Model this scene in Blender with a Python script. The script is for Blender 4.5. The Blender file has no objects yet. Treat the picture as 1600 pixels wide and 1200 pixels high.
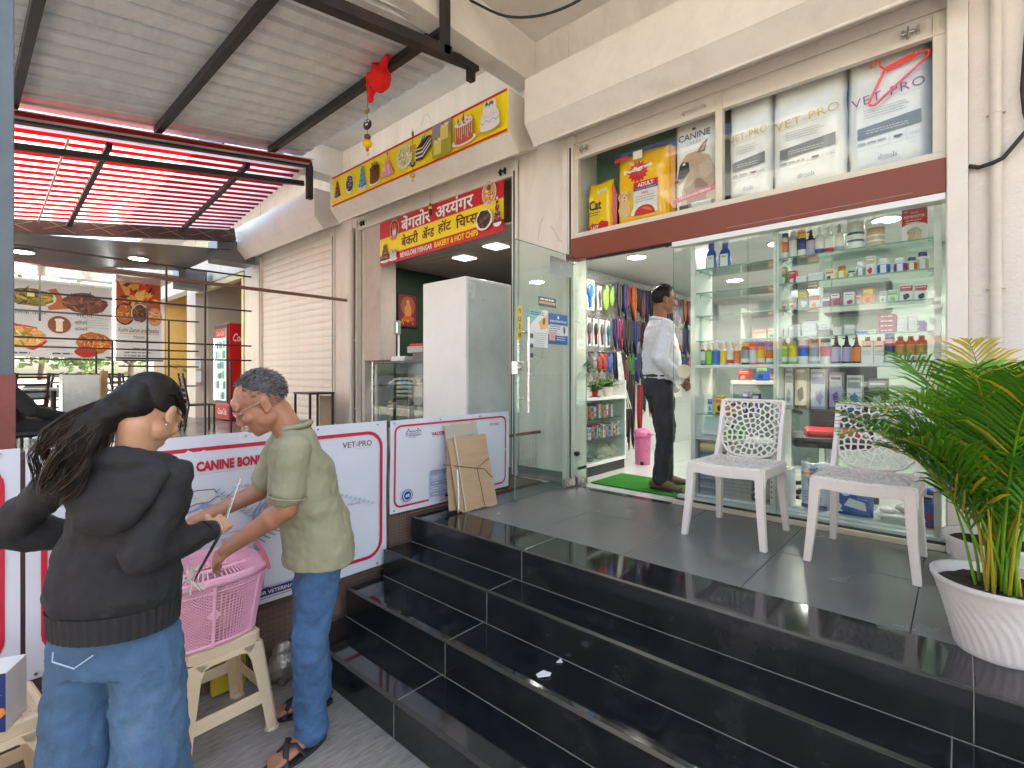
import bpy, bmesh, math, random
from mathutils import Vector, Matrix, noise, Euler
R_ = math.radians
C = bpy.context.scene.collection
S = bpy.context.scene
random.seed(7)

# ------------------------------------------------------------------ camera, world, sun, exposure
cam = bpy.data.cameras.new('camera'); cam_o = bpy.data.objects.new('camera', cam); C.objects.link(cam_o)
cam_o.location = (0, 0, 1.62); cam_o.rotation_euler = (R_(90), 0, R_(41.8))
cam.sensor_width = 36; cam.lens = 17.64; cam.shift_y = -15/1600; cam.clip_start = .05; cam.clip_end = 2000
S.camera = cam_o
w = bpy.data.worlds.new('World'); S.world = w; w.use_nodes = True
nt = w.node_tree; sky = nt.nodes.new('ShaderNodeTexSky'); sky.sky_type = 'NISHITA'; sky.sun_disc = False
SUN_EL, SUN_AZ = 58, 28          # degrees; azimuth from +Y towards +X
sky.sun_elevation = R_(SUN_EL); sky.sun_rotation = R_(SUN_AZ); sky.dust_density = 3; sky.air_density = 1.2
bg = nt.nodes['Background']; bg.inputs[1].default_value = .15; nt.links.new(sky.outputs[0], bg.inputs[0])
sl = bpy.data.lights.new('sun', 'SUN'); sl.energy = 5.0; sl.angle = R_(.6); sl.color = (1, .95, .88)
so = bpy.data.objects.new('sun', sl); C.objects.link(so)
d = Vector((math.sin(R_(SUN_AZ))*math.cos(R_(SUN_EL)), math.cos(R_(SUN_AZ))*math.cos(R_(SUN_EL)), math.sin(R_(SUN_EL))))
so.rotation_euler = d.to_track_quat('Z', 'Y').to_euler()
S.view_settings.view_transform = 'Standard'; S.view_settings.look = 'None'
S.view_settings.exposure = 2.7; S.view_settings.gamma = 1
S.view_settings.use_white_balance = True; S.view_settings.white_balance_temperature = 7000; S.view_settings.white_balance_tint = 10
S.render.engine = 'CYCLES'
S.cycles.transparent_max_bounces = 40; S.cycles.max_bounces = 9; S.cycles.diffuse_bounces = 5
S.cycles.glossy_bounces = 4; S.cycles.sample_clamp_indirect = 6
S.cycles.use_denoising = True
S.cycles.caustics_reflective = False; S.cycles.caustics_refractive = False

# ------------------------------------------------------------------ materials
MATS = {}
def mat(name, col=(.8, .8, .8), rough=.5, metal=0, var=.12, vs=6, bump=0, bs=40, emit=0, trans=0, dirt=0, spec=.5, coat=0, stretch=None, alpha=1, dcol=None, fold=None):
    if name in MATS: return MATS[name]
    m = bpy.data.materials.new(name); m.use_nodes = True; N = m.node_tree.nodes; L = m.node_tree.links
    b = N['Principled BSDF']; b.inputs['Roughness'].default_value = rough; b.inputs['Metallic'].default_value = metal
    b.inputs['Specular IOR Level'].default_value = spec
    if coat: b.inputs['Coat Weight'].default_value = coat; b.inputs['Coat Roughness'].default_value = .08
    if trans: b.inputs['Transmission Weight'].default_value = trans
    if alpha < 1: b.inputs['Alpha'].default_value = alpha
    col = tuple(col)[:3]
    tc = N.new('ShaderNodeTexCoord'); src = tc.outputs['Object']
    if stretch:
        mp = N.new('ShaderNodeMapping'); mp.inputs['Scale'].default_value = stretch; L.new(src, mp.inputs[0]); src = mp.outputs[0]
    if var > 0 or dirt > 0:
        n1 = N.new('ShaderNodeTexNoise'); n1.inputs['Scale'].default_value = vs; n1.inputs['Detail'].default_value = 7; n1.inputs['Roughness'].default_value = .65
        L.new(src, n1.inputs['Vector'])
        mr = N.new('ShaderNodeMapRange'); mr.inputs[1].default_value = .3; mr.inputs[2].default_value = .7
        mr.inputs[3].default_value = 1-var; mr.inputs[4].default_value = 1+var*.6; L.new(n1.outputs[0], mr.inputs[0])
        mx = N.new('ShaderNodeVectorMath'); mx.operation = 'SCALE'; mx.inputs[0].default_value = col; L.new(mr.outputs[0], mx.inputs['Scale'])
        out = mx.outputs[0]
        if dirt > 0:
            n2 = N.new('ShaderNodeTexNoise'); n2.inputs['Scale'].default_value = vs*.45; n2.inputs['Detail'].default_value = 10; n2.inputs['Roughness'].default_value = .75
            L.new(src, n2.inputs['Vector'])
            r2 = N.new('ShaderNodeMapRange'); r2.inputs[1].default_value = .5; r2.inputs[2].default_value = .78; r2.inputs[3].default_value = 0; r2.inputs[4].default_value = dirt
            L.new(n2.outputs[0], r2.inputs[0])
            mm = N.new('ShaderNodeMix'); mm.data_type = 'RGBA'; L.new(r2.outputs[0], mm.inputs['Factor']); L.new(out, mm.inputs['A'])
            mm.inputs['B'].default_value = (*(dcol or (col[0]*.45, col[1]*.38, col[2]*.3)), 1); out = mm.outputs['Result']
        L.new(out, b.inputs['Base Color'])
        rr = N.new('ShaderNodeMapRange'); rr.inputs[3].default_value = max(.02, rough*.85); rr.inputs[4].default_value = min(1, rough*1.2+.02)
        L.new(n1.outputs[0], rr.inputs[0]); L.new(rr.outputs[0], b.inputs['Roughness'])
    else: b.inputs['Base Color'].default_value = (*col, 1)
    if bump:
        nb = N.new('ShaderNodeTexNoise'); nb.inputs['Scale'].default_value = bs; nb.inputs['Detail'].default_value = 5; L.new(src, nb.inputs['Vector'])
        bp = N.new('ShaderNodeBump'); bp.inputs['Strength'].default_value = bump; bp.inputs['Distance'].default_value = .01
        L.new(nb.outputs[0], bp.inputs['Height']); L.new(bp.outputs[0], b.inputs['Normal'])
    if fold:
        fs_, fstr, fst = fold; mp2 = N.new('ShaderNodeMapping'); mp2.inputs['Scale'].default_value = fst; L.new(tc.outputs['Object'], mp2.inputs[0])
        nf_ = N.new('ShaderNodeTexNoise'); nf_.noise_type = 'RIDGED_MULTIFRACTAL'; nf_.inputs['Scale'].default_value = fs_; nf_.inputs['Detail'].default_value = 2.5; nf_.inputs['Roughness'].default_value = .45; nf_.inputs['Distortion'].default_value = .6
        L.new(mp2.outputs[0], nf_.inputs['Vector']); bp2 = N.new('ShaderNodeBump'); bp2.inputs['Strength'].default_value = fstr; bp2.inputs['Distance'].default_value = .02
        L.new(nf_.outputs[0], bp2.inputs['Height'])
        if bump: L.new(bp.outputs[0], bp2.inputs['Normal'])
        L.new(bp2.outputs[0], b.inputs['Normal'])
    if emit: b.inputs['Emission Color'].default_value = (*col, 1); b.inputs['Emission Strength'].default_value = emit
    MATS[name] = m; return m
def glassmat(name, tint=(.86, .95, .91), refl=1.0, haze=.0):
    if name in MATS: return MATS[name]
    m = bpy.data.materials.new(name); m.use_nodes = True; N = m.node_tree.nodes; L = m.node_tree.links
    N.remove(N['Principled BSDF']); out = N['Material Output']
    g = N.new('ShaderNodeNewGeometry'); dt = N.new('ShaderNodeVectorMath'); dt.operation = 'DOT_PRODUCT'
    L.new(g.outputs['Normal'], dt.inputs[0]); L.new(g.outputs['Incoming'], dt.inputs[1])
    def mth(op, a, b=None):
        n = N.new('ShaderNodeMath'); n.operation = op
        for i, x in enumerate((a, b)):
            if x is None: continue
            if isinstance(x, (int, float)): n.inputs[i].default_value = x
            else: L.new(x, n.inputs[i])
        return n.outputs[0]
    c = mth('ABSOLUTE', dt.outputs['Value']); f = mth('POWER', mth('SUBTRACT', 1, c), 5)
    f = mth('MULTIPLY', mth('ADD', mth('MULTIPLY', f, .955), .045), refl); f.node.use_clamp = True
    tr = N.new('ShaderNodeBsdfTransparent'); tr.inputs[0].default_value = (*tint, 1)
    gl = N.new('ShaderNodeBsdfGlossy'); gl.inputs['Roughness'].default_value = .02
    mx = N.new('ShaderNodeMixShader'); L.new(f, mx.inputs[0]); L.new(tr.outputs[0], mx.inputs[1]); L.new(gl.outputs[0], mx.inputs[2])
    last = mx
    if haze:
        df = N.new('ShaderNodeBsdfDiffuse'); df.inputs[0].default_value = (.7, .72, .7, 1)
        n = N.new('ShaderNodeTexNoise'); n.inputs['Scale'].default_value = 3; n.inputs['Detail'].default_value = 8
        tcn = N.new('ShaderNodeTexCoord'); L.new(tcn.outputs['Object'], n.inputs['Vector'])
        last = N.new('ShaderNodeMixShader'); L.new(mth('MULTIPLY', n.outputs[0], haze), last.inputs[0]); L.new(mx.outputs[0], last.inputs[1]); L.new(df.outputs[0], last.inputs[2])
    L.new(last.outputs[0], out.inputs[0]); MATS[name] = m; return m
_pc = {}
def pcol(c, rough=.45):
    "plain printed / moulded colour"
    k = (round(c[0], 3), round(c[1], 3), round(c[2], 3), rough)
    if k not in _pc: _pc[k] = mat('print_%.2f_%.2f_%.2f_%.2f' % k, c, rough, var=.06, vs=25)
    return _pc[k]
def srgb(r, g, b):
    return tuple(((x/255/12.92) if x/255 <= .04045 else ((x/255+.055)/1.055)**2.4) for x in (r, g, b))
WHITE = (.78, .77, .74)
plaster = mat('painted_plaster', (.72, .67, .60), .75, var=.09, vs=2.5, bump=.14, bs=60, dirt=.5, stretch=(1.6, 1.6, .55), dcol=(.38, .33, .27))
plaster2 = mat('rough_render', (.74, .69, .63), .8, var=.06, vs=2, bump=.5, bs=55, dirt=.3, dcol=(.4, .34, .28))
soffit_m = mat('soffit_plaster', (.72, .69, .63), .8, var=.1, vs=1.8, bump=.15, bs=30, dirt=.35, dcol=(.42, .36, .3))
cream_metal = mat('cream_shutter_metal', (.72, .68, .61), .42, var=.07, vs=3, dirt=.38, dcol=(.4, .32, .24), bump=.03, bs=8)
cream_grey = mat('aged_cream_metal', (.55, .52, .45), .45, var=.1, vs=4, dirt=.4, dcol=(.25, .2, .15))
alu_cream = mat('cream_aluminium', (.66, .62, .50), .35, var=.05, vs=5, dirt=.15)
steel_dark = mat('dark_steel_tube', (.035, .032, .032), .45, metal=.4, var=.3, vs=9, dirt=.5, dcol=(.13, .06, .035))
steel_grey = mat('painted_grey_post', (.085, .11, .13), .4, var=.2, vs=6, dirt=.3, dcol=(.02, .02, .02))
rod_m = mat('black_rod', (.02, .018, .018), .5, var=.2)
granite = mat('black_granite', (.010, .011, .014), .055, var=.5, vs=14, dirt=.9, dcol=(.045, .043, .040), spec=.8)
granite_r = mat('black_granite_riser', (.014, .016, .019), .16, var=.4, vs=6, dirt=.8, dcol=(.055, .052, .048), spec=.7)
granite_e = mat('worn_granite_edge', (.045, .042, .038), .4, var=.4, vs=30, dirt=.4)
tile_m = mat('grey_floor_tile', (.155, .153, .148), .24, var=.05, vs=3, dirt=.05, dcol=(.17, .16, .15))
grout = mat('white_grout', (.24, .23, .21), .8, var=.3, vs=20)
brown_acp = mat('brown_panel', srgb(125, 58, 38), .42, var=.08, vs=3, dirt=.15)
white_lam = mat('white_laminate', (.75, .77, .75), .3, var=.03)
glass = glassmat('door_glass', (.88, .96, .93), .9, .03)
glass_tr = glassmat('clear_glass', (.965, .985, .975), .6, 0)
glass_disp = glassmat('display_glass', (.93, .975, .955), .85, .004)
glass_shelf = glassmat('shelf_glass', (.78, .90, .86), 1.2)
glass_edge = mat('glass_edge_green', (.10, .27, .21), .15, var=.05, spec=.8)
chrome = mat('brushed_steel', (.62, .62, .62), .25, metal=1, var=.1, vs=15)
rubber = mat('black_rubber', (.02, .02, .02), .6, var=.2)

# ------------------------------------------------------------------ mesh builder
ORG = {}
def frame_of(dirv):
    z = Vector(dirv).normalized(); a = Vector((0, 0, 1)) if abs(z.z) < .9 else Vector((1, 0, 0))
    x = a.cross(z).normalized(); return x, z.cross(x), z
class MB:
    def __init__(s): s.v = []; s.f = []; s.m = []; s.sm = []
    def add(s, vs, fs, m=0, sm=False):
        n = len(s.v); s.v += [tuple(p) for p in vs]; s.f += [tuple(i+n for i in f) for f in fs]; s.m += [m]*len(fs); s.sm += [sm]*len(fs); return s
    def box(s, x0, x1, y0, y1, z0, z1, m=0):
        return s.add([(x0,y0,z0),(x1,y0,z0),(x1,y1,z0),(x0,y1,z0),(x0,y0,z1),(x1,y0,z1),(x1,y1,z1),(x0,y1,z1)],
                     [(0,3,2,1),(4,5,6,7),(0,1,5,4),(1,2,6,5),(2,3,7,6),(3,0,4,7)], m)
    def obox(s, c, size, rot=(0,0,0), m=0):
        E = Euler([R_(a) for a in rot]).to_matrix() if not isinstance(rot, Matrix) else rot
        c = Vector(c); vs = [c+E@Vector((sx*size[0]/2, sy*size[1]/2, sz*size[2]/2)) for sz in (-1,1) for sx,sy in ((-1,-1),(1,-1),(1,1),(-1,1))]
        return s.add(vs, [(0,3,2,1),(4,5,6,7),(0,1,5,4),(1,2,6,5),(2,3,7,6),(3,0,4,7)], m)
    def beam(s, p0, p1, a, b=None, m=0, up=(0,0,1)):
        "square tube from p0 to p1, width a (across), b (up)"
        b = b or a; p0 = Vector(p0); p1 = Vector(p1); z = (p1-p0).normalized(); x = Vector(up).cross(z)
        if x.length < 1e-3: x = Vector((1,0,0))
        x.normalize(); y = z.cross(x); vs = [p+x*sx*a/2+y*sy*b/2 for p in (p0,p1) for sx,sy in ((-1,-1),(1,-1),(1,1),(-1,1))]
        return s.add(vs, [(0,3,2,1),(4,5,6,7),(0,1,5,4),(1,2,6,5),(2,3,7,6),(3,0,4,7)], m)
    def cyl(s, p0, p1, r0, r1=None, n=14, m=0, caps=True, sm=True):
        r1 = r0 if r1 is None else r1; p0 = Vector(p0); p1 = Vector(p1); x, y, z = frame_of(p1-p0)
        vs = []; 
        for p, r in ((p0,r0),(p1,r1)):
            vs += [p+(x*math.cos(2*math.pi*i/n)+y*math.sin(2*math.pi*i/n))*r for i in range(n)]
        s.add(vs, [(i,(i+1)%n,n+(i+1)%n,n+i) for i in range(n)], m, sm)
        if caps: s.add(vs, [tuple(range(n-1,-1,-1)), tuple(range(n,2*n))], m)
        return s
    def tube(s, pts, r, n=8, m=0, closed=False, sm=True, flat=1):
        pts = [Vector(p) for p in pts]; k = len(pts); vs = []; px = None
        rs = r if isinstance(r, (list, tuple)) else [r]*k
        for i, p in enumerate(pts):
            a = pts[(i-1) % k] if (closed or i > 0) else p; b = pts[(i+1) % k] if (closed or i < k-1) else p
            t = (b-a); t = t.normalized() if t.length > 1e-9 else Vector((0,0,1))
            if px is None: px = frame_of(t)[0]
            else:
                px = px-t*px.dot(t); px = px.normalized() if px.length > 1e-6 else frame_of(t)[0]
            y = t.cross(px)
            vs += [p+(px*math.cos(2*math.pi*j/n)+y*math.sin(2*math.pi*j/n)*flat)*rs[i] for j in range(n)]
        fs = []
        for i in range(k if closed else k-1):
            a = i*n; b = ((i+1) % k)*n; fs += [(a+j, a+(j+1)%n, b+(j+1)%n, b+j) for j in range(n)]
        s.add(vs, fs, m, sm)
        if not closed: s.add(vs, [tuple(range(n-1,-1,-1)), tuple(range((k-1)*n, k*n))], m)
        return s
    def lathe(s, prof, c=(0,0,0), n=24, m=0, sx=1, sy=1, sm=True, ms=None, cap=True):
        vs = []; c = Vector(c)
        for r, z in prof: vs += [c+Vector((math.cos(2*math.pi*j/n)*r*sx, math.sin(2*math.pi*j/n)*r*sy, z)) for j in range(n)]
        k = len(vs); base = len(s.v); s.v += [tuple(p) for p in vs]
        for i in range(len(prof)-1):
            mm = ms[i] if ms else m
            for j in range(n):
                s.f.append((base+i*n+j, base+i*n+(j+1)%n, base+(i+1)*n+(j+1)%n, base+(i+1)*n+j)); s.m.append(mm); s.sm.append(sm)
        if cap and prof[0][0] > 1e-4: s.f.append(tuple(base+j for j in range(n-1,-1,-1))); s.m.append(ms[0] if ms else m); s.sm.append(False)
        if cap and prof[-1][0] > 1e-4: s.f.append(tuple(base+(len(prof)-1)*n+j for j in range(n))); s.m.append(ms[-1] if ms else m); s.sm.append(False)
        return s
    def ell(s, c, r, rot=None, nu=16, nv=10, m=0):
        c = Vector(c); r = (r,r,r) if isinstance(r,(int,float)) else r; E = rot if rot is not None else Matrix.Identity(3)
        vs = [c+E@Vector((0,0,-r[2]))]
        for i in range(1, nv):
            a = -math.pi/2+math.pi*i/nv
            vs += [c+E@Vector((r[0]*math.cos(a)*math.cos(2*math.pi*j/nu), r[1]*math.cos(a)*math.sin(2*math.pi*j/nu), r[2]*math.sin(a))) for j in range(nu)]
        vs.append(c+E@Vector((0,0,r[2]))); fs = [(0, 1+(j+1)%nu, 1+j) for j in range(nu)]
        for i in range(nv-2): fs += [(1+i*nu+j, 1+i*nu+(j+1)%nu, 1+(i+1)*nu+(j+1)%nu, 1+(i+1)*nu+j) for j in range(nu)]
        l = len(vs)-1; fs += [(1+(nv-2)*nu+j, 1+(nv-2)*nu+(j+1)%nu, l) for j in range(nu)]
        return s.add(vs, fs, m, True)
    def prism(s, pts, o, U, V, depth, m=0, me=None):
        "2-D outline pts in plane o+U*x+V*y, thickness depth along U x V"
        o = Vector(o); U = Vector(U); V = Vector(V); Nn = U.cross(V).normalized(); n = len(pts)
        a = [o+U*x+V*y for x, y in pts]; vs = a+[p+Nn*depth for p in a]
        s.add(vs, [tuple(range(n-1,-1,-1)), tuple(range(n,2*n))], m)
        s.add(vs, [(i,(i+1)%n,n+(i+1)%n,n+i) for i in range(n)], m if me is None else me)
        return s
    def build(s, name, mats, parent=None, bevel=0, kind=None, label=None, solid=0, link=True):
        me = bpy.data.meshes.new(name); off = Vector(ORG.get(parent.name, (0,0,0))) if parent else Vector((0,0,0))
        me.from_pydata([tuple(Vector(v)-off) for v in s.v], [], s.f)
        for mm in (mats if isinstance(mats, (list, tuple)) else [mats]): me.materials.append(mm)
        me.polygons.foreach_set('material_index', s.m); me.polygons.foreach_set('use_smooth', s.sm)
        me.validate(clean_customdata=False); me.update()
        o = bpy.data.objects.new(name, me)
        if link: C.objects.link(o)
        if parent: o.parent = parent; ORG[o.name] = tuple(off)
        if bevel:
            b = o.modifiers.new('bevel', 'BEVEL'); b.width = bevel; b.segments = 2; b.limit_method = 'ANGLE'; b.harden_normals = False
        if kind: o['kind'] = kind
        if label: o['label'] = label
        return o
def tag(o, label, cat, group=None):
    o['label'] = label; o['category'] = cat
    if group: o['group'] = group
    return o
def thing(name, label, cat, loc=(0,0,0), group=None):
    o = bpy.data.objects.new(name, None); C.objects.link(o); o.location = loc; o.empty_display_size = .1
    ORG[o.name] = tuple(loc); return tag(o, label, cat, group)
def struct(mb, name, mats, bevel=0): return mb.build(name, mats, kind='structure', bevel=bevel)
def piece(src, name, parent, loc=None, rotz=0):
    "another object sharing src's mesh; loc is in the parent's space"
    c = bpy.data.objects.new(name, src.data); C.objects.link(c); c.parent = parent
    for md in src.modifiers:
        b = c.modifiers.new(md.name, md.type)
        if md.type == 'BEVEL': b.width = md.width; b.segments = md.segments; b.limit_method = md.limit_method
    if loc is not None: c.location = loc
    c.rotation_euler.z = rotz; ORG[c.name] = ORG.get(parent.name, (0,0,0)); return c
KIDS = {}
def copy_tree(o, parent=None):
    c = o.copy(); C.objects.link(c); c.parent = parent
    for ch in list(o.children): copy_tree(ch, c)
    return c
def place(o, loc, rotz=0, label=None, group=None):
    o.location = loc; o.rotation_euler = (0, 0, R_(rotz))
    if label: o['label'] = label
    if group: o['group'] = group
    return o
def box_obj(name, m, x0, x1, y0, y1, z0, z1, parent=None, bevel=.003, kind=None, label=None):
    return MB().box(x0,x1,y0,y1,z0,z1).build(name, m, parent, bevel=bevel, kind=kind, label=label)

# ------------------------------------------------------------------ flat print (lettering, posters)
_tx = {}
def textgeo(body, size=1, bold=0, shear=0, sp=1):
    k = (body, round(bold, 4), shear, sp)
    if k not in _tx:
        cu = bpy.data.curves.new('t', 'FONT'); cu.body = body; cu.size = 1; cu.offset = bold; cu.shear = shear; cu.space_character = sp
        cu.dimensions = '2D'; cu.fill_mode = 'FRONT'; cu.resolution_u = 2
        ob = bpy.data.objects.new('t', cu); C.objects.link(ob); dg = bpy.context.evaluated_depsgraph_get(); dg.update()
        me = bpy.data.meshes.new_from_object(ob.evaluated_get(dg))
        vs = [(v.co.x, v.co.y) for v in me.vertices]; fs = [tuple(p.vertices) for p in me.polygons]
        bpy.data.objects.remove(ob); bpy.data.curves.remove(cu); bpy.data.meshes.remove(me)
        if vs:
            x0 = min(v[0] for v in vs); x1 = max(v[0] for v in vs); y0 = min(v[1] for v in vs); y1 = max(v[1] for v in vs)
        else: x0 = x1 = y0 = y1 = 0
        _tx[k] = (vs, fs, x0, x1, y0, y1)
    return _tx[k]
class Print:
    "layers of flat ink on a panel: o = lower-left corner, U = right, V = up, units metres"
    def __init__(s, o, U, V, lift=.0015):
        s.o = Vector(o); s.U = Vector(U).normalized(); s.V = Vector(V).normalized(); s.N = s.U.cross(s.V); s.lift = lift
        s.mb = MB(); s.mats = []; s.idx = {}; s.warp = None
    def mi(s, c):
        m = c if isinstance(c, bpy.types.Material) else pcol(c)
        if m.name not in s.idx: s.idx[m.name] = len(s.mats); s.mats.append(m)
        return s.idx[m.name]
    def p3(s, x, y):
        p = s.o+s.U*x+s.V*y+s.N*s.lift
        if s.warp: p += s.N*s.warp(x, y)
        return p
    def step(s): s.lift += .0004
    def poly(s, pts, c):
        s.mb.add([s.p3(x, y) for x, y in pts], [tuple(range(len(pts)))], s.mi(c)); s.step()
    def rect(s, x0, y0, x1, y1, c): s.poly([(x0,y0),(x1,y0),(x1,y1),(x0,y1)], c)
    def ell(s, cx, cy, rx, ry, c, n=20, a0=0, a1=360):
        pts = [(cx+rx*math.cos(R_(a0+(a1-a0)*i/n)), cy+ry*math.sin(R_(a0+(a1-a0)*i/n))) for i in range(n+(a1-a0 < 360))]
        s.poly(pts, c)
    def line(s, pts, wd, c):
        q = s.mi(c)
        for (ax, ay), (bx, by) in zip(pts, pts[1:]):
            dx, dy = bx-ax, by-ay; l = math.hypot(dx, dy) or 1; nx, ny = -dy/l*wd/2, dx/l*wd/2; ex, ey = dx/l*wd*.3, dy/l*wd*.3
            s.mb.add([s.p3(ax+nx-ex,ay+ny-ey), s.p3(ax-nx-ex,ay-ny-ey), s.p3(bx-nx+ex,by-ny+ey), s.p3(bx+nx+ex,by+ny+ey)], [(0,1,2,3)], q)
        s.step()
    def rrect(s, x0, y0, x1, y1, r, wd, c, fill=False):
        pts = []
        for cx, cy, a in ((x1-r,y1-r,0),(x0+r,y1-r,90),(x0+r,y0+r,180),(x1-r,y0+r,270)):
            pts += [(cx+r*math.cos(R_(a+i*15)), cy+r*math.sin(R_(a+i*15))) for i in range(7)]
        if fill: s.poly(pts, c)
        else: s.line(pts+[pts[0]], wd, c)
    def text(s, body, x, y, h, c, w=None, bold=0, align='L', shear=0, rot=0, mirror=False, sp=1):
        "x,y = lower-left (or centre) of the ink; h = ink height; w = ink width if forced"
        vs, fs, x0, x1, y0, y1 = textgeo(body, 1, bold, shear, sp)
        if not vs or y1 <= y0: return
        k = h/(y1-y0); kx = k if w is None else w/(x1-x0); W = (x1-x0)*kx
        ox = {'L': 0, 'C': -W/2, 'R': -W}[align]; ca, sa = math.cos(R_(rot)), math.sin(R_(rot)); out = []
        for vx, vy in vs:
            px = ox+(vx-x0)*kx; py = (vy-y0)*k
            if mirror: px = -px
            out.append(s.p3(x+px*ca-py*sa, y+px*sa+py*ca))
        s.mb.add(out, fs, s.mi(c)); s.step(); return W
    def lines(s, x0, y0, x1, n, dy, h, c, rag=.3, seed=1):
        "small print as broken strokes"
        rr = random.Random(seed); q = s.mi(c)
        for i in range(n):
            y = y0-i*dy; x = x0; end = x1-(x1-x0)*rag*rr.random()
            while x < end:
                wd = min((h*rr.uniform(1.2, 4.5)), end-x)
                s.mb.add([s.p3(x,y), s.p3(x+wd,y), s.p3(x+wd,y+h), s.p3(x,y+h)], [(0,1,2,3)], q); x += wd+h*.7
        s.step()
    def blob(s, cx, cy, rx, ry, c, n=22, j=.2, seed=1, rot=0):
        rr = random.Random(seed); pts = []; ca, sa = math.cos(R_(rot)), math.sin(R_(rot))
        for i in range(n):
            a = 2*math.pi*i/n; k = 1+rr.uniform(-j, j); px, py = rx*k*math.cos(a), ry*k*math.sin(a); pts.append((cx+px*ca-py*sa, cy+px*sa+py*ca))
        q = s.mi(c); s.mb.add([s.p3(cx, cy)]+[s.p3(*p) for p in pts], [(0, 1+i, 1+(i+1) % n) for i in range(n)], q); s.step()
    def specks(s, cx, cy, rx, ry, cols, n, size, seed=1, el=3):
        rr = random.Random(seed)
        for i in range(n):
            a = rr.uniform(0, 6.28); k = math.sqrt(rr.random()); x = cx+rx*k*math.cos(a); y = cy+ry*k*math.sin(a); t = rr.uniform(0, 3.14)
            l = size*rr.uniform(.5, 1.4); b = l/el; dx, dy = math.cos(t), math.sin(t)
            s.mb.add([s.p3(x-dx*l-dy*b*.3,y-dy*l+dx*b*.3), s.p3(x-dy*b*-1,y-dx*b), s.p3(x+dx*l,y+dy*l), s.p3(x-dy*b,y+dx*b)], [(0,1,2,3)], s.mi(cols[i % len(cols)]))
            s.lift += .00001
        s.step()
    def deva(s, chunks, x, y, h, w, c, th=.004):
        "Devanagari line from chunks (text, kept share of the width): a share below 1 gives a half letter; drawn a few times shifted for weight"
        G = [textgeo(t, 1) for t, _ in chunks]; cuts = [g[2]+(g[3]-g[2])*k for g, (_, k) in zip(G, chunks)]
        gap = .10; tot = sum((cu-g[2]) if t.strip() else .3 for g, cu, (t, _) in zip(G, cuts, chunks)); y0 = min(g[4] for g in G); y1 = max(g[5] for g in G); kx, ky = w/tot, h/(y1-y0)
        for dx, dy in ((-th, 0), (th, 0), (0, th*.6), (0, -th*.6), (-th/2, th/2), (th/2, -th/2)):
            cx = x+dx
            for g, cu, (t, k) in zip(G, cuts, chunks):
                for f in g[1]:
                    P_ = [g[0][i] for i in f]
                    if k < 1:
                        out = []
                        for a, b in zip(P_, P_[1:]+P_[:1]):
                            if a[0] <= cu: out.append(a)
                            if (a[0] <= cu) != (b[0] <= cu): q = (cu-a[0])/(b[0]-a[0]); out.append((cu, a[1]+(b[1]-a[1])*q))
                        P_ = out
                    if len(P_) > 2: s.mb.add([s.p3(cx+(vx-g[2])*kx, y+dy+(vy-y0)*ky) for vx, vy in P_], [tuple(range(len(P_)))], s.mi(c))
                cx += (cu-g[2])*kx
            s.lift += .00004
        s.step()
    def build(s, name, parent, label=None): return s.mb.build(name, s.mats, parent, label=label)
# ================================================================== SETTING
GZ = 0.0; PZ = .66                       # street level and porch level
concrete = mat('broom_finished_concrete', (.37, .335, .295), .9, var=.35, vs=7, bump=.9, bs=60, dirt=.4, dcol=(.12, .11, .1), stretch=(9, 1.6, 1))
asphalt = mat('asphalt', (.06, .06, .06), .9, var=.2, vs=3, bump=.3, bs=80)
struct(MB().box(-400, 400, -400, -4.2, -.3, -.12), 'road', asphalt)
g = struct(MB().box(-16.2, 12, -4.2, 3.6, -.3, 0), 'ground', concrete)
struct(MB().box(-400, 400, -4.2, 400, -.4, -.304).box(-400, -16.2, -4.2, 400, -.304, -.05), 'terrain', mat('dusty_earth', (.3, .25, .19), .95, vs=.5, var=.2))
# steps: core blocks + granite slabs as parts
NY = [1.31, 1.587, 1.85, 2.07]; SX0, SX1 = -2.76, 2.7
core = MB()
for i, y in enumerate(NY): core.box(SX0+.02, SX1-.02, y+.03, 3.58 if i == 3 else NY[i+1]+.05, (i*.165 if i else -.05)-.02+.001*i, (i+1)*.165-.03)
steps = struct(core, 'steps', mat('step_core', (.1, .1, .1), .9))
JX = [SX0, -1.84, -.03, 1.8, SX1]
JO = [-.035, -.012, .01, .06]
gr = struct(MB(), 'step_joints', grout); gm = MB()
for i, y in enumerate(NY):
    z1 = (i+1)*.165; ye = NY[i+1]+.012 if i < 3 else 2.375
    for k in range(4):
        x0, x1 = JX[k]+(JO[i] if k else 0), JX[k+1]+(JO[i] if k < 3 else 0); a = .0015
        MB().box(x0+a, x1-a, y+.021, ye, z1-.028, z1).build('tread_slab', granite, steps, bevel=.003)
        MB().box(x0+a, x1-a, y, y+.02, z1-.165+.003, z1-.001).build('riser_slab', granite_r, steps, bevel=.003)
        # the worn nosing line and the pale grout along the foot of the riser
        MB().box(x0+a, x1-a, y-.004, y+.02, z1-.0005, z1+.002).build('worn_edge', granite_e, steps)
        if i < 3: gm.box(x0, x1, NY[i+1]-.0045, NY[i+1]-.0005, z1+.0002, z1+.002)
        if k: gm.box(x0-.0015, x0+.0015, y-.0008, y+.01, z1-.16, z1-.002)
        if k: gm.box(x0-.0015, x0+.0015, y+.003, ye, z1-.003, z1+.0008)
bpy.data.objects.remove(gr)
struct(gm, 'grout_lines', grout)
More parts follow.
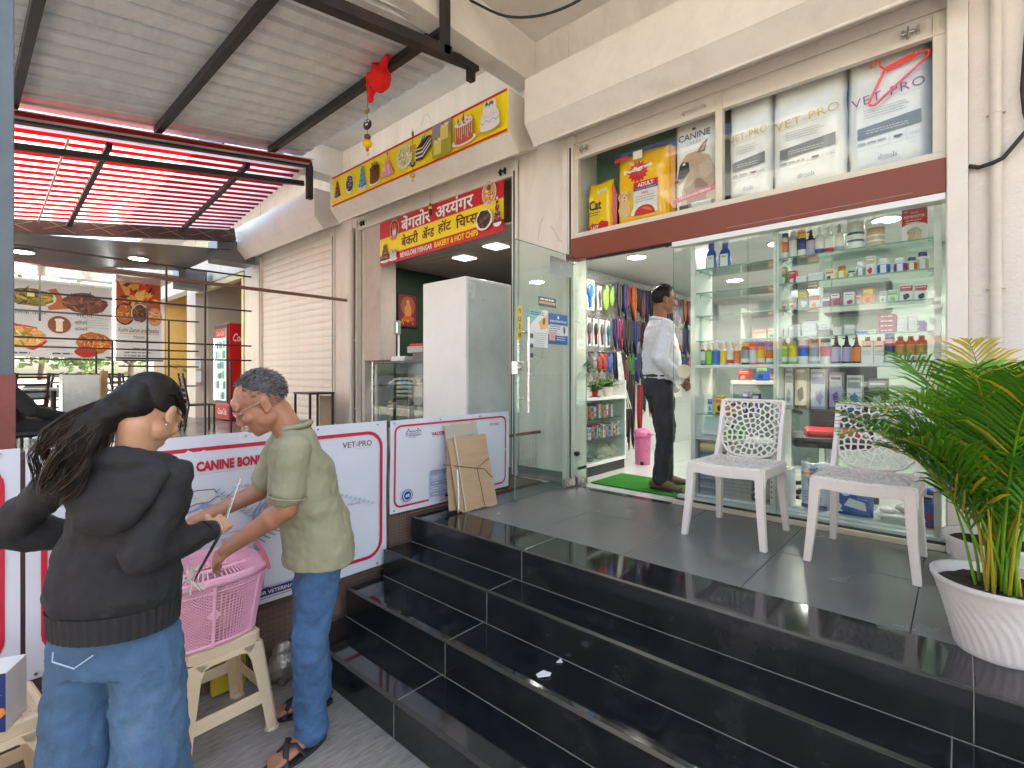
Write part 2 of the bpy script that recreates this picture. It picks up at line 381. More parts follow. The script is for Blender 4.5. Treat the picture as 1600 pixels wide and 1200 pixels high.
# porch floor tiles
pf = struct(MB().box(SX0+.01, SX1, 2.38, 3.6, PZ-.12, PZ-.012), 'porch_floor', mat('tile_bedding', (.09, .088, .085), .9))
rt = random.Random(3)
for j in range(2):
    for i in range(9):
        x0 = -2.54+.6*i-.0+ .0; 
        a, b = max(x0-.0, -2.75), min(x0+.6, SX1)
        y0 = 2.378+j*.611; z = PZ+rt.uniform(-.0008, .0004)
        MB().box(a+.0015, b-.0015, y0+.0015, y0+.6095, PZ-.011, z).build('floor_tile', tile_m, pf, bevel=.0015)
MB().box(-2.75, -2.543, 2.3795, 3.6, PZ-.011, PZ-.0005).build('floor_tile', tile_m, pf, bevel=.0015)
# raised platform beyond the barricade, tiled dark
plat = struct(MB().box(-16, -2.86, .1, 3.6, 0.002, PZ-.012), 'platform', mat('platform_brick_red', (.2, .12, .09), .85, var=.3, dirt=.5))
for i in range(22):
    for j in range(6):
        if i > 14 and j > 4: continue
        x0 = -16+.6*i; y0 = .1+.585*j
        if x0+.6 > -2.85: continue
        MB().box(x0+.002, x0+.598, y0+.002, y0+.583, PZ-.0118, PZ-.0005*((i+j) % 2)).build('floor_tile', tile_m, plat)

# ---- building
bld = thing('shop_building', 'long cream plastered shop building with a row of rolling shutter bays', 'building', (-3, 3.6, 0))
def wall(x0, x1, y0, y1, z0, z1, m=plaster, name='wall', bevel=0): return box_obj(name, m, x0, x1, y0, y1, z0, z1, bld, bevel=bevel)
WY = 3.6; WT = 3.85
wall(.032, 6, WY, WT, 0, 4.69, plaster2, 'side_wall')
wall(-3.13, -2.56, WY, WT+.05, 0, 4.69, name='pillar', bevel=.006)
wall(-6.55, -6.12, WY, WT, 0, 4.69, name='pillar', bevel=.006)
wall(-9.80, -9.12, WY, WT, 0, 4.69, name='pillar', bevel=.006)
wall(-13.2, -12.6, WY, WT, 0, 4.69, name='pillar', bevel=.006)
wall(-16.6, -16.0, WY, WT, 0, 4.69, name='pillar', bevel=.006)
for a, b, z in ((-2.56, .032, 3.62), (-6.12, -3.13, 3.6), (-9.12, -6.55, 3.6), (-12.6, -9.8, 3.55), (-16, -13.2, 3.55)):
    wall(a, b, WY+.012, WT-.02, z, 4.69, name='lintel_wall')
# slab and cross beams
box_obj('canopy_slab', soffit_m, -2.93, 8, .9, 3.615, 4.69, 4.85, bld)
box_obj('canopy_slab', soffit_m, -16.6, -3.13, 2.9, 3.615, 4.692, 4.85, bld)
box_obj('floor_slab', soffit_m, -16.6, 8, 3.615, 8.9, 4.695, 4.845, bld, 0)
box_obj('rear_wall', plaster, -16.6, 8, 8.7, 8.9, 0, 4.69, bld, 0)
box_obj('end_wall', plaster, 7.8, 8, 3.86, 8.69, 0, 4.69, bld, 0)
box_obj('end_wall', plaster, -16.6, -16.4, 3.86, 8.69, 0, 4.69, bld, 0)
box_obj('cross_beam', soffit_m, -3.13, -2.93, .9, 3.6, 4.30, 4.85, bld, bevel=.006)
box_obj('cross_beam', soffit_m, -6.6, -6.35, 2.9, 3.6, 4.30, 4.85, bld, bevel=.006)
box_obj('upper_wall', plaster, -16.6, 8, 3.62, 3.9, 4.86, 7.4, bld)
for i in range(7):
    x = -15.4+i*3.1
    box_obj('upper_window', mat('dark_window', (.03, .04, .05), .15), x, x+1.4, 3.58, 3.64, 5.6, 6.9, bld)
# skirting strips on the pillars
sk = mat('grey_skirting', (.14, .14, .14), .4)
box_obj('skirting', sk, -3.13, -2.555, 3.588, 3.6, PZ, PZ+.1, bld, bevel=.002)
box_obj('skirting', sk, .035, 2.6, 3.588, 3.6, PZ, PZ+.1, bld, bevel=.002)
# hairline cracks and stains: thin surface relief
rr = random.Random(11)
def crack(o, U, V, L, seed, m):
    r = random.Random(seed); x = y = 0; a = r.uniform(0, 6.28); o = Vector(o); U = Vector(U); V = Vector(V); pts = []
    for i in range(int(L/.02)):
        pts.append(o+U*x+V*y); a += r.uniform(-.6, .6); x += .02*math.cos(a); y += .02*math.sin(a)
    return pts
cm = mat('crack_dark', (.2, .17, .14), .9)
ck = MB()
for i, (x, z, L) in enumerate([(-2.75, 2.95, .35), (-2.9, 2.85, .25), (-2.7, 2.1, .3), (-2.95, 1.6, .3), (-6.35, 2.6, .4), (-6.4, 1.9, .3), (.3, 3.4, .2), (-4.6, 4.45, .4), (-2.85, 2.35, .2)]):
    ck.tube(crack((x, 3.5985, z), (1,0,0), (0,0,1), L, i, cm), .0014, 4)
ck.build('hairline_crack', cm, bld)

# ------------------------------------------------------------------ rolling shutters
slat_p = {}
def slat_mesh(w, h, name='slat'):
    k = (round(w, 3), h)
    if k not in slat_p:
        b = MB(); n = 7; pts = []
        for i in range(n+1): t = i/n; pts.append((-.007*math.sin(math.pi*t)**.7-.001, h*.0+h*.975*t))
        pts += [(.004, h*1.0), (.004, h*.0)]
        vs = [(0, y, z) for y, z in pts]+[(w, y, z) for y, z in pts]; k2 = len(pts)
        b.add(vs, [(i, i+k2, (i+1) % k2+k2, (i+1) % k2) for i in range(k2)], 0, False)
        slat_p[k] = b.build(name, cream_metal, link=False)
    return slat_p[k]
def shutter(x0, x1, zbot, ztop, pitch, bx0, bx1, label, yb=3.2, ladder=0, sign=False):
    t = thing('rolling_shutter', label, 'shutter', (x0, 3.6, zbot))
    W = x1-x0; n = int((ztop-zbot-.13)/pitch)
    MB().box(x0, x1, 3.605, 3.635, zbot, zbot+.12).box(x0, x1, 3.59, 3.605, zbot, zbot+.012).build('bottom_rail', cream_metal, t, bevel=.002)
    for i in range(n):
        o = piece(slat_mesh(W, pitch), 'slat', t, (0, .03, .125+i*pitch))
    for gx in (x0-.06, x1):
        MB().box(gx, gx+.06, 3.575, 3.65, PZ, ztop).build('guide_rail', cream_metal, t, bevel=.003)
        MB().box(gx+.022, gx+.038, 3.571, 3.575, PZ, ztop-.1).build('guide_slot', steel_dark, t)
    # housing: front sheet, sloping lip with rolled edge, end plates
    h = MB(); pr = [(3.6, 4.085), (yb, 4.085), (yb, 3.715), (yb+.12, 3.575), (yb+.15, 3.575), (yb+.15, 3.59), (3.6, 3.70)]
    vs = [(bx0, y, z) for y, z in pr]+[(bx1, y, z) for y, z in pr]; k = len(pr)
    h.add(vs, [(i, i+k, (i+1) % k+k, (i+1) % k) for i in range(k)], 0); h.add(vs, [tuple(range(k-1, -1, -1)), tuple(range(k, 2*k))], 0)
    h.tube([(bx0-.004, yb+.125, 3.574), (bx1+.004, yb+.125, 3.574)], .011, 8)
    h.tube([(bx0-.002, yb+.002, 3.715), (bx1+.002, yb+.002, 3.715)], .003, 6)
    ho = h.build('housing', cream_metal, t)
    return t
# pet shop shutter, almost fully rolled up
sh1 = shutter(-2.49, -.06, 3.475, 3.68, .028, -2.72, .06, 'raised cream rolling shutter above the pet shop window full of food bags')
for x in (-2.40, -.22):
    b = MB(); b.cyl((x-.03, 3.585, 3.54), (x+.03, 3.585, 3.54), .009); b.box(x-.03, x-.02, 3.58, 3.606, 3.52, 3.56); b.box(x+.04, x+.05, 3.58, 3.606, 3.52, 3.56); b.cyl((x, 3.578, 3.50), (x, 3.578, 3.57), .006); b.build('latch', chrome, sh1)
b = MB().tube([(-1.52, 3.6, 3.53), (-1.52, 3.565, 3.53), (-1.36, 3.565, 3.54), (-1.36, 3.6, 3.54)], .006, 8); b.build('pull_handle', cream_grey, sh1)
sh2 = shutter(-5.96, -3.2, 3.53, 3.66, .028, -5.95, -2.90, 'raised rolling shutter over the bakery doorway')
for x in (-5.85, -3.34): b = MB(); b.cyl((x-.04, 3.585, 3.60), (x+.04, 3.585, 3.60), .010); b.box(x-.03, x-.02, 3.58, 3.606, 3.57, 3.63); b.box(x+.03, x+.04, 3.58, 3.606, 3.57, 3.63); b.build('latch', steel_dark, sh2)
sh3 = shutter(-9.06, -6.61, PZ+.01, 3.66, .105, -9.2, -6.36, 'closed cream rolling shutter between the bakery and the red drinks fridge')
# pet shop guide posts (wide cream channel right of the display, beside the textured wall)
ps = thing('shutter_post', 'broad smooth cream post between display window and textured wall', 'post', (-.03, 3.56, PZ))
MB().box(-.055, .03, 3.555, 3.61, PZ, 4.6).build('channel', cream_metal, ps, bevel=.004)
pl = thing('shutter_post', 'narrow cream post between the glass door and the white pillar', 'post', (-2.56, 3.57, PZ))
MB().box(-2.60, -2.553, 3.567, 3.62, PZ, 3.6).build('channel', cream_metal, pl, bevel=.004)
MB().box(-2.549, -2.497, 3.585, 3.66, 2.2, 3.5).box(-2.553, -2.549, 3.6, 3.64, PZ, 3.5).build('liner', alu_cream, pl, bevel=.003)
# conduits
def pipe(label, x, z0, z1, r, y=3.575, m=plaster):
    t = thing('wall_pipe', label, 'pipe', (x, y, z0)); MB().cyl((x, y, z0), (x, y, z1), r, n=16).build('tube', m, t)
    b = MB()
    for z in [z0+.5+.9*i for i in range(int((z1-z0-.4)/.9))]: b.box(x-r-.012, x+r+.012, y+.0, WY, z, z+.018).cyl((x, y, z), (x, y, z+.018), r+.003, n=16)
    b.build('pipe_clip', m, t)
pvc = mat('painted_pipe', (.62, .57, .5), .45, var=.08, dirt=.3)
pipe('cream drain pipe on the textured wall right of the display window', .135, PZ, 4.69, .024, m=pvc)
pipe('white drain pipe on the pillar left of the bakery doorway', -6.02, PZ, 3.52, .03, y=3.54, m=pvc)
cb = MB().tube([(.033, 3.585, 2.72), (.07, 3.575, 2.70), (.12, 3.545, 2.70), (.16, 3.55, 2.715), (.22, 3.57, 2.80), (.255, 3.575, 2.85), (.24, 3.575, 2.93), (.232, 3.575, 3.05), (.245, 3.575, 3.3), (.27, 3.575, 3.7), (.30, 3.575, 4.2), (.33, 3.575, 4.68)], .011, 8)
tag(cb.build('cable', rubber), 'thick black cable looping over the textured right wall', 'cable')
# black cable hanging from the slab soffit
pts = []; ctl = [(-3.05, 2.7, 4.72), (-2.88, 2.8, 4.58), (-2.66, 2.9, 4.43), (-2.42, 3.0, 4.37), (-2.18, 3.06, 4.36), (-1.99, 3.1, 4.40), (-1.80, 3.13, 4.49), (-1.6, 3.15, 4.69)]
for i in range(len(ctl)-1):
    for k in range(4):
        p0, p1, p2, p3 = (Vector(ctl[max(0, min(len(ctl)-1, i+j))]) for j in (-1, 0, 1, 2)); t = k/4; pts.append(.5*((2*p1)+(p2-p0)*t+(2*p0-5*p1+4*p2-p3)*t*t+(3*p1-p0-3*p2+p3)*t**3))
tag(MB().tube(pts, .010, 8).build('cable', rubber), 'black cable sagging below the white ceiling slab', 'cable')

# ------------------------------------------------------------------ metal canopy on the left
TAN = .158; H0 = 2.316+1.62
def rz(y, dz=0): return H0+TAN*y+dz
cn = thing('steel_canopy', 'grey corrugated metal canopy on dark rusty steel tubes', 'canopy', (-4.6, 1.2, H0))
sheet_m = mat('galvanised_sheet', (.70, .74, .76), .36, metal=.12, var=.12, vs=3, dirt=.35, dcol=(.30, .24, .18), stretch=(1, 3, 1))
sheet_m2 = mat('galvanised_sheet_pale', (.75, .77, .78), .42, metal=.08, var=.12, vs=3, dirt=.35, dcol=(.34, .27, .2), stretch=(1, 3, 1))
def corr(x0, x1, y0, y1, pitch, hgt, zf, mats, mi=lambda i: 0, name='roof_sheet', parent=None, top=.03, side=.02, ny=1, sx=0):
    b = MB(); x = x0; i = 0; prof = []
    while x < x1-1e-6:
        f = (pitch-top-2*side); q = min(pitch, x1-x)
        prof += [(x, 0, i), (x+min(f, q), 0, i)]
        if q >= pitch-1e-6: prof += [(x+f+side, hgt, i), (x+f+side+top, hgt, i)]
        x += pitch; i += 1
    prof.append((x1, 0, i))
    n = len(prof)
    for s_ in range(ny):
        ya = y0+(y1-y0)*s_/ny; yb = y0+(y1-y0)*(s_+1)/ny
        vs = []
        for (px, pz, k) in prof: q_ = sx*(px-x0); vs += [(px, ya, zf(ya)+pz+q_), (px, yb, zf(yb)+pz+q_)]
        for (px, pz, k) in prof: q_ = sx*(px-x0); vs += [(px, ya, zf(ya)+pz+.0015+q_), (px, yb, zf(yb)+pz+.0015+q_)]
        base = len(b.v); b.v += vs
        for j in range(n-1):
            b.f.append((base+2*j, base+2*j+1, base+2*j+3, base+2*j+2)); b.m.append(mi(prof[j][2], j)); b.sm.append(False)
            o = base+2*n; b.f.append((o+2*j, o+2*j+2, o+2*j+3, o+2*j+1)); b.m.append(mi(prof[j][2], j)); b.sm.append(False)
    return b.build(name, mats, parent)
corr(-4.25, -3.05, -.6, 3.0, .2, .042, lambda y: rz(y), [sheet_m2], lambda i, j: 0, parent=cn)
corr(-5.28, -4.23, -.6, 3.0, .2, .03, lambda y: rz(y, .004), [sheet_m], lambda i, j: 0, parent=cn)
corr(-6.3, -5.26, -.6, 3.0, .2, .03, lambda y: rz(y, .008), [sheet_m], lambda i, j: 0, parent=cn)
for y, x0, x1 in ((.36, -6.15, -2.1), (1.41, -6.15, -2.2), (2.54, -6.15, -2.99)):
    MB().beam((x0, y, rz(y, -.045)), (x1, y, rz(y, -.045)), .06, .075).build('rafter', steel_dark, cn, bevel=.003)
def purlin(x, y0, y1, dz, parent=cn, a=.06, b=.075): return MB().beam((x, y0, rz(y0, dz)), (x, y1, rz(y1, dz)), a, b).build('purlin', steel_dark, parent, bevel=.003)
purlin(-3.15, -.5, 3.06, -.122); purlin(-2.86, -.5, 2.5, -.30); purlin(-6.2, -.3, 3.08, -.12)
MB().box(-2.89, -2.83, 2.42, 2.48, rz(2.45, -.33), 4.69).build('hanger', steel_dark, cn, bevel=.003)
MB().box(-3.18, -3.12, 2.96, 3.02, rz(3, -.26), rz(3, -.16)).build('hanger', steel_dark, cn, bevel=.003)
MB().box(-6.24, -6.17, 3.02, 3.09, 3.86, 4.28).build('hanger', steel_dark, cn, bevel=.003)
po = MB().box(-2.99, -2.91, .095, .175, 0, rz(.13, -.08)); po = po.build('post', steel_grey, cn, bevel=.004)
MB().box(-2.993, -2.907, .092, .178, .3, 1.62).build('post_red_paint', mat('red_oxide_paint', (.22, .05, .04), .5, var=.25, dirt=.4), cn)
# red and clear striped plastic roof further left
sc = thing('striped_canopy', 'red and white striped translucent plastic roof in front of the closed shutter', 'canopy', (-7.6, 1.5, 3.7))
def transl(name, col):
    m = mat(name, col, .35, var=.12, vs=4, dirt=.15); N = m.node_tree.nodes; L = m.node_tree.links; b = N['Principled BSDF']; o = N['Material Output']
    tr = N.new('ShaderNodeBsdfTranslucent'); mx = N.new('ShaderNodeMixShader'); mx.inputs[0].default_value = .72
    s_ = b.inputs['Base Color'].links[0].from_socket; L.new(s_, tr.inputs[0]); L.new(b.outputs[0], mx.inputs[1]); L.new(tr.outputs[0], mx.inputs[2]); L.new(mx.outputs[0], o.inputs[0]); return m
red_pl = transl('red_plastic_sheet', (.58, .045, .055)); clr_pl = transl('clear_plastic_sheet', (.95, .95, .93))
z2 = lambda y, x=-8.9: 3.50+.158*y+.11*(x+8.9)
corr(-8.9, -6.0, -.6, 3.02, .16, .02, z2, [red_pl, clr_pl], lambda i, j: 1 if (j % 4) in (0,) else 0, parent=sc, top=.055, side=.02, sx=.11)
for y in (.55, 1.75, 2.9)[:0]: pass
for y in (1.05, 2.35): MB().beam((-8.85, y, z2(y)-.05), (-6.3, y, z2(y, -6.3)-.05), .05, .05).build('rafter', steel_dark, sc, bevel=.002)
MB().beam((-8.85, .75, z2(.75)-.03), (-6.35, .75, z2(.75, -6.35)-.03), .018, .018).build('conduit', cream_grey, sc)
MB().beam((-6.42, -.4, z2(-.4, -6.4)-.14), (-6.42, 3.08, z2(3.08, -6.4)-.14), .05, .06).build('purlin', steel_dark, sc, bevel=.002)
# lattice fascia beam
fa = MB().beam((-8.95, -.5, z2(-.5)-.07), (-8.95, 3.12, z2(3.12)-.07), .12, .20)
fas = fa.build('fascia_beam', mat('brown_fascia', (.06, .03, .028), .4, var=.3), sc, bevel=.003)
lt = MB()
for i in range(9):
    y = -.3+i*.42
    for s_ in (1, -1):
        lt.beam((-8.886, y-.16, z2(y)-.07-.07*s_), (-8.886, y+.16, z2(y)-.07+.07*s_), .004, .008, up=(1, 0, 0))
lt.build('lattice_trim', mat('gold_trim', (.45, .3, .15), .4), sc)
# cloth bundle and charms hanging from the rafter
# ---- goods on the display shelves: (x, width, height, kind, body, cap/second colour, accent, description)
ROW1 = [
    (-0.9, 0.052, 0.175, 'can', 'w', 'teal', 'orange', 'white grooming canister with teal lid and orange print'),
    (-0.845, 0.049, 0.179, 'can', 'lilac', 'w', 'w', 'lilac bottle with white cap'),
    (-0.792, 0.048, 0.186, 'can', 'yel', 'org', 'navy', 'yellow canister with orange lid'),
    (-0.74, 0.049, 0.173, 'spray', 'blk', 'blk', 'lilac', 'black spray bottle with lilac label'),
    (-0.689, 0.048, 0.189, 'pump', 'w', 'w', 'navy', 'plain white pump bottle'),
    (-0.637, 0.051, 0.177, 'pump', 'w', 'w', 'red', 'white pump bottle with red label'),
    (-0.58, 0.048, 0.178, 'pump', 'w', 'grey', 'grey', 'white pump bottle with grey lettering'),
    (-0.494, 0.085, 0.203, 'tub', 'w', 'w', 'teal', 'large white tub with teal wave stripes'),
    (-0.389, 0.086, 0.14, 'tub', 'beige', 'w', 'beige', 'squat beige supplement jar'),
    (-0.202, 0.118, 0.203, 'card', 'red', 'w', 'beige', 'red and white puppy box standing at the right end'),
]
ROW2 = [
    (-0.907, 0.052, 0.122, 'box', 'grn', 'pink', 'w', 'green and pink carton'),
    (-0.845, 0.049, 0.09, 'box', 'red', 'red', 'w', 'red carton'),
    (-0.786, 0.062, 0.045, 'stack3', 'w', 'w', 'red', 'low stack'),
    (-0.704, 0.087, 0.055, 'stack4', 'w', 'w', 'grey', 'wide stack'),
    (-0.63, 0.046, 0.072, 'box', 'w', 'org', 'blk', 'white carton with orange picture'),
    (-0.566, 0.051, 0.085, 'jar', 'org', 'amber', 'yel', 'amber jar with yellow label'),
    (-0.514, 0.041, 0.049, 'jar', 'w', 'teal', 'grey', 'small white jar with teal lid'),
    (-0.466, 0.043, 0.096, 'jar', 'w', 'w', 'grey', 'tall plain white pill bottle'),
    (-0.414, 0.046, 0.12, 'box', 'w', 'beige', 'red', 'tall white carton with red print'),
    (-0.35, 0.059, 0.098, 'jar', 'w', 'w', 'blue', 'white pill bottle with blue label'),
    (-0.27, 0.058, 0.09, 'jar', 'w', 'w', 'purple', 'white pill bottle with purple label'),
    (-0.216, 0.044, 0.086, 'jar', 'w', 'navy', 'org', 'white jar with navy lid and brown label'),
    (-0.166, 0.05, 0.107, 'jar', 'w', 'navy', 'beige', 'larger white jar with navy lid at the right end'),
]
ROW3 = [
    (-0.9, 0.053, 0.076, 'box', 'w', 'beige', 'org', 'pale lilac carton at the left end'),
    (-0.843, 0.048, 0.079, 'box', 'w', 'beige', 'org', 'pale carton with small brown picture'),
    (-0.783, 0.058, 0.122, 'box', 'grey', 'yel', 'w', 'tall grey and yellow carton'),
    (-0.715, 0.06, 0.084, 'box', 'w', 'org', 'org', 'white carton with orange picture'),
    (-0.649, 0.041, 0.069, 'box', 'navy', 'w', 'blk', 'blue and white carton'),
    (-0.599, 0.05, 0.086, 'box', 'pinkd', 'w', 'blk', 'magenta and white carton'),
    (-0.525, 0.057, 0.084, 'box', 'w', 'w', 'pinkd', 'white carton with pink base stripe'),
    (-0.476, 0.031, 0.063, 'box', 'beige', 'org', 'w', 'small peach carton'),
    (-0.426, 0.053, 0.096, 'box', 'org', 'yel', 'red', 'orange carton'),
    (-0.352, 0.033, 0.071, 'box', 'w', 'grey', 'grn', 'narrow white carton'),
    (-0.305, 0.05, 0.074, 'box', 'w', 'lime', 'lime', 'white and lime green carton'),
    (-0.24, 0.063, 0.096, 'box', 'w', 'red', 'blk', 'red striped carton, left one of the pair'),
    (-0.171, 0.06, 0.09, 'box', 'w', 'red', 'blk', 'red striped carton at the right end'),
]
ROW4 = [
    (-0.917, 0.042, 0.061, 'stack4', 'w', 'w', 'grey', 'a'),
    (-0.878, 0.026, 0.061, 'stack4', 'w', 'w', 'grey', 'a'),
    (-0.825, 0.069, 0.077, 'stack5', 'w', 'w', 'grey', 'a'),
    (-0.741, 0.084, 0.094, 'stack6', 'w', 'w', 'grey', 'a'),
    (-0.655, 0.064, 0.076, 'stack4', 'grey', 'w', 'grey', 'a'),
    (-0.581, 0.049, 0.05, 'stack4', 'w', 'w', 'grey', 'a'),
    (-0.52, 0.053, 0.059, 'stack5', 'w', 'w', 'grey', 'a'),
    (-0.456, 0.057, 0.019, 'stack2', 'blue', 'w', 'w', 'a'),
    (-0.4, 0.039, 0.024, 'stack1', 'w', 'w', 'grey', 'a'),
    (-0.33, 0.085, 0.106, 'stack4', 'magenta', 'w', 'w', 'a'),
    (-0.256, 0.046, 0.09, 'stack7', 'w', 'w', 'grey', 'a'),
    (-0.209, 0.04, 0.093, 'stack7', 'w', 'w', 'grey', 'a'),
    (-0.165, 0.036, 0.06, 'stack5', 'purple', 'w', 'w', 'a'),
]
ROW5 = [
    (-0.906, 0.056, 0.167, 'can', 'grn', 'dgrey', 'lime', 'bright green shampoo bottle'),
    (-0.846, 0.051, 0.165, 'can', 'lime', 'w', 'yel', 'yellow green bottle with clear cap'),
    (-0.783, 0.056, 0.174, 'can', 'w', 'w', 'blue', 'white bottle with blue band'),
    (-0.721, 0.054, 0.158, 'can', 'silver', 'dgrey', 'grey', 'silver bottle with dark cap'),
    (-0.656, 0.056, 0.159, 'can', 'w', 'dgrey', 'pink', 'white bottle with pink base'),
    (-0.598, 0.049, 0.168, 'spray', 'plum', 'blk', 'lilac', 'plum spray bottle, left one of three'),
    (-0.541, 0.047, 0.165, 'spray', 'plum', 'blk', 'lilac', 'plum spray bottle, middle one of three'),
    (-0.489, 0.044, 0.161, 'spray', 'plum', 'blk', 'org', 'dark spray bottle with orange label'),
    (-0.431, 0.056, 0.155, 'box_b', 'w', 'teal', 'teal', 'square white bottle with teal cap, left of the pair'),
    (-0.373, 0.047, 0.153, 'box_b', 'w', 'teal', 'teal', 'square white bottle with teal cap, right of the pair'),
    (-0.321, 0.046, 0.168, 'can', 'w', 'blue', 'navy', 'white bottle with blue cap'),
    (-0.27, 0.045, 0.151, 'can', 'maroon', 'blk', 'gold', 'maroon bottle, left of three'),
    (-0.221, 0.044, 0.151, 'can', 'maroon', 'blk', 'gold', 'maroon bottle, middle of three'),
    (-0.17, 0.047, 0.152, 'can', 'maroon', 'blk', 'gold', 'maroon bottle at the right end'),
]
BAY1 = [
    (-1.393, 0.075, 0.205, 'fl', 'blue', 'blue', 'w', 'bright blue bottle, left of the pair'),
    (-1.293, 0.077, 0.201, 'fl', 'blue', 'blue', 'w', 'bright blue bottle, right of the pair'),
]
BAY5 = [
    (-1.459, 0.041, 0.164, 'spray', 'dgrey', 'w', 'grey', 'grey bottle with white sprayer'),
    (-1.409, 0.045, 0.162, 'spray', 'grn', 'w', 'lime', 'green bottle with white sprayer'),
    (-1.357, 0.048, 0.163, 'spray', 'cyan', 'w', 'blue', 'cyan bottle with white sprayer'),
    (-1.305, 0.041, 0.162, 'spray', 'w', 'w', 'yel', 'white sprayer with yellow label'),
    (-1.256, 0.042, 0.162, 'spray', 'w', 'w', 'red', 'white sprayer with red label'),
    (-1.207, 0.043, 0.16, 'spray', 'w', 'w', 'org', 'white sprayer with orange label'),
    (-1.152, 0.049, 0.149, 'can', 'blk', 'yel', 'grey', 'black can with yellow cap'),
    (-1.099, 0.045, 0.146, 'can', 'pink', 'red', 'w', 'pink can with red cap'),
    (-1.046, 0.048, 0.145, 'can', 'org', 'purple', 'yel', 'orange can with purple cap'),
    (-0.989, 0.047, 0.143, 'can', 'cyan', 'blue', 'org', 'sky blue can with blue cap'),
]
# ================================================================== PET SHOP
COL = {'w': (.78, .78, .76), 'teal': srgb(0, 95, 100), 'orange': srgb(225, 120, 60), 'org': srgb(235, 120, 30), 'yel': srgb(250, 200, 20), 'lilac': srgb(180, 165, 200), 'navy': srgb(25, 45, 120),
 'blk': (.02, .02, .022), 'grey': (.35, .36, .37), 'dgrey': (.08, .08, .085), 'red': srgb(205, 30, 40), 'beige': srgb(205, 175, 140), 'grn': srgb(50, 165, 60), 'lime': srgb(150, 205, 60), 'pink': srgb(235, 130, 140),
 'pinkd': srgb(180, 40, 110), 'amber': srgb(170, 90, 20), 'blue': srgb(25, 100, 200), 'purple': srgb(110, 60, 150), 'magenta': srgb(185, 50, 90), 'silver': (.5, .5, .5), 'plum': srgb(70, 40, 60), 'maroon': srgb(110, 20, 35),
 'cyan': srgb(40, 160, 215), 'gold': srgb(190, 140, 60), 'cream': srgb(240, 225, 190), 'brown': srgb(90, 50, 30)}
def plastic(c): 
    return mat('plastic_'+c, COL[c], .28, var=.04, vs=10)
def muted(c): k = COL[c]; return mat('muted_'+c, tuple(.55*x+.02 for x in k), .6, var=.35, vs=30)
def label_of(c): return pcol(COL[c], .5)

def bottle(kind, x, y, z, wd, h, c1, c2, c3, name, label, cat, group=None, rot=0):
    "round container as body mesh + cap child; everything stands on z"
    r = wd/2; B, L = MB(), None
    t = thing(name, label, cat, (x, y, z), group); ms = [plastic(c1), label_of(c3 if c3 != c1 else 'w'), label_of('grey'), label_of('w')]
    o = (x, y, z)
    if kind == 'can':
        hb = h*.84; B.lathe([(r*.93,0),(r,.004),(r,hb*.12),(r*1.012,hb*.125),(r*1.012,hb*.34),(r*1.012,hb*.36),(r*1.012,hb*.80),(r,hb*.805),(r,hb*.94),(r*.75,hb)], o, 18, ms=[0,0,0,3,1,1,3,0,0,0])
        cap = MB().lathe([(r*.72,hb*.99),(r*.98,hb*1.0) if c1 in ('yel','blk','pink','org','cyan','w') else (r*.6,hb*1.0),(r*.96 if c1 in ('yel','blk','pink','org','cyan','w') else r*.58,h*.99),(r*.5,h)], o, 18)
    elif kind in ('pump', 'spray'):
        hb = h*.70; B.lathe([(r*.93,0),(r,.004),(r,hb*.10),(r*1.012,hb*.105),(r*1.012,hb*.3),(r*1.012,hb*.32),(r*1.012,hb*.85),(r,hb*.855),(r*.95,hb*.93),(r*.5,hb)], o, 18, ms=[0,0,0,1,1,3 if c3 in ('red','navy','grey') else 1,3 if c3 in ('red','navy','grey') else 1,0,0])
        cap = MB().lathe([(r*.5,hb*.99),(r*.52,hb*1.08),(r*.4,hb*1.14),(r*.34,h*.95),(r*.2,h)], o, 12)
        cap.beam((x, y, z+h*.93), (x-r*.75, y-r*.4, z+h*.91), r*.3, r*.3)
    elif kind == 'jar':
        hb = h*.78; B.lathe([(r*.92,0),(r,.004),(r,hb*.14),(r*1.012,hb*.145),(r*1.012,hb*.82),(r,hb*.825),(r*.95,hb*.93),(r*.7,hb)], o, 18, ms=[0,0,0,1,0,0,0])
        B.obox((x, y-r*.995, z+hb*.48), (r*.9, r*.1, hb*.6), m=3)
        cap = MB().lathe([(r*.78,hb*.99),(r*.8,hb*1.0),(r*.8,h*.98),(r*.7,h)], o, 18)
    elif kind == 'tub':
        hb = h*.82; B.lathe([(r*.95,0),(r,.005),(r,hb)], o, 24, m=0)
        for i in range(2): B.lathe([(r*1.008,hb*(.30+.26*i)),(r*1.008,hb*(.38+.26*i))], o, 24, m=1, cap=False)
        cap = MB().lathe([(r*1.03,hb),(r*1.04,hb*1.02),(r*1.04,h*.97),(r*.98,h)], o, 24)
    elif kind == 'fl':
        B.lathe([(r*.9,0),(r,.01),(r,h*.45),(r*.85,h*.6),(r*.5,h*.72),(r*.45,h*.74)], o, 18, sy=.6)
        B.obox((x, y-r*.6, z+h*.3), (r*1.25, .002, h*.42), m=3); B.obox((x+.005, y-r*.62, z+h*.25), (r*.6, .002, h*.15), m=1); B.obox((x, y-r*.62, z+h*.42), (r*.7, .002, h*.05), m=2)
        cap = MB().lathe([(r*.5,h*.74),(r*.52,h*.8),(r*.46,h*.97),(r*.3,h)], o, 16)
    B.build('container', ms, t); cap.build('cap', plastic(c2), t)
    return t
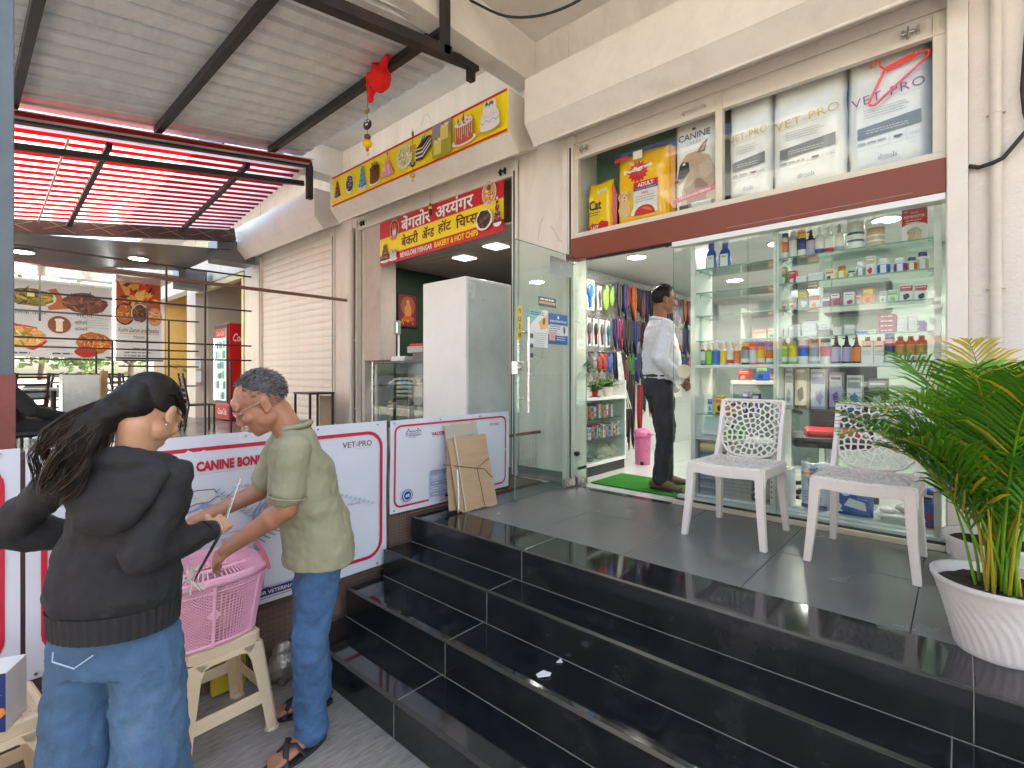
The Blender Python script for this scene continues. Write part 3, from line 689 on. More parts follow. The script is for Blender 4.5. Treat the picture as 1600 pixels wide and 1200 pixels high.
def carton(x, y, z, wd, h, dp, c1, c2, c3, name, label, cat, group=None, seed=0, rot=0, stripe=None):
    r = random.Random(seed); b = MB(); b.obox((x, y, z+h/2), (wd, dp, h), (0, 0, rot))
    o = b.build(name, [pcol(COL[c1])], bevel=.0008); tag(o, label, cat, group)
    if wd > .03 and h > .03:
        E = Matrix.Rotation(R_(rot), 3, 'Z'); U = E@Vector((1, 0, 0)); o0 = Vector((x, y, z))-U*wd/2+E@Vector((0, -dp/2, 0))
        P = Print(o0, U, (0, 0, 1), .0008); k = r.random()
        P.rect(wd*.04, h*.62, wd*.96, h*.93, COL[c2]); P.rect(wd*.12, h*.80, wd*.85, h*.86, COL['w'] if c2 != 'w' else COL[c3])
        P.blob(wd*(.4+.2*k), h*.30, wd*.25, h*.17, COL[c3] if c3 != c1 else COL['grey'], 12, .3, seed); P.lines(wd*.12, h*.70, wd*.8, 2, h*.06, h*.02, COL['grey'], seed=seed); P.rect(0, 0, wd, h*.06, COL[c3] if c3 not in ('w',) else COL[c2])
        P.build('print', o)
    return o

# ---- shell of the shop interior
ish = thing('shop_interior', 'white painted inside of the pet shop with shiny pale floor', 'room', (-1.3, 6, PZ))
wp = mat('white_interior_paint', (.60, .645, .615), .6, var=.04); flo = mat('glossy_white_tile', (.62, .64, .62), .08, var=.04, vs=3)
box_obj('side_wall', wp, -3.06, -2.96, 3.87, 8.3, PZ, 2.9, ish, 0)
box_obj('side_wall', wp, .35, .45, 3.87, 8.3, PZ, 2.9, ish, 0)
box_obj('back_wall', wp, -3.06, .45, 8.3, 8.4, PZ, 2.9, ish, 0)
box_obj('ceiling', mat('ceiling_paint', (.62, .64, .62), .7, var=.04), -3.06, .45, 3.62, 8.3, 2.745, 2.775, ish, 0)
for i in range(6):
    for j in range(8): MB().box(-2.96+.6*i+.001, min(-2.36+.6*i, .35)-.001, 3.66+.585*j+.001, 3.66+.585*(j+1)-.001, PZ-.02, PZ+.003).build('floor_tile', flo, ish)
box_obj('sub_floor', tile_m, -3.06, .45, 3.6, 8.3, PZ-.1, PZ-.021, ish, 0)
disc = mat('led_panel_lit', (1, .98, .95), .4, var=0, emit=14)
def ceiling_lamp(x, y, z, r=.085, power=12, label='', parent=None, col=(1, .97, .92), group='round ceiling lamps inside the pet shop'):
    t = thing('ceiling_lamp', label, 'lamp', (x, y, z), group)
    MB().lathe([(r*1.12, 0), (r*1.15, -.006), (r*.98, -.012)], (x, y, z), 24).build('lamp_rim', white_lam, t)
    MB().lathe([(r*.97, -.0125), (r*.9, -.0135), (0.0001, -.014)], (x, y, z), 24).build('diffuser', disc, t)
    l = bpy.data.lights.new('lamp_light', 'AREA'); l.shape = 'DISK'; l.size = r*1.9; l.energy = power; l.color = col
    lo = bpy.data.objects.new('lamp_light', l); C.objects.link(lo); lo.location = (x, y, z-.02)
LQ = [(-2.3, 4.35, 'nearest round ceiling lamp just inside the pet shop door'), (-1.15, 4.7, 'round ceiling lamp seen through the left bay of empty glass shelves'), (-.4, 4.5, 'round ceiling lamp above the right end of the display shelves'),
      (-2.0, 6.2, 'round ceiling lamp deep in the shop behind the standing man'), (-.8, 6.3, 'round ceiling lamp deep in the shop behind the display'), (-1.5, 7.6, 'farthest round ceiling lamp near the back wall')]
for x, y, lb in LQ: ceiling_lamp(x, y, 2.744, .085, 2.2, lb)
# glare panel high in the right bay
# back shelving deep inside, with goods
bs = thing('back_shelving', 'pale shelving full of goods along the back of the pet shop', 'shelving', (-1.2, 7.9, PZ))
for k in range(5):
    MB().box(-2.4, -1.1, 7.75, 8.25, PZ+.25+.4*k, PZ+.27+.4*k).build('shelf', white_lam, bs)
for x in (-2.42, -1.1): MB().box(x, x+.02, 7.75, 8.25, PZ, 2.6).build('side_panel', white_lam, bs)
r = random.Random(5); keys = ['red', 'blue', 'w', 'org', 'lime', 'beige', 'navy', 'teal', 'pink', 'cream']
n_ = 0
KTH = ['first', 'second', 'third', 'fourth', 'fifth', 'sixth', 'seventh', 'eighth', 'ninth', 'tenth', 'eleventh', 'twelfth', 'thirteenth']
for k in range(4):
    x = -2.3; ix = -1
    while x < -1.35:
        ix += 1
        wd = r.uniform(.09, .2); h = r.uniform(.14, .3); c = r.choice(keys); n_ += 1
        if not (x < -1.1 < x+wd+.03):
            carton(x+wd/2, 8.0, PZ+.27+.4*k, wd, h, .2, c, r.choice(keys), r.choice(keys), 'carton', '%s carton, %s from the left end, on the %s row of the back shelving' % ({'w': 'white', 'org': 'orange'}.get(c, c), KTH[ix] if ix < 13 else 'number %d' % (ix+1), ['lowest', 'second', 'third', 'top'][k]), 'carton', 'cartons on the shelving at the back', n_)
        x += wd+.02

# ---- upper display (transom) with food bags
tr = thing('transom_display', 'cream framed glass display above the brown panel, green board behind', 'display case', (-1.28, 3.6, 2.79))
fr = MB
MB().box(-2.497, -.06, 3.595, 3.655, 2.79, 2.835).build('bottom_frame', alu_cream, tr, bevel=.002)
MB().box(-2.497, -2.455, 3.597, 3.653, 2.8355, 3.6).build('side_frame', alu_cream, tr, bevel=.002)
MB().box(-.115, -.0605, 3.597, 3.653, 2.8355, 3.6).build('side_frame', alu_cream, tr, bevel=.002)
MB().box(-1.29, -1.243, 3.594, 3.653, 2.8355, 3.6).build('mullion', alu_cream, tr, bevel=.002)
MB().box(-2.455, -1.29, 3.62, 3.626, 2.8355, 3.6).build('glass_pane', glass_tr, tr); MB().box(-1.243, -.115, 3.62, 3.626, 2.8355, 3.6).build('glass_pane', glass_tr, tr)
gb = mat('green_board', srgb(88, 122, 100), .5, var=.08, vs=2)
for i in range(9): MB().box(-2.55+.31*i, min(.03, -2.55+.31*i+.3085), 3.97, 3.985, 2.80, 3.66).build('back_board', gb, tr, bevel=.002)
MB().box(-2.55, .03, 3.655, 3.97, 2.78, 2.80).box(-2.56, -2.5, 3.655, 3.97, 2.8, 3.66).build('loft_shelf', white_lam, tr)
MB().box(-2.5, .03, 3.656, 3.97, 3.66, 3.68).build('loft_top', white_lam, tr)
# brown panel
bp_ = thing('brown_panel', 'long dark brown glossy panel between upper display and shop glass', 'panel', (-1.28, 3.6, 2.6))
MB().box(-2.505, -.06, 3.565, 3.66, 2.603, 2.789).build('face_panel', brown_acp, bp_, bevel=.004)
MB().box(-1.60, -.06, 3.57, 3.66, 2.565, 2.602).build('lower_trim', white_lam, bp_, bevel=.002)
MB().box(-1.20, -.2, 3.562, 3.5645, 2.628, 2.6295).build('scratch', cream_grey, bp_)

def bag(name, label, x0, x1, z0, z1, y, dp, m, cat='food bag', group=None, wr=.004, seed=1, taper=0, m2=None):
    "pillow shaped sack: flat-ish printed front, bulging sides, flattened seal at the top"
    t = thing(name, label, cat, ((x0+x1)/2, y, z0), group); b = MB(); nx, nz = 14, 20; fr_, bk = [], []
    def F_(u, v):
        e = min(1, (1-abs(2*u-1))*5)**.6*min(1, (1-v)*4+.02)**.7*min(1, v*8+.25)**.5
        n_ = noise.noise(Vector((u*4+seed, v*5, seed*3.1)))*wr+noise.noise(Vector((u*14+seed, v*16, seed)))*wr*.5
        return e*dp/2+n_*e
    def X_(u, v): return x0+(x1-x0)*(u+taper*(v-.5)*(.5-u)*2)+noise.noise(Vector((v*5, seed, u)))*wr
    vs = []
    for s_ in (-1, 1):
        for j in range(nz+1):
            for i in range(nx+1):
                u, v = i/nx, j/nz; vs.append((X_(u, v), y+s_*F_(u, v), z0+(z1-z0)*v+.006*math.sin(u*7+seed)*(v > .97)))
    W_ = nx+1; K = W_*(nz+1); fs = []
    for j in range(nz):
        for i in range(nx):
            a = j*W_+i; fs.append((a, a+1, a+W_+1, a+W_)); fs.append((K+a+1, K+a, K+a+W_, K+a+W_+1))
    for j in range(nz): a = j*W_; fs.append((a+W_, K+a+W_, K+a, a)); a += nx; fs.append((a, K+a, K+a+W_, a+W_))
    for i in range(nx): fs.append((i+1, i, K+i, K+i+1)); a = nz*W_+i; fs.append((a, a+1, K+a+1, K+a))
    b.add(vs, fs, 0, True); b.build('sack', m, t)
    P = Print((x0, y-dp/2-wr*1.1, z0), (1, 0, 0), (0, 0, 1), .0)
    return t, P
glossy = lambda n, c: mat(n, c, .22, var=.05, vs=9, bump=.25, bs=9, coat=.3)
dark_blue = srgb(40, 60, 140)
def dog(P, cx, cy, s, fur, dark, seed=1):
    "simple seated dog portrait in flat ink"
    P.blob(cx, cy-s*.75, s*.42, s*.6, fur, 20, .08, seed); P.ell(cx, cy, s*.34, s*.38, fur)
    P.ell(cx-s*.33, cy+s*.02, s*.12, s*.28, tuple(c*.7 for c in fur)); P.ell(cx+s*.33, cy+s*.02, s*.12, s*.28, tuple(c*.7 for c in fur))
    P.ell(cx, cy-s*.12, s*.17, s*.15, tuple(min(1, c*1.25) for c in fur)); P.ell(cx, cy-s*.06, s*.07, s*.05, dark)
    P.ell(cx-s*.13, cy+s*.1, s*.035, s*.04, dark); P.ell(cx+s*.13, cy+s*.1, s*.035, s*.04, dark); P.ell(cx, cy-s*.23, s*.05, s*.06, srgb(200, 90, 90))
t, P = bag('food_bag', 'small yellow cat food bag at the left end of the upper display', -2.44, -2.20, 2.836, 3.28, 3.76, .10, glossy('yellow_bag', srgb(252, 205, 10)), seed=2)
P.text('drools', .11, .33, .045, COL['w'], w=.10, bold=.03, rot=6); P.text('Cat', .03, .20, .085, COL['blk'], w=.12, bold=.03); P.lines(.03, .175, .14, 2, .02, .006, COL['blk'])
P.poly([(0.01, 0.005), (.22, 0.005), (.22, .08), (.15, .10), (.12, .075), (.06, .09), (.01, .05)], COL['red']); P.text('24/7', .04, .03, .035, COL['w'], bold=.02)
P.ell(.05, .30, .02, .02, srgb(255, 225, 90)); P.build('print', t)
MB().prism([(0, 0), (.035, 0), (.035, .30), (.012, .40), (0, .4)], (-2.198, 3.74, 2.84), (1, .3, 0), (0, 0, 1), -.07).build('side_gusset', glossy('red_bag_side', COL['red']), t, bevel=.01)
t, P = bag('food_bag', 'large yellow dog food bag with red rosette logo and retriever picture', -2.15, -1.69, 2.836, 3.435, 3.77, .14, glossy('deep_yellow_bag', srgb(250, 190, 5)), seed=4)
star = [(.21+(.095 if i % 2 else .07)*math.cos(R_(i*12)), .42+(.095 if i % 2 else .07)*math.sin(R_(i*12))*.95) for i in range(30)]
P.poly(star, COL['red']); P.text('Pedigree', .21, .42, .045, COL['w'], w=.25, bold=.03, align='C', rot=5); P.text('Pedigree', .21, .421, .042, COL['w'], w=.245, bold=.05, align='C', rot=5)
P.rect(.17, .12, .38, .32, srgb(225, 220, 215)); P.rect(.17, .285, .38, .335, COL['red']); P.rect(.17, .265, .38, .285, dark_blue); P.text('ADULT', .275, .293, .032, COL['w'], align='C', bold=.03); P.text('Chicken & Vegetables', .275, .270, .011, COL['w'], w=.18, align='C'); P.text('100%', .27, .228, .022, COL['red'], align='C', bold=.02); P.lines(.19, .21, .36, 3, .02, .007, COL['grey'])
dog(P, .09, .24, .13, srgb(225, 185, 125), (.02, .02, .02)); P.ell(.27, .07, .12, .10, COL['w'], a0=0, a1=180); P.ell(.27, .065, .09, .075, COL['red'], a0=0, a1=180); P.ell(.27, .06, .07, .06, COL['org'], a0=20, a1=110)
P.line([(.005, .585), (.455, .585)], .016, dark_blue); P.rect(.17, .52, .25, .585, srgb(235, 225, 205)); P.line([(0.01, .55), (.12, .56)], .03, COL['red']); P.build('print', t)
MB().prism([(0, 0), (.03, 0), (.03, .56), (.0, .57)], (-1.688, 3.75, 2.84), (1, .6, 0), (0, 0, 1), -.04).build('side_gusset', glossy('amber_bag_side', srgb(225, 150, 10)), t, bevel=.008)
t, P = bag('food_bag', 'white food bag with tan dog portrait and crimson band', -1.645, -1.325, 2.836, 3.56, 3.765, .12, glossy('white_bag', (.78, .76, .72)), seed=6)
P.text('CANINE', .16, .545, .05, COL['blk'], w=.24, align='C', bold=.01); P.text('CREEK', .16, .505, .025, COL['grey'], w=.12, align='C'); P.ell(.16, .62, .015, .01, COL['blk'])
tan, tan2 = srgb(190, 160, 135), srgb(150, 118, 100)
P.poly([(.06, 0.06), (.31, 0.06), (.31, .30), (.27, .40), (.20, .42), (.10, .25), (.07, .18)], tan); P.blob(.18, .14, .09, .10, tan2, 16, .2, 3)
P.poly([(.02, .24), (.05, .225), (.10, .27), (.20, .30), (.24, .36), (.22, .42), (.17, .45), (.10, .44), (.05, .37), (.035, .31)], tan); P.poly([(.035, .27), (.08, .265), (.13, .31), (.12, .38), (.07, .39), (.05, .36)], srgb(45, 38, 38))
P.poly([(.18, .43), (.24, .43), (.265, .52), (.22, .49)], srgb(120, 88, 80)); P.poly([(.20, .44), (.235, .44), (.25, .495)], srgb(200, 150, 140)); P.ell(.085, .372, .011, .009, (.8, .8, .8)); P.ell(.028, .25, .018, .012, srgb(80, 50, 50)); P.blob(.25, .30, .05, .07, srgb(205, 180, 158), 14, .2, 8)
P.poly([(0, .09), (.32, .13), (.32, .175), (0, .12)], srgb(200, 30, 80)); P.text('IMMUNIZATION FORMULA', .05, .108, .018, COL['w'], w=.24, rot=7); P.rect(.05, .02, .12, .065, (.1, .1, .1)); P.rect(.14, .03, .29, .07, (.7, .7, .68)); P.build('print', t)
def vet(label, x0, x1, z1, cword, seed, strip=.27, word='VET-PRO', y=3.765):
    W = x1-x0; t, P = bag('food_bag', label, x0, x1, 2.836, z1, y, .15, glossy('clear_wrapped_bag', (.80, .80, .77)), seed=seed, wr=.012)
    k = W/.38
    P.text(word, W*.5, .40*min(1, (z1-2.836)/.66)+.02, .052, cword, w=W*.86, align='C', rot=5, sp=1.1, bold=-.005)
    P.line([(W*.12, .40), (W*.9, .415)], .0015, COL['grey']); P.lines(W*.22, .37, W*.75, 4, .015, .004, COL['grey'], seed=seed)
    P.poly([(W*.14, .205), (W*.88, .225), (W*.88, .30), (W*.14, .27)], (.16, .17, .18)); P.lines(W*.25, .245, W*.75, 2, .014, .006, (.5, .5, .5), .1, seed)
    P.lines(W*.14, .17, W*.48, 1, .02, .012, COL['grey'], 0, seed); P.line([(W*.52, .135), (W*.52, .20)], .0012, COL['grey']); P.line([(W*.72, .14), (W*.72, .205)], .0012, COL['grey']); P.blob(W*.62, .175, .018, .009, (.1, .1, .1), 10, .3, 2); P.text('10 KG', W*.76, .165, .014, COL['grey'], w=W*.11)
    P.line([(W*.14, .135), (W*.88, .145)], .0012, COL['grey']); P.text('drools', W*.5, .06, .03, srgb(110, 120, 150), w=W*.22, align='C', bold=.03); P.text('drools', W*.5, .063, .024, COL['w'], w=W*.20, align='C', bold=.0); P.build('print', t); return t
vet('clear wrapped white food bag with gold lettering, next to the mullion', -1.24, -.955, 3.60, srgb(200, 170, 90), 11)
vet('clear wrapped white food bag with gold lettering, middle of three', -.955, -.53, 3.58, srgb(205, 175, 90), 12)
vet('clear wrapped white food bag with purple lettering behind a red hanger', -.525, -.118, 3.62, srgb(150, 50, 110), 13)
# red plastic hanger against the glass
hp = mat('red_plastic', srgb(255, 55, 60), .3, var=.03)
hg = MB(); A = Matrix.Rotation(R_(-38), 3, 'Y')
def hgp(x, z): v = A@Vector((x, 0, z)); return (-.30+v.x, 3.655, 3.37+v.z)
hg.tube([hgp(-.17, -.05), hgp(-.16, -.07), hgp(.16, -.07), hgp(.175, -.05), hgp(.165, -.035), hgp(.03, .035), hgp(0, .05), hgp(-.03, .035), hgp(-.165, -.035)], .0075, 8, closed=True)
hg.tube([hgp(0, .045), hgp(0, .09), hgp(.015, .11), hgp(.005, .135), hgp(-.02, .13), hgp(-.028, .115)], .0055, 8); hg.beam(hgp(.0, .048), hgp(.13, -.01), .006, .028)
tag(hg.build('clothes_hanger', hp), 'red plastic clothes hanger leaning in front of the rightmost white bag', 'hanger')

# ---- main display window with glass shelves
dw = thing('display_window', 'tall glass display window with white frame and glass shelves of pet products', 'shop window', (-.8, 3.6, PZ))
sill_m = mat('cream_sill', (.66, .58, .46), .45, dirt=.25)
MB().box(-1.60, -.06, 3.575, 3.66, PZ, PZ+.03).build('sill', sill_m, dw, bevel=.003); MB().box(-1.59, -.06, 3.60, 3.655, PZ+.031, PZ+.036).build('gasket', rubber, dw); MB().box(-1.59, -.06, 3.64, 3.70, PZ+.03, PZ+.055).build('track', white_lam, dw, bevel=.002)
for x0, x1, y in ((-1.60, -.885, 3.595), (-.905, -.062, 3.615)):
    MB().box(x0, x1, y, y+.008, PZ+.032, 2.566).build('glass_pane', glass_disp, dw); MB().box(x0-.0008, x0, y, y+.008, PZ+.032, 2.566).build('glass_edge', glass_edge, dw)
for x in (-1.485, -.925, -.105):
    MB().box(x, x+.02, 3.665, 4.02, PZ+.055, 2.70).build('divider', white_lam, dw, bevel=.002)
    MB().box(x-.006, x+.026, 3.655, 3.665, PZ+.056, 2.70).build('divider_edge', mat('cream_edge', (.72, .70, .62), .4), dw, bevel=.001)
ZS = [2.395, 2.222, 2.050, 1.868]
for z in ZS:
    for x0, x1 in ((-1.464, -.926), (-.904, -.106)):
        sh = MB().box(x0, x1, 3.69, 3.99, z-.008, z).build('glass_shelf', glass_shelf, dw); MB().box(x0, x1, 3.688, 3.69, z-.008, z).build('shelf_edge', glass_edge, sh)
        bk = MB()
        for x in (x0+.012, x1-.012):
            for y in (3.74, 3.93): bk.tube([(x, y, z-.035), (x, y, z-.012), (x+(.022 if x < x0+.1 else -.022), y, z-.01)], .0035, 6)
        bk.build('shelf_bracket', chrome, dw)
for x0, x1 in ((-1.464, -.926), (-.904, -.106)):
    MB().box(x0, x1, 3.668, 4.0, 1.668, 1.688).build('counter_board', white_lam, dw, bevel=.002)
    MB().box(x0, x1, 3.70, 4.0, PZ+.056, PZ+.075).build('base_board', white_lam, dw, bevel=.002)
MB().box(-1.464, -.926, 3.70, 3.98, 1.322, 1.330).build('glass_shelf', glass_shelf, dw); MB().box(-1.464, -.926, 3.672, 3.98, 1.142, 1.155).build('board_shelf', white_lam, dw, bevel=.002)
for i in range(3): MB().box(-1.2+.27*i, -1.192+.27*i, 4.0, 4.012, 1.69, 2.74).build('mirror_strip', glass, dw)

WORD = {'w': 'white', 'grey': 'grey', 'blue': 'blue', 'magenta': 'magenta', 'purple': 'violet'}
ORD = ['bottom', 'second', 'third', 'fourth', 'fifth', 'sixth', 'seventh']
KTH = ['first', 'second', 'third', 'fourth', 'fifth', 'sixth', 'seventh', 'eighth', 'ninth', 'tenth', 'eleventh', 'twelfth', 'thirteenth']
def row(R, z, where, group, y=3.80):
    ks = 0
    for i, (x, wd, h, kind, c1, c2, c3, desc) in enumerate(R):
        lb = desc+' on '+where; h *= 1.06; wd = wd*1.1 if kind not in ('box', 'card') and not kind.startswith('stack') else wd
        if kind.startswith('stack'):
            n = int(kind[5:]); hh = h/n
            for k in range(n):
                col = 'w' if (c1 == 'grey' and k >= 2) else c1
                b = MB().obox((x+rt.uniform(-.002, .002), y, z+hh*(k+.5)+.0002), (wd*rt.uniform(.96, 1), .11, hh-.0012), (0, 0, rt.uniform(-2, 2)))
                o = b.build('medicine_box', pcol(COL[col]), bevel=.0006)
                tag(o, '%s flat %s medicine box from below in %s stack on %s' % (ORD[k], WORD[col], KTH[ks], where), 'box', 'flat medicine boxes on '+where)
                if hh > .018:
                    P = Print((x-wd/2, y-.055, z+hh*k), (1, 0, 0), (0, 0, 1), .003); P.lines(wd*.15, hh*.45, wd*.85, 1, .01, hh*.22, COL['w'] if c1 in ('magenta', 'purple', 'blue') else COL['grey'], .1, i); P.build('print', o)
            ks += 1; continue
        nm = 'carton' if kind in ('box', 'card', 'box_b') else ('jar' if kind in ('jar', 'tub') else 'bottle')
        if kind == 'box': carton(x, y, z, wd, h, .05, c1, c2, c3, nm, lb, 'carton', group, i)
        elif kind == 'card':
            o = carton(x, y, z, wd, h, .04, 'w', 'w', 'w', nm, lb, 'carton', group, i); P = Print((x-wd/2, y-.02, z), (1, 0, 0), (0, 0, 1), .0045)
            P.rect(0, h*.45, wd, h, COL['red']); P.ell(wd*.5, h*.42, wd*.5, h*.12, COL['w'], a0=0, a1=180); P.text('PUP BOOSTER', wd*.5, h*.68, h*.07, COL['w'], w=wd*.8, align='C', bold=.02); P.text('drools', wd*.5, h*.8, h*.06, COL['w'], w=wd*.28, align='C'); P.ell(wd*.15, h*.86, wd*.07, wd*.06, srgb(240, 150, 150)); P.lines(wd*.15, h*.6, wd*.8, 2, h*.06, h*.02, COL['w']); dog(P, wd*.38, h*.27, h*.2, srgb(190, 165, 120), COL['blk']); dog(P, wd*.62, h*.27, h*.2, srgb(205, 185, 140), COL['blk']); P.build('print', o)
        elif kind == 'box_b':
            t = thing('bottle', lb, 'bottle', (x, y, z), group); MB().obox((x, y, z+h*.42), (wd, .045, h*.84)).build('container', plastic('w'), t, bevel=.004); MB().cyl((x, y, z+h*.84), (x, y, z+h), wd*.2).build('cap', plastic(c2), t)
            P = Print((x-wd/2, y-.0225, z), (1, 0, 0), (0, 0, 1)); P.rect(wd*.1, h*.5, wd*.9, h*.7, COL['cream']); P.rect(wd*.12, h*.62, wd*.85, h*.67, COL['teal']); P.lines(wd*.15, h*.45, wd*.85, 3, h*.07, h*.02, COL['grey'], seed=i); P.build('print', t)
        else: bottle(kind, x, y, z, wd, h, c1, c2, c3, nm, lb, nm, group)
row(ROW1, ZS[0]+.0005, 'the top right shelf', 'products on the top right glass shelf')
row(ROW2, ZS[1]+.0005, 'the second right shelf', 'products on the second right glass shelf')
row(ROW3, ZS[2]+.0005, 'the third right shelf', 'products on the third right glass shelf')
row(ROW4, ZS[3]+.0005, 'the fourth right shelf', 'stacks')
row(ROW5, 1.6885, 'the right white counter', 'bottles on the right white counter')
row(BAY1, ZS[0]+.0005, 'the top left shelf', 'blue bottles on the top left shelf')
row(BAY5, 1.6885, 'the left white counter', 'bottles on the left white counter')
# lower part of the display
def flat_stack(x, y, z, w, d, h, n, cols, label):
    t = thing('stack_of_pads', label, 'stack', (x, y, z)); r = random.Random(n)
    for k in range(n):
        MB().obox((x+r.uniform(-.004, .004), y+r.uniform(-.004, .004), z+h*(k+.5)/n), (w*r.uniform(.96, 1), d, h/n*.86), (0, 0, r.uniform(-1.5, 1.5))).build('pad', pcol(COL[cols[k % len(cols)]] if isinstance(cols[k % len(cols)], str) else cols[k % len(cols)]), t, bevel=.002)
flat_stack(-1.385, 3.82, PZ+.076, .13, .2, .40, 18, ['grey', (.2, .24, .32), (.45, .46, .48)], 'tall stack of grey wrapped pads at the left end of the display bottom')
flat_stack(-1.19, 3.83, PZ+.076, .21, .2, .22, 16, [(.5, .47, .44), (.42, .40, .38)], 'stack of beige grey packets beside the grey pad stack')
flat_stack(-1.055, 3.84, PZ+.076, .05, .18, .24, 14, ['dgrey', 'w'], 'narrow stack of dark packets')
cream_pad = MB().obox((-1.33, 3.80, 1.10-.012), (.24, .2, .055)).build('folded_towel', mat('cream_cloth', srgb(235, 215, 165), .9, bump=.2), bevel=.02); tag(cream_pad, 'folded cream towel on top of the grey pads', 'towel')
cream_pad.location.z = .0
tray = thing('product_tray', 'tilted white display tray printed with a purple picture', 'tray', (-1.36, 3.8, 1.155))
MB().obox((-1.37, 3.80, 1.235), (.16, .02, .15), (-35, 0, 0)).build('face_card', white_lam, tray, bevel=.002); MB().box(-1.45, -1.29, 3.82, 3.9, 1.1555, 1.2).build('tray_base', white_lam, tray)
Pt = Print((-1.45, 3.748, 1.167), (1, 0, 0), (0, math.sin(R_(35)), math.cos(R_(35))), .004); Pt.ell(.08, .09, .035, .03, srgb(150, 100, 150)); Pt.blob(.08, .09, .02, .018, COL['pinkd'], 10, .3, 1); Pt.lines(.03, .03, .13, 1, .01, .01, COL['grey']); Pt.build('print', tray)
for i, (x, w_, h, c1, c2, c3, lb) in enumerate([(-1.26, .06, .10, 'grn', 'w', 'lime', 'green carton beside the tilted white tray'), (-1.19, .05, .12, 'grn', 'lime', 'w', 'second green carton beside the tilted tray')]):
    carton(x, 3.8, 1.1555, w_, h, .1, c1, c2, c3, 'carton', lb, 'carton', None, i)
for i, (x, w_, h, c1, c2, c3, lb) in enumerate([(-1.40, .035, .11, 'w', 'blue', 'cyan', 'blue and white tube on the lower left glass shelf'), (-1.33, .06, .13, 'yel', 'org', 'brown', 'yellow chew packet on the lower left glass shelf'), (-1.25, .08, .10, 'beige', 'brown', 'org', 'brown treat packet on the lower left glass shelf'),
      (-1.15, .035, .17, 'navy', 'blue', 'w', 'navy narrow carton on the lower left glass shelf'), (-1.08, .04, .15, 'purple', 'w', 'w', 'violet narrow carton on the lower left glass shelf')]):
    carton(x, 3.82, 1.3305, w_, h, .06, c1, c2, c3, 'packet', lb, 'packet', 'packets on the lower left glass shelf', i+40)
for i, (x, w_, h, c1, c2, c3, lb) in enumerate([(-.87, .05, .27, 'w', 'grey', 'grey', 'tall white carton under the right counter, first from the left'), (-.80, .07, .30, 'cream', 'beige', 'brown', 'tall cream carton with cat picture under the right counter'), (-.70, .08, .26, 'w', 'lilac', 'lilac', 'lilac carton under the right counter'),
      (-.60, .07, .24, 'lilac', 'w', 'purple', 'pale violet carton under the right counter'), (-.50, .08, .22, 'w', 'grey', 'blue', 'white carton with blue base under the right counter'), (-.38, .10, .2, 'dgrey', 'grey', 'w', 'dark grey carton under the right counter')]):
    carton(x, 3.84, 1.395, w_, h, .08, c1, c2, c3, 'carton', lb, 'carton', 'cartons under the right white counter', i+60)
MB().box(-.904, -.106, 3.74, 3.98, 1.386, 1.3945).build('glass_shelf', glass_shelf, dw)
# papers, folders, sacks at the bottom right
for i, (x, m_, lb) in enumerate([(-.955, 'w', 'narrow white folder with red dots standing beside the divider'), (-.885, 'cream', 'cream folder standing right of the divider'), (-.855, 'w', 'plain white folder standing right of the divider')]):
    o = MB().obox((x, 3.79, PZ+.076+.125), (.022, .16, .25)).build('folder', pcol(COL[m_]), bevel=.002); tag(o, lb, 'folder')
    if i == 0:
        P = Print((x-.011, 3.71, PZ+.076), (1, 0, 0), (0, 0, 1)); [P.ell(.011, .05+.035*k, .005, .006, COL['red']) for k in range(5)]; P.build('print', o)
pl_ = mat('clear_polythene', (.55, .56, .52), .25, var=.3, vs=20, bump=.6, bs=20)
b = MB(); b.ell((-1.0, 3.80, PZ+.16), (.035, .06, .09), nu=12, nv=8); tag(b.build('plastic_bag', pl_), 'crumpled clear plastic bag beside the packet stacks', 'plastic bag')
t, P = bag('product_bag', 'white product bag with orange band and blue print behind the left chair', -.80, -.63, PZ+.076, PZ+.076+.30, 3.82, .09, glossy('white_blue_bag', (.55, .58, .66)), seed=21, wr=.003)
P.rect(.01, .22, .16, .24, COL['org']); P.text('CareTab', .085, .25, .022, dark_blue, w=.11, align='C', bold=.02); P.rect(.05, .15, .11, .20, COL['cyan']); P.rect(.11, .14, .14, .165, COL['org']); P.lines(.03, .11, .13, 4, .018, .005, srgb(90, 100, 140)); P.rect(.01, .01, .16, .03, srgb(90, 85, 140)); P.build('print', t)
t, P = bag('product_bag', 'bright blue product bag with white figure behind the right chair', -.60, -.40, PZ+.076, PZ+.076+.26, 3.80, .09, glossy('blue_bag', srgb(20, 85, 175)), seed=23, wr=.003)
P.ell(.06, .17, .035, .05, (.7, .75, .8)); P.ell(.06, .17, .018, .028, srgb(70, 140, 200)); P.poly([(.05, .06), (.17, .04), (.16, .09), (.08, .11)], (.75, .8, .8)); P.lines(.12, .22, .19, 8, .016, .005, srgb(130, 180, 220)); P.text('2', .01, .02, .05, COL['w'], bold=.05); P.build('print', t)
t = thing('white_tray', 'low white tray with polythene behind the right chair', 'tray', (-.28, 3.82, PZ+.076))
MB().obox((-.27, 3.82, PZ+.115), (.24, .2, .014)).build('tray_top', white_lam, t, bevel=.004)
for sx in (-1, 1):
    for sy in (-1, 1): MB().obox((-.27+.1*sx, 3.82+.08*sy, PZ+.092), (.018, .018, .03)).build('foot', white_lam, t)
b = MB().ell((-.33, 3.80, PZ+.137), (.045, .04, .017), nu=14, nv=8); tag(b.build('mouse', white_lam), 'smooth white rounded lid on the low tray', 'lid')
b = MB().ell((-.21, 3.84, PZ+.152), (.09, .06, .032), nu=16, nv=10); tag(b.build('plastic_bag', pl_), 'pale blue crumpled polythene on the low tray', 'plastic bag')
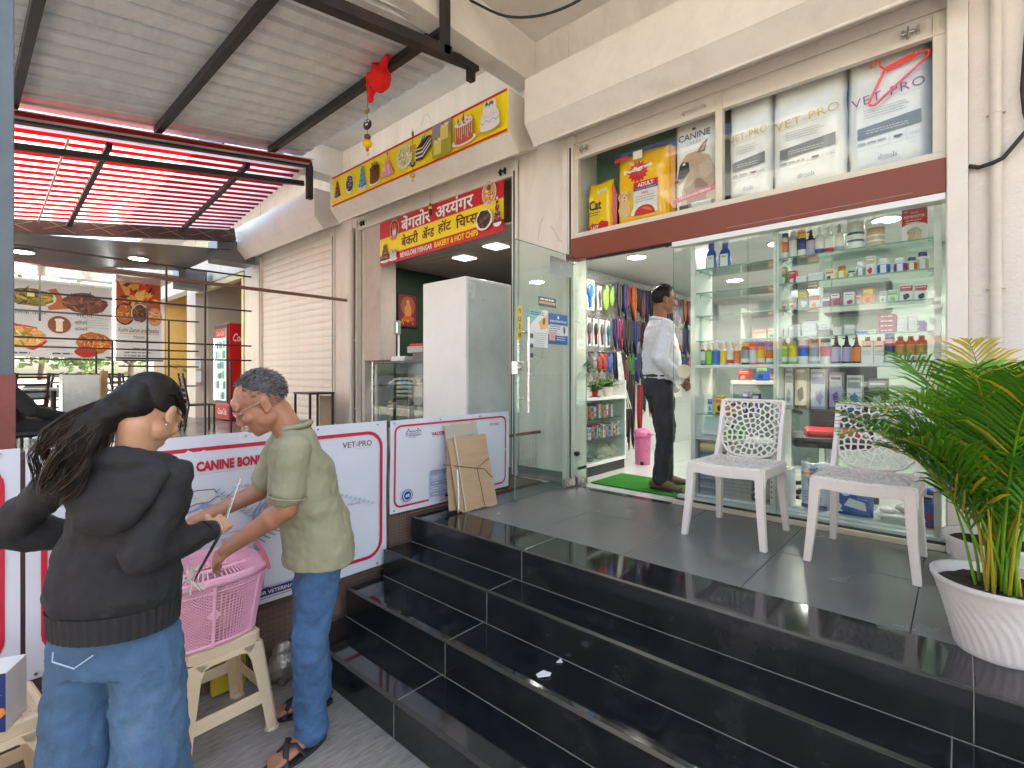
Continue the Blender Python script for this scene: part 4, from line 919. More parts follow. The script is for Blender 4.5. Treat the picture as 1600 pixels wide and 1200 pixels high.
o = carton(-.135, 3.79, PZ+.0765, .05, .22, .08, 'blue', 'navy', 'red', 'carton', 'tall blue and red carton at the right end of the display bottom', 'carton', None, 9)

# office chair inside (dark, partly red)
oc = thing('office_chair', 'black office chair with red cushion standing inside behind the display glass', 'chair', (-.75, 4.5, PZ))
b = MB(); bl = mat('black_upholstery', (.015, .015, .018), .5, var=.2)
MB().obox((-.75, 4.45, 1.12), (.5, .48, .08), (0, 0, 15)).build('seat', bl, oc, bevel=.03); MB().obox((-.70, 4.72, 1.45), (.46, .07, .56), (-8, 0, 15)).build('backrest', bl, oc, bevel=.03)
MB().cyl((-.75, 4.45, .78), (-.75, 4.45, 1.1), .028).build('gas_column', chrome, oc); b = MB().obox((-.72, 4.42, 1.18), (.36, .34, .06), (0, 0, 15)).build('cushion', pcol(COL['red']), oc, bevel=.025)
for k in range(5):
    a = R_(72*k+20); p = (-.75+.3*math.cos(a), 4.45+.3*math.sin(a), .74); MB().beam((-.75, 4.45, .80), p, .045, .03).build('base_spoke', bl, oc, bevel=.008); MB().cyl((p[0]-.02, p[1], .69), (p[0]+.02, p[1], .69), .027).build('castor', rubber, oc)
for s_ in (-1, 1): MB().tube([(-.75+.26*s_, 4.4, 1.12), (-.75+.29*s_, 4.4, 1.3), (-.75+.28*s_, 4.55, 1.33), (-.75+.24*s_, 4.7, 1.3)], .018, 8).build('armrest', bl, oc)

# ---- glass door, open outward, with fixed side glass
gd = thing('glass_door', 'frameless glass door standing open towards the porch, notices taped on it', 'door', (-2.5, 3.58, PZ))
DX = -2.475; DY0, DY1 = 2.80, 3.56
MB().box(DX-.006, DX+.006, DY0, DY1, PZ+.015, 2.63).build('glass_pane', glass, gd)
MB().box(DX-.0062, DX+.0062, DY0-.001, DY0, PZ+.015, 2.63).box(DX-.0062, DX+.0062, DY0, DY1, 2.63, 2.631).build('glass_edge', glass_edge, gd)
for z in (PZ+.01, 2.56): MB().box(DX-.015, DX+.015, DY1-.14, DY1+.01, z, z+.07).build('patch_fitting', chrome, gd, bevel=.004)
hb = MB()
for s_ in (-1, 1): MB().cyl((DX+.05*s_, DY0+.10, 1.33), (DX+.05*s_, DY0+.10, 2.05), .0125).build('pull_bar', chrome, gd)
for z in (1.44, 1.94): MB().cyl((DX-.05, DY0+.10, z), (DX+.05, DY0+.10, z), .008).build('bar_stud', chrome, gd)
MB().box(DX-.03, DX+.03, DY0-.005, DY0+.07, 1.62, 1.72).cyl((DX-.045, DY0+.035, 1.67), (DX+.045, DY0+.035, 1.67), .016).build('lock', chrome, gd, bevel=.003)
# yellow PUSH strip on the street side, read from behind
P = Print((DX-.008, DY0+.02, 1.88), (0, 1, 0), (0, 0, 1), -.004); P.rect(0, 0, .05, .26, srgb(215, 175, 30))
P2 = Print((DX+.007, DY0+.02, 1.88), (0, 1, 0), (0, 0, 1), .0005); P2.rect(0, 0, .05, .26, srgb(215, 180, 40))
for i, ch in enumerate('PUSH'): P2.text(ch, .025, .2-.06*i, .035, (.05, .04, .02), align='C', bold=.02, mirror=True)
P2.build('push_sign', gd)
P = Print((DX+.007, DY0, 0), (0, 1, 0), (0, 0, 1), .0006)
# frosted rectangle near the top, small banner, two notices
P.rect(.42, 2.44, .72, 2.58, mat('frosted_film', (.30, .32, .33), .6)); P.rect(.565, 2.49, .575, 2.53, (.5, .5, .5))
P.rect(.27, 2.16, .50, 2.235, srgb(60, 75, 85)); P.rect(.28, 2.18, .49, 2.20, srgb(190, 150, 110)); P.lines(.29, 2.21, .48, 1, .02, .012, COL['w'])
P.build('sticker', gd)
def sheet_notice(y0, y1, z0, z1, label, fn, lift=.0012):
    nw = Print((DX+.007, DY0, 0), (0, 1, 0), (0, 0, 1), lift); fn(nw, y0, y1, z0, z1); nw.build('notice', gd, label=label)
def n1(P, a, b, c, d):
    P.rect(a, c, b, d, (.72, .74, .76)); P.poly([(a, d), (a+(b-a)*.75, d), (a, c+(d-c)*.55)], srgb(120, 190, 180)); P.poly([(a+(b-a)*.5, d-.1), (b, d-.02), (b, d-.14), (a+(b-a)*.6, d-.16)], srgb(225, 180, 110)); P.lines(a+.02, d-.03, b-.04, 2, .015, .007, COL['navy']); P.blob(b-.05, d-.09, .02, .03, srgb(150, 90, 60), 10, .2, 1)
    for k in range(3): P.rrect(a+.012, d-.23-.075*k, a+.05, d-.195-.075*k, .01, 0, (.06, .08, .15), True)
    P.lines(a+.06, d-.19, b-.01, 13, .0155, .005, COL['grey'])
def n2(P, a, b, c, d):
    P.rect(a, c, b, d, srgb(20, 95, 165)); P.rect(a+.0, c+(d-c)*.30, b, c+(d-c)*.62, (.7, .72, .74)); P.text('VACCINATION', (a+b)/2, d-.07, .018, COL['w'], w=(b-a)*.85, align='C', bold=.02); P.text('PROGRAMME', (a+b)/2, d-.105, .018, COL['w'], w=(b-a)*.8, align='C', bold=.02); P.ell((a+b)/2, d-.03, .012, .012, COL['w'])
    P.lines(a+.015, c+(d-c)*.57, b-.10, 5, .018, .006, COL['navy']); P.rect(a+.01, c+.03, a+.09, c+.10, srgb(220, 160, 150)); P.blob(b-.05, c+(d-c)*.48, .018, .035, (.1, .1, .1), 10, .2, 3); P.lines(a+.11, c+.09, b-.015, 4, .018, .006, COL['w'])
sheet_notice(.155, .39, 1.83, 2.13, 'white notice with teal corner', n1); sheet_notice(.395, .66, 1.865, 2.115, 'blue notice with white middle band', n2, .0016)
MB().cyl((DX+.02, DY1+.005, PZ+.28), (DX+.02, DY1+.04, PZ+.28), .02).build('door_stop', rubber, gd)
fg = thing('side_glass', 'narrow fixed glass strip at the left edge of the pet shop entrance', 'glass panel', (-2.43, 3.6, PZ))
MB().box(-2.495, -2.375, 3.598, 3.608, PZ+.01, 2.602).build('glass_pane', glass, fg); MB().box(-2.375, -2.3735, 3.598, 3.608, PZ+.01, 2.602).build('glass_edge', glass_edge, fg)
MB().box(-2.497, -2.37, 3.585, 3.62, PZ, PZ+.09).build('base_shoe', chrome, fg, bevel=.003)
# door track under the brown panel
MB().box(-2.37, -1.6, 3.6, 3.64, 2.594, 2.602).cyl((-1.66, 3.62, 2.585), (-1.66, 3.62, 2.602), .012).build('door_track', steel_dark, bp_)
# threshold and green mat
th = thing('threshold', 'white marble threshold strip at the pet shop entrance', 'threshold', (-2, 3.62, PZ)); MB().box(-2.52, -1.60, 3.60, 3.72, PZ+.0002, PZ+.008).build('marble_strip', mat('white_marble', (.62, .62, .6), .15, var=.08), th, bevel=.002)
MB().box(-2.3, -1.605, 3.53, 3.599, PZ-.004, PZ+.004).build('dark_strip', granite_r, th, bevel=.002)
mt = MB(); turf = mat('green_turf_mat', srgb(30, 130, 15), .9, var=.2, vs=60, bump=.8, bs=300)
mt.box(-2.42, -1.30, 3.74, 4.28, PZ+.0085, PZ+.017); mo = mt.build('door_mat', turf, bevel=.003); tag(mo, 'bright green artificial turf mat inside the pet shop entrance', 'mat')

# ---- left side cabinet with goods and plants
lc = thing('side_cabinet', 'white side cabinet with glass sliding front and boxed goods, left inside the entrance', 'cabinet', (-2.72, 4.2, PZ))
CX0, CX1, CY0, CY1 = -2.95, -2.56, 3.70, 4.62
MB().box(CX0, CX1, CY0, CY1, PZ+.10, PZ+.13).build('bottom_board', white_lam, lc, bevel=.002); MB().box(CX0, CX1+.01, CY0, CY1, 1.375, 1.40).build('top_board', white_lam, lc, bevel=.002); MB().box(CX0, CX1, CY1-.02, CY1+.002, PZ+.131, 1.56).build('end_panel', white_lam, lc, bevel=.002); MB().box(CX0, CX1, CY0-.002, CY0+.02, PZ+.131, 1.374).build('end_panel', white_lam, lc, bevel=.002)
MB().box(CX0, CX0+.01, CY0+.02, CY1-.02, PZ+.131, 1.374).build('back_panel', white_lam, lc); MB().box(CX0, CX1-.02, CY0, CY1, PZ+.004, PZ+.099).build('plinth', mat('dark_plinth', (.03, .03, .03), .4), lc)
for z in (.995, 1.19): MB().box(CX0+.011, CX1-.03, CY0+.021, CY1-.021, z, z+.006).build('glass_shelf', glass_shelf, lc)
for a, b_, x in ((CY0+.02, 4.18, CX1-.01), (4.14, CY1-.02, CX1-.018)): MB().box(x, x+.005, a, b_, PZ+.132, 1.373).build('glass_pane', glass, lc)
r = random.Random(9); rows_ = [(1.1965, 3.74, 4.45, .135, ['w', 'red', 'beige', 'org', 'blue']), (1.0015, 3.74, 4.58, .13, ['w', 'red', 'cyan', 'pink', 'teal', 'beige']), (PZ+.1305, 3.74, 3.88, .15, ['grn', 'red'])]
for k, (z, a, b_, h, cs) in enumerate(rows_):
    y = a; i = 0
    while y < b_:
        wd = r.uniform(.035, .06); c = cs[i % len(cs)]; c2 = cs[(i+2) % len(cs)]; i += 1; hh = h*r.uniform(.85, 1.05)
        o = MB().box(-2.74, -2.62, y, y+wd*.92, z, z+hh).build('carton', pcol(COL[c]), bevel=.001); tag(o, '%s carton, %s from the door, on the %s level of the side cabinet' % ({'w': 'white', 'org': 'orange', 'grn': 'green'}.get(c, c), KTH[i-1] if i <= 13 else 'number %d' % i, ['upper', 'middle', 'lowest'][k]), 'carton', 'cartons in the side cabinet')
        P = Print((-2.62, y, z), (0, 1, 0), (0, 0, 1)); P.rect(wd*.1, hh*.55, wd*.8, hh*.9, COL[c2]); P.blob(wd*.45, hh*.3, wd*.25, hh*.15, COL[cs[(i+1) % len(cs)]], 9, .3, i); P.build('print', o)
        y += wd
# plush dog lying at the bottom right of the cabinet
pd = MB(); fz = mat('grey_beige_plush', (.42, .36, .30), .95, var=.3, vs=30, bump=.8, bs=120)
pd.ell((-2.67, 4.36, PZ+.185), (.06, .13, .055)); pd.ell((-2.66, 4.50, PZ+.205), (.05, .055, .05)); pd.ell((-2.62, 4.53, PZ+.19), (.03, .03, .025)); pd.ell((-2.63, 4.25, PZ+.15), (.025, .07, .02)); pd.ell((-2.625, 4.47, PZ+.15), (.022, .06, .018)); pd.ell((-2.64, 4.46, PZ+.235), (.02, .03, .02)); pd.ell((-2.69, 4.44, PZ+.235), (.02, .03, .02))
o = pd.build('plush_dog', fz); md = o.modifiers.new('remesh', 'REMESH'); md.mode = 'VOXEL'; md.voxel_size = .006; md.use_smooth_shade = True; tag(o, 'grey beige plush dog lying in the bottom of the side cabinet', 'toy')
o = MB().lathe([(.05, 0), (.055, .006), (.05, .03)], (-2.66, 4.05, PZ+.131), 20).build('bowl', pcol(COL['blk'])); tag(o, 'flat black bowl at the bottom of the side cabinet', 'bowl')

def pot_plant(x, y, z, pr, ph, pcolr, label, n, ln, spread, kind='bush', seed=1, leafc='leaf'):
    t = thing('potted_plant', label, 'plant', (x, y, z)); r = random.Random(seed)
    MB().lathe([(pr*.75, 0), (pr*.78, .003), (pr, ph), (pr*1.04, ph), (pr*1.04, ph-.012), (pr*.96, ph-.012), (pr*.93, ph-.02), (0.001, ph-.02)], (x, y, z), 24).build('pot', pcol(pcolr), t)
    lf = MB(); st = MB()
    for i in range(n):
        a = r.uniform(0, 6.28); el = r.uniform(.35, 1.35); L = ln*r.uniform(.6, 1.1); b0 = Vector((x+r.uniform(-.4, .4)*pr, y+r.uniform(-.4, .4)*pr, z+ph-.02)); dv = Vector((math.cos(a)*math.cos(el)*spread, math.sin(a)*math.cos(el)*spread, math.sin(el))); tip = b0+dv*L
        st.tube([b0, b0+dv*L*.5+Vector((0, 0, .01)), tip], .0018, 4, m=0)
        for k in range(3 if kind == 'bush' else 1):
            p = b0+dv*L*(.5+.25*k if kind == 'bush' else .85); lw = ln*.12*r.uniform(.7, 1.2); ll = ln*.3*r.uniform(.7, 1.2) if kind == 'bush' else ln*.45; aa = a+r.uniform(-1, 1); dd = Vector((math.cos(aa), math.sin(aa), r.uniform(-.3, .5))).normalized(); sd = dd.cross(Vector((0, 0, 1))).normalized()
            lf.add([p, p+dd*ll*.4+sd*lw, p+dd*ll+Vector((0, 0, -.01)), p+dd*ll*.4-sd*lw], [(0, 1, 2, 3)], r.randrange(2), True)
    lf.build('foliage', [mat('leaf_green', (.05, .16, .03), .4, var=.3, vs=20), mat('leaf_light', (.12, .28, .05), .4, var=.3, vs=20)], t); st.build('stem', mat('stem_green', (.08, .15, .04), .6), t)
    return t
pot_plant(-2.66, 4.42, 1.40, .058, .095, (.7, .68, .62), 'leafy light green plant in a white pot on the side cabinet', 60, .14, 1.0, seed=3)
pot_plant(-2.64, 4.16, 1.40, .03, .06, COL['red'], 'small dark green plant in a red and white cup on the side cabinet', 40, .15, .6, seed=4)
pot_plant(-2.62, 3.86, 1.40, .045, .15, (.02, .025, .03), 'tall plant in a black pot at the door end of the side cabinet', 14, .28, .8, kind='big', seed=5)
o = MB().lathe([(.05, 0), (.055, .008), (.045, .008)], (-2.64, 4.16, 1.399), 20).build('saucer', pcol(COL['dgrey'])); tag(o, 'dark saucer under the small red cup plant', 'saucer')
o = MB().ell((-2.93, 3.80, 2.27), (.04, .06, .085)).build('hanging_fern', mat('fern_green', (.05, .08, .04), .8, bump=.8, bs=60)); tag(o, 'round green hanging ornament on the wall by the door', 'ornament')

# ---- slat wall with hanging accessories (left inner wall, beyond the cabinet)
hw = thing('hook_panel', 'pegboard with rows of hooks on the left inner wall', 'panel', (-2.95, 5.2, 1.3)); MB().box(-2.958, -2.94, 4.12, 7.2, 1.5, 2.66).build('board', mat('pale_slatwall', (.45, .46, .45), .5), hw)
rails = [2.6, 2.22, 1.86]
for z in rails: MB().box(-2.94, -2.925, 4.15, 7.1, z, z+.012).build('hook_rail', chrome, hw)
r = random.Random(21); k = 0
pegs = MB()
def hook(y, z, L=.22): pegs.tube([(-2.93, y, z+.006), (-2.93+L, y, z), (-2.93+L+.01, y, z+.02)], .003, 5)
packc = [('blue', 'w'), ('blk', 'grey'), ('lime', 'w'), ('dgrey', 'w'), ('teal', 'grn')]
def hang(kind, y, z, c, label, x=-2.74, L=.2, w=.06):
    if kind == 'pack':
        t = thing('blister_pack', label, 'pack', (x, y, z)); MB().box(x-.002, x+.002, y-w/2, y+w/2, z-L, z).build('card', mat('clear_pack', (.55, .56, .56), .2, var=.1), t)
        b = MB(); b.ell((x+.012, y, z-L*.38), (.014, w*.34, L*.24)); b.box(x+.004, x+.02, y-w*.09, y+w*.09, z-L*.92, z-L*.5); b.build('tool', plastic(c), t); MB().box(x+.004, x+.012, y-w*.16, y+w*.16, z-L*.75, z-L*.45).build('grip', plastic('red' if c in ('blk', 'dgrey') else 'blue'), t)
    elif kind == 'leash':
        b = MB(); n = 9
        for s_ in range(3):
            o_ = r.uniform(-.02, .02); pts = [(x+.01*s_, y-.02+o_, z), (x+.01*s_, y-.028+o_, z-L*.5), (x+.01*s_, y+o_, z-L*(.92+.04*s_)), (x+.01*s_, y+.028+o_, z-L*.5), (x+.01*s_, y+.02+o_, z)]
            b.tube(pts, .010, 6, closed=False)
        o = b.build('leash', muted(c)); tag(o, label, 'leash', 'leashes and harnesses on the hook wall'); b2 = MB().cyl((x+.01, y, z-L), (x+.01, y, z-L-.03), .007); b2.build('clip', chrome, o)
    elif kind == 'toy':
        b = MB(); b.ell((x, y, z-L*.5), (.025, w*.45, L*.35)); b.ell((x, y+w*.2, z-L*.2), (.02, w*.25, L*.2)); b.cyl((x, y, z), (x, y, z-L*.2), .002); o = b.build('chew_toy', muted(c)); tag(o, label, 'toy', 'toys on the hook wall')
y = 4.2
hang('pack', 4.22, 2.56, 'blue', 'white card with bright blue brush at the near end of the top hooks', w=.16, L=.30)
hang('pack', 4.40, 2.52, 'dgrey', 'dark clipper pack hanging second on the top hooks', w=.08, L=.24); hang('toy', 4.52, 2.55, 'lime', 'lime green throwing toy hanging on the top hooks', w=.12, L=.32)
hang('toy', 4.64, 2.55, 'lime', 'second lime green toy hanging on the top hooks', w=.08, L=.26)
for i in range(4): hang('pack', 4.2+.12*i, 2.18, ['dgrey', 'blk', 'dgrey', 'teal'][i], '%s grooming brush pack on the middle hooks' % KTH[i], w=.085, L=.28)
for i, c in enumerate(['dgrey', 'grey', 'red', 'red', 'blue']): hang('toy', 4.2+.10*i, 1.84, c, '%s mitt, %s from the door, on the lowest hooks' % ({'dgrey': 'dark'}.get(c, c), KTH[i]), w=.09, L=.24)
cs = ['navy', 'blk', 'maroon', 'blue', 'maroon', 'navy', 'blk', 'dgrey', 'red', 'blk', 'navy', 'teal', 'pinkd', 'blk', 'navy', 'org', 'maroon', 'blk', 'grn', 'blk']
CW = {'dgrey': 'charcoal', 'blk': 'black', 'grn': 'green', 'pinkd': 'magenta', 'org': 'orange', 'yel': 'yellow', 'purple': 'violet'}
for zi, z in enumerate(rails):
    for i in range(34):
        c = cs[(i*7+zi*5) % 20]; yy = 4.70+i*.07+.02*zi
        hang('leash' if (i+zi) % 4 else 'toy', yy, z-.01, c, '%s strap or toy, %s along the %s hooks past the brushes' % (CW.get(c, c), KTH[i] if i < 13 else ('farther %s' % KTH[i-13] if i < 26 else 'deepest %s' % KTH[i-26]), ['top', 'middle', 'lowest'][zi]), x=-2.76+.03*(i % 3), L=r.uniform(.26, .42), w=.09)
        hook(yy, z)
for i in range(6):
    for z in rails: hook(4.2+.11*i, z)
for (yy, z, c, L) in ((4.95, 1.66, 'blk', .85), (5.05, 1.62, 'blk', .80), (5.2, 1.5, 'red', .65), (4.86, 1.45, 'maroon', .5), (5.3, 1.6, 'teal', .4), (5.45, 1.6, 'org', .45)):
    hang('leash', yy, z, c, 'long %s leash hanging almost to the floor, at %s metres of wall' % (CW.get(c, c), {4.95: 'near', 5.05: 'next', 5.2: 'middle', 4.86: 'first', 5.3: 'farther', 5.45: 'farthest'}[yy]), x=-2.72, L=L)
pegs.build('hook', chrome, hw)['kind'] = 'stuff'
b = MB(); 
for j in range(7): b.tube([(-2.72, 4.72+.012*j, 1.86), (-2.68, 4.70+.018*j, 1.5), (-2.70+.01*j, 4.70+.03*j, 1.25)], .012, 6, flat=.4)
tag(b.build('plastic_bag', pl_), 'long clear plastic bag hanging beside the side cabinet', 'plastic bag')
# wall sheets by the door
o = MB().box(-2.955, -2.95, 3.9, 4.06, 1.95, 2.2).build('wall_sheet', pcol((.62, .66, .68))); tag(o, 'pale printed sheet on the white wall just inside the door', 'notice'); P = Print((-2.95, 3.9, 1.95), (0, 1, 0), (0, 0, 1)); P.lines(.02, .22, .14, 11, .02, .006, COL['grey']); P.build('print', o)
# pink pedal bin
pb = thing('pink_bin', 'pink plastic pedal bin beside the side cabinet', 'bin', (-2.53, 4.92, PZ)); pk = mat('pink_plastic_bin', srgb(205, 110, 155), .3, var=.05)
BZ0 = (-2.53, 4.92, PZ+.004); MB().lathe([(.075, 0), (.078, .008), (.088, .29), (.088, .295)], BZ0, 24).build('bin_body', pk, pb); MB().lathe([(.092, .29), (.096, .297), (.094, .325), (.075, .365), (.03, .382), (.001, .385)], BZ0, 24).build('lid', pk, pb)
MB().beam((-2.45, 4.905, PZ+.345), (-2.385, 4.875, PZ+.33), .037, .008).build('lid_tab', pk, pb, bevel=.003); MB().tube([(-2.45, 4.86, PZ+.26), (-2.415, 4.83, PZ+.22), (-2.415, 4.83, PZ+.18), (-2.45, 4.86, PZ+.15)], .006, 6).build('side_handle', pk, pb); MB().box(-2.51, -2.48, 4.83, 4.85, PZ+.008, PZ+.04).build('pedal', rubber, pb)
# counter island behind the display with goods
pw = thing('partition_wall', 'pale green grey partition with a dark air conditioner, behind the display shelves', 'wall', (-.35, 5.6, PZ)); MB().box(-1.02, .35, 5.6, 5.68, PZ+.004, 2.744).build('wall_panel', mat('partition_paint', (.42, .52, .47), .5, var=.06), pw); MB().box(-.95, -.45, 5.36, 5.6, 2.16, 2.46).build('air_conditioner', mat('dark_ac', (.05, .06, .06), .4), pw, bevel=.03); MB().box(-.92, -.48, 5.352, 5.36, 2.18, 2.2).build('vent_slot', rubber, pw)
it = thing('service_counter', 'dark glass service counter with goods inside the shop behind the man', 'counter', (-1.6, 6.2, PZ))
MB().box(-1.95, -1.05, 5.9, 6.4, PZ+.85, PZ+.89).build('counter_top', white_lam, it, bevel=.004); MB().box(-1.93, -1.07, 5.93, 6.38, PZ+.004, PZ+.849).build('counter_body', mat('teal_glass_body', (.12, .18, .17), .2), it)
for i in range(4): carton(-1.85+.19*i, 6.1, PZ+.8905, .12, .12+.05*(i % 3), .1, keys[i % 10], keys[(i+3) % 10], keys[(i+5) % 10], 'carton', '%s carton standing %s on the inner service counter' % ({'w': 'white', 'org': 'orange'}.get(keys[i % 10], keys[i % 10]), KTH[i]), 'carton', 'cartons on the service counter', i+90)
o = MB().lathe([(.05, 0), (.055, .004), (.05, .008)], (0, 0, 0), 24).build('round_sign', mat('pale_disc', srgb(245, 220, 190), .5)); o.location = (-1.55, 3.68, 1.64); o.rotation_euler = (R_(90), 0, 0); tag(o, 'round pale cream disc on the glass beside the man\'s hand', 'disc')
o = MB().box(-.75, -.30, 8.26, 8.29, 1.9, 2.5).build('red_picture', pcol(COL['red'])); tag(o, 'red poster high on the back wall', 'poster')
# ================================================================== BAKERY BAY
bk_ = thing('bakery_interior', 'dark green painted bakery interior with slatted ceiling', 'room', (-4.5, 5, PZ))
dg = mat('dark_green_paint', srgb(38, 62, 42), .6, var=.12, vs=3)
box_obj('side_wall', dg, -5.90, -5.84, 3.86, 7, PZ, 3.4, bk_, 0); box_obj('side_wall', dg, -3.16, -3.13, 3.9, 7, PZ, 3.4, bk_, 0); box_obj('back_wall', dg, -5.9, -3.13, 7, 7.1, PZ, 3.4, bk_, 0)
box_obj('reveal_wall', mat('pinkish_plaster', (.5, .43, .38), .8, var=.1, dirt=.3), -5.86, -5.47, 3.63, 3.855, 1.8, 3.58, bk_, .004)
box_obj('side_pier', plaster, -6.13, -5.895, 3.66, 4.0, PZ, 4.69, bk_, 0)
box_obj('floor', tile_m, -5.9, -3.13, 3.6, 7, PZ-.1, PZ-.001, bk_, 0)
pvc_m = mat('grey_pvc_plank', (.52, .49, .43), .35, var=.06)
for i in range(23): MB().box(-5.84, -3.16, 3.66+.146*i, 3.66+.146*i+.140, 3.10, 3.115).build('ceiling_plank', pvc_m, bk_, bevel=.002)
box_obj('ceiling', mat('dark_void', (.02, .02, .02), .9), -5.86, -3.14, 3.9, 7, 3.13, 3.2, bk_, 0)
for x, y in ((-4.7, 4.35), (-4.0, 4.2)):
    MB().box(x-.11, x+.11, y-.11, y+.11, 3.09, 3.0995).build('square_light', mat('dim_panel', (.9, .88, .8), .4, emit=.7), bk_)
    l = bpy.data.lights.new('panel_light', 'AREA'); l.size = .2; l.energy = 2.5; lo = bpy.data.objects.new('panel_light', l); C.objects.link(lo); lo.location = (x, y, 3.08)
def cake(P, cx, cy, w, h, body, top, kind='cyl', seed=1, plate=(.75, .75, .72)):
    body = body or (.5, .5, .2); top = top or body; lt = tuple(min(1, c*1.5+.05) for c in body); dk = tuple(c*.5 for c in body)
    if kind == 'cyl':
        P.ell(cx, cy-h*.40, w*.56, h*.13, plate); P.poly([(cx-w*.44, cy-h*.38), (cx+w*.44, cy-h*.38), (cx+w*.42, cy+h*.15), (cx-w*.42, cy+h*.15)], body); P.ell(cx, cy-h*.38, w*.44, h*.09, body)
        for i in range(9): P.line([(cx-w*.38+w*.095*i, cy+h*.1), (cx-w*.38+w*.095*i, cy-h*(.2+.15*((i*37+seed) % 3)/2))], w*.02, top)
        P.ell(cx, cy+h*.15, w*.42, h*.11, top); P.specks(cx, cy+h*.24, w*.3, h*.14, [top, lt, dk], 16, w*.11, seed); P.poly([(cx-w*.06, cy+h*.2), (cx+w*.05, cy+h*.2), (cx+w*.02, cy+h*.5)], dk)
    elif kind == 'round':
        P.blob(cx, cy, w*.5, h*.45, plate, 20, .03, seed); P.blob(cx, cy+h*.02, w*.42, h*.38, body, 18, .08, seed); P.specks(cx, cy+h*.03, w*.38, h*.33, [top, lt, dk], 40, w*.09, seed)
    elif kind == 'tier':
        for i, k in enumerate((1, .75, .52, .32)): P.ell(cx, cy-h*.38+h*.21*i, w*.46*k, h*.12, plate if i == 0 else lt); P.poly([(cx-w*.44*k, cy-h*.36+h*.21*i), (cx+w*.44*k, cy-h*.36+h*.21*i), (cx+w*.38*k, cy-h*.2+h*.21*i), (cx-w*.38*k, cy-h*.2+h*.21*i)], body); P.ell(cx, cy-h*.2+h*.21*i, w*.38*k, h*.05, top)
        P.specks(cx, cy-h*.1, w*.3, h*.35, [top, lt, dk], 24, w*.08, seed); P.poly([(cx-w*.04, cy+h*.35), (cx+w*.04, cy+h*.35), (cx, cy+h*.55)], top)
    elif kind == 'doll':
        P.poly([(cx-w*.5, cy-h*.45), (cx+w*.5, cy-h*.42), (cx+w*.08, cy+h*.2), (cx-w*.06, cy+h*.2)], body); P.specks(cx, cy-h*.2, w*.33, h*.2, [top, lt], 26, w*.13, seed); P.line([(cx, cy+h*.15), (cx, cy+h*.42)], w*.08, srgb(230, 180, 150)); P.ell(cx, cy+h*.44, w*.06, h*.06, dk)
    elif kind == 'slice':
        q = [(cx-w*.45, cy-h*.4), (cx-w*.05, cy-h*.42), (cx+w*.5, cy-h*.05), (cx+w*.5, cy+h*.32), (cx+w*.1, cy+h*.34), (cx-w*.45, cy+h*.05)]
        P.poly(q, body)
        for i in range(3): z = cy-h*.30+h*.15*i; P.poly([(cx-w*.45, z), (cx-w*.02, z-.02*h), (cx+w*.5, z+h*.33), (cx+w*.5, z+h*.39), (cx-w*.02, z+h*.05), (cx-w*.45, z+h*.06)], plate)
        P.poly([(cx-w*.45, cy+h*.05), (cx-w*.02, cy+h*.03), (cx+w*.5, cy+h*.33), (cx+w*.1, cy+h*.36)], dk); P.specks(cx+w*.05, cy+h*.35, w*.16, h*.12, [top, lt], 14, w*.1, seed)
    elif kind == 'cubes':
        P.rect(cx-w*.5, cy-h*.5, cx+w*.5, cy+h*.5, srgb(170, 160, 60)); P.rect(cx-w*.5, cy+h*.1, cx+w*.5, cy+h*.5, srgb(150, 140, 150))
        for ax, ay in ((-.22, -.22), (.15, .14)): P.rect(cx+w*(ax-.2), cy+h*(ay-.2), cx+w*(ax+.2), cy+h*(ay+.2), srgb(225, 215, 110)); P.poly([(cx+w*(ax-.2), cy+h*(ay+.2)), (cx+w*(ax+.2), cy+h*(ay+.2)), (cx+w*(ax+.27), cy+h*(ay+.27)), (cx+w*(ax-.12), cy+h*(ay+.27))], srgb(245, 240, 190)); P.specks(cx+w*ax, cy+h*(ay+.25), w*.13, h*.07, [srgb(240, 200, 40), COL['w'], COL['brown']], 10, w*.06, 3)
YEL, RED = srgb(245, 220, 20), srgb(200, 30, 40)
# long cake banner on the shutter housing
cbn = thing('cake_banner', 'long yellow banner with red edges showing ten cakes above the bakery', 'banner', (-5.87, 3.19, 3.72)); SW = 2.96
MB().box(-5.87, -2.905, 3.188, 3.1985, 3.715, 4.083).build('flex_sheet', pcol(YEL), cbn)
P = Print((-5.87, 3.188, 3.715), (1, 0, 0), (0, 0, 1)); P.rect(0, .345, SW+.005, .368, RED); P.rect(0, 0, SW+.005, .022, RED); ch, pk_, wh, bl_ = srgb(70, 40, 30), srgb(225, 140, 170), (.75, .74, .72), srgb(60, 140, 175)
K = [(.13, .17, .24, ch, pk_, 'tier'), (.42, .19, .26, srgb(50, 35, 30), wh, 'round'), (.70, .19, .28, bl_, srgb(120, 190, 220), 'tier'), (.96, .21, .28, srgb(130, 75, 40), ch, 'cyl'), (1.22, .23, .28, pk_, srgb(200, 150, 210), 'doll'),
     (1.53, .27, .28, srgb(205, 200, 160), srgb(235, 225, 150), 'round'), (1.84, .26, .27, srgb(60, 35, 45), wh, 'slice'), (2.13, .28, .322, None, None, 'cubes'), (2.45, .29, .30, srgb(190, 90, 50), wh, 'cyl'), (2.79, .26, .28, wh, srgb(70, 120, 140), 'tier2')]
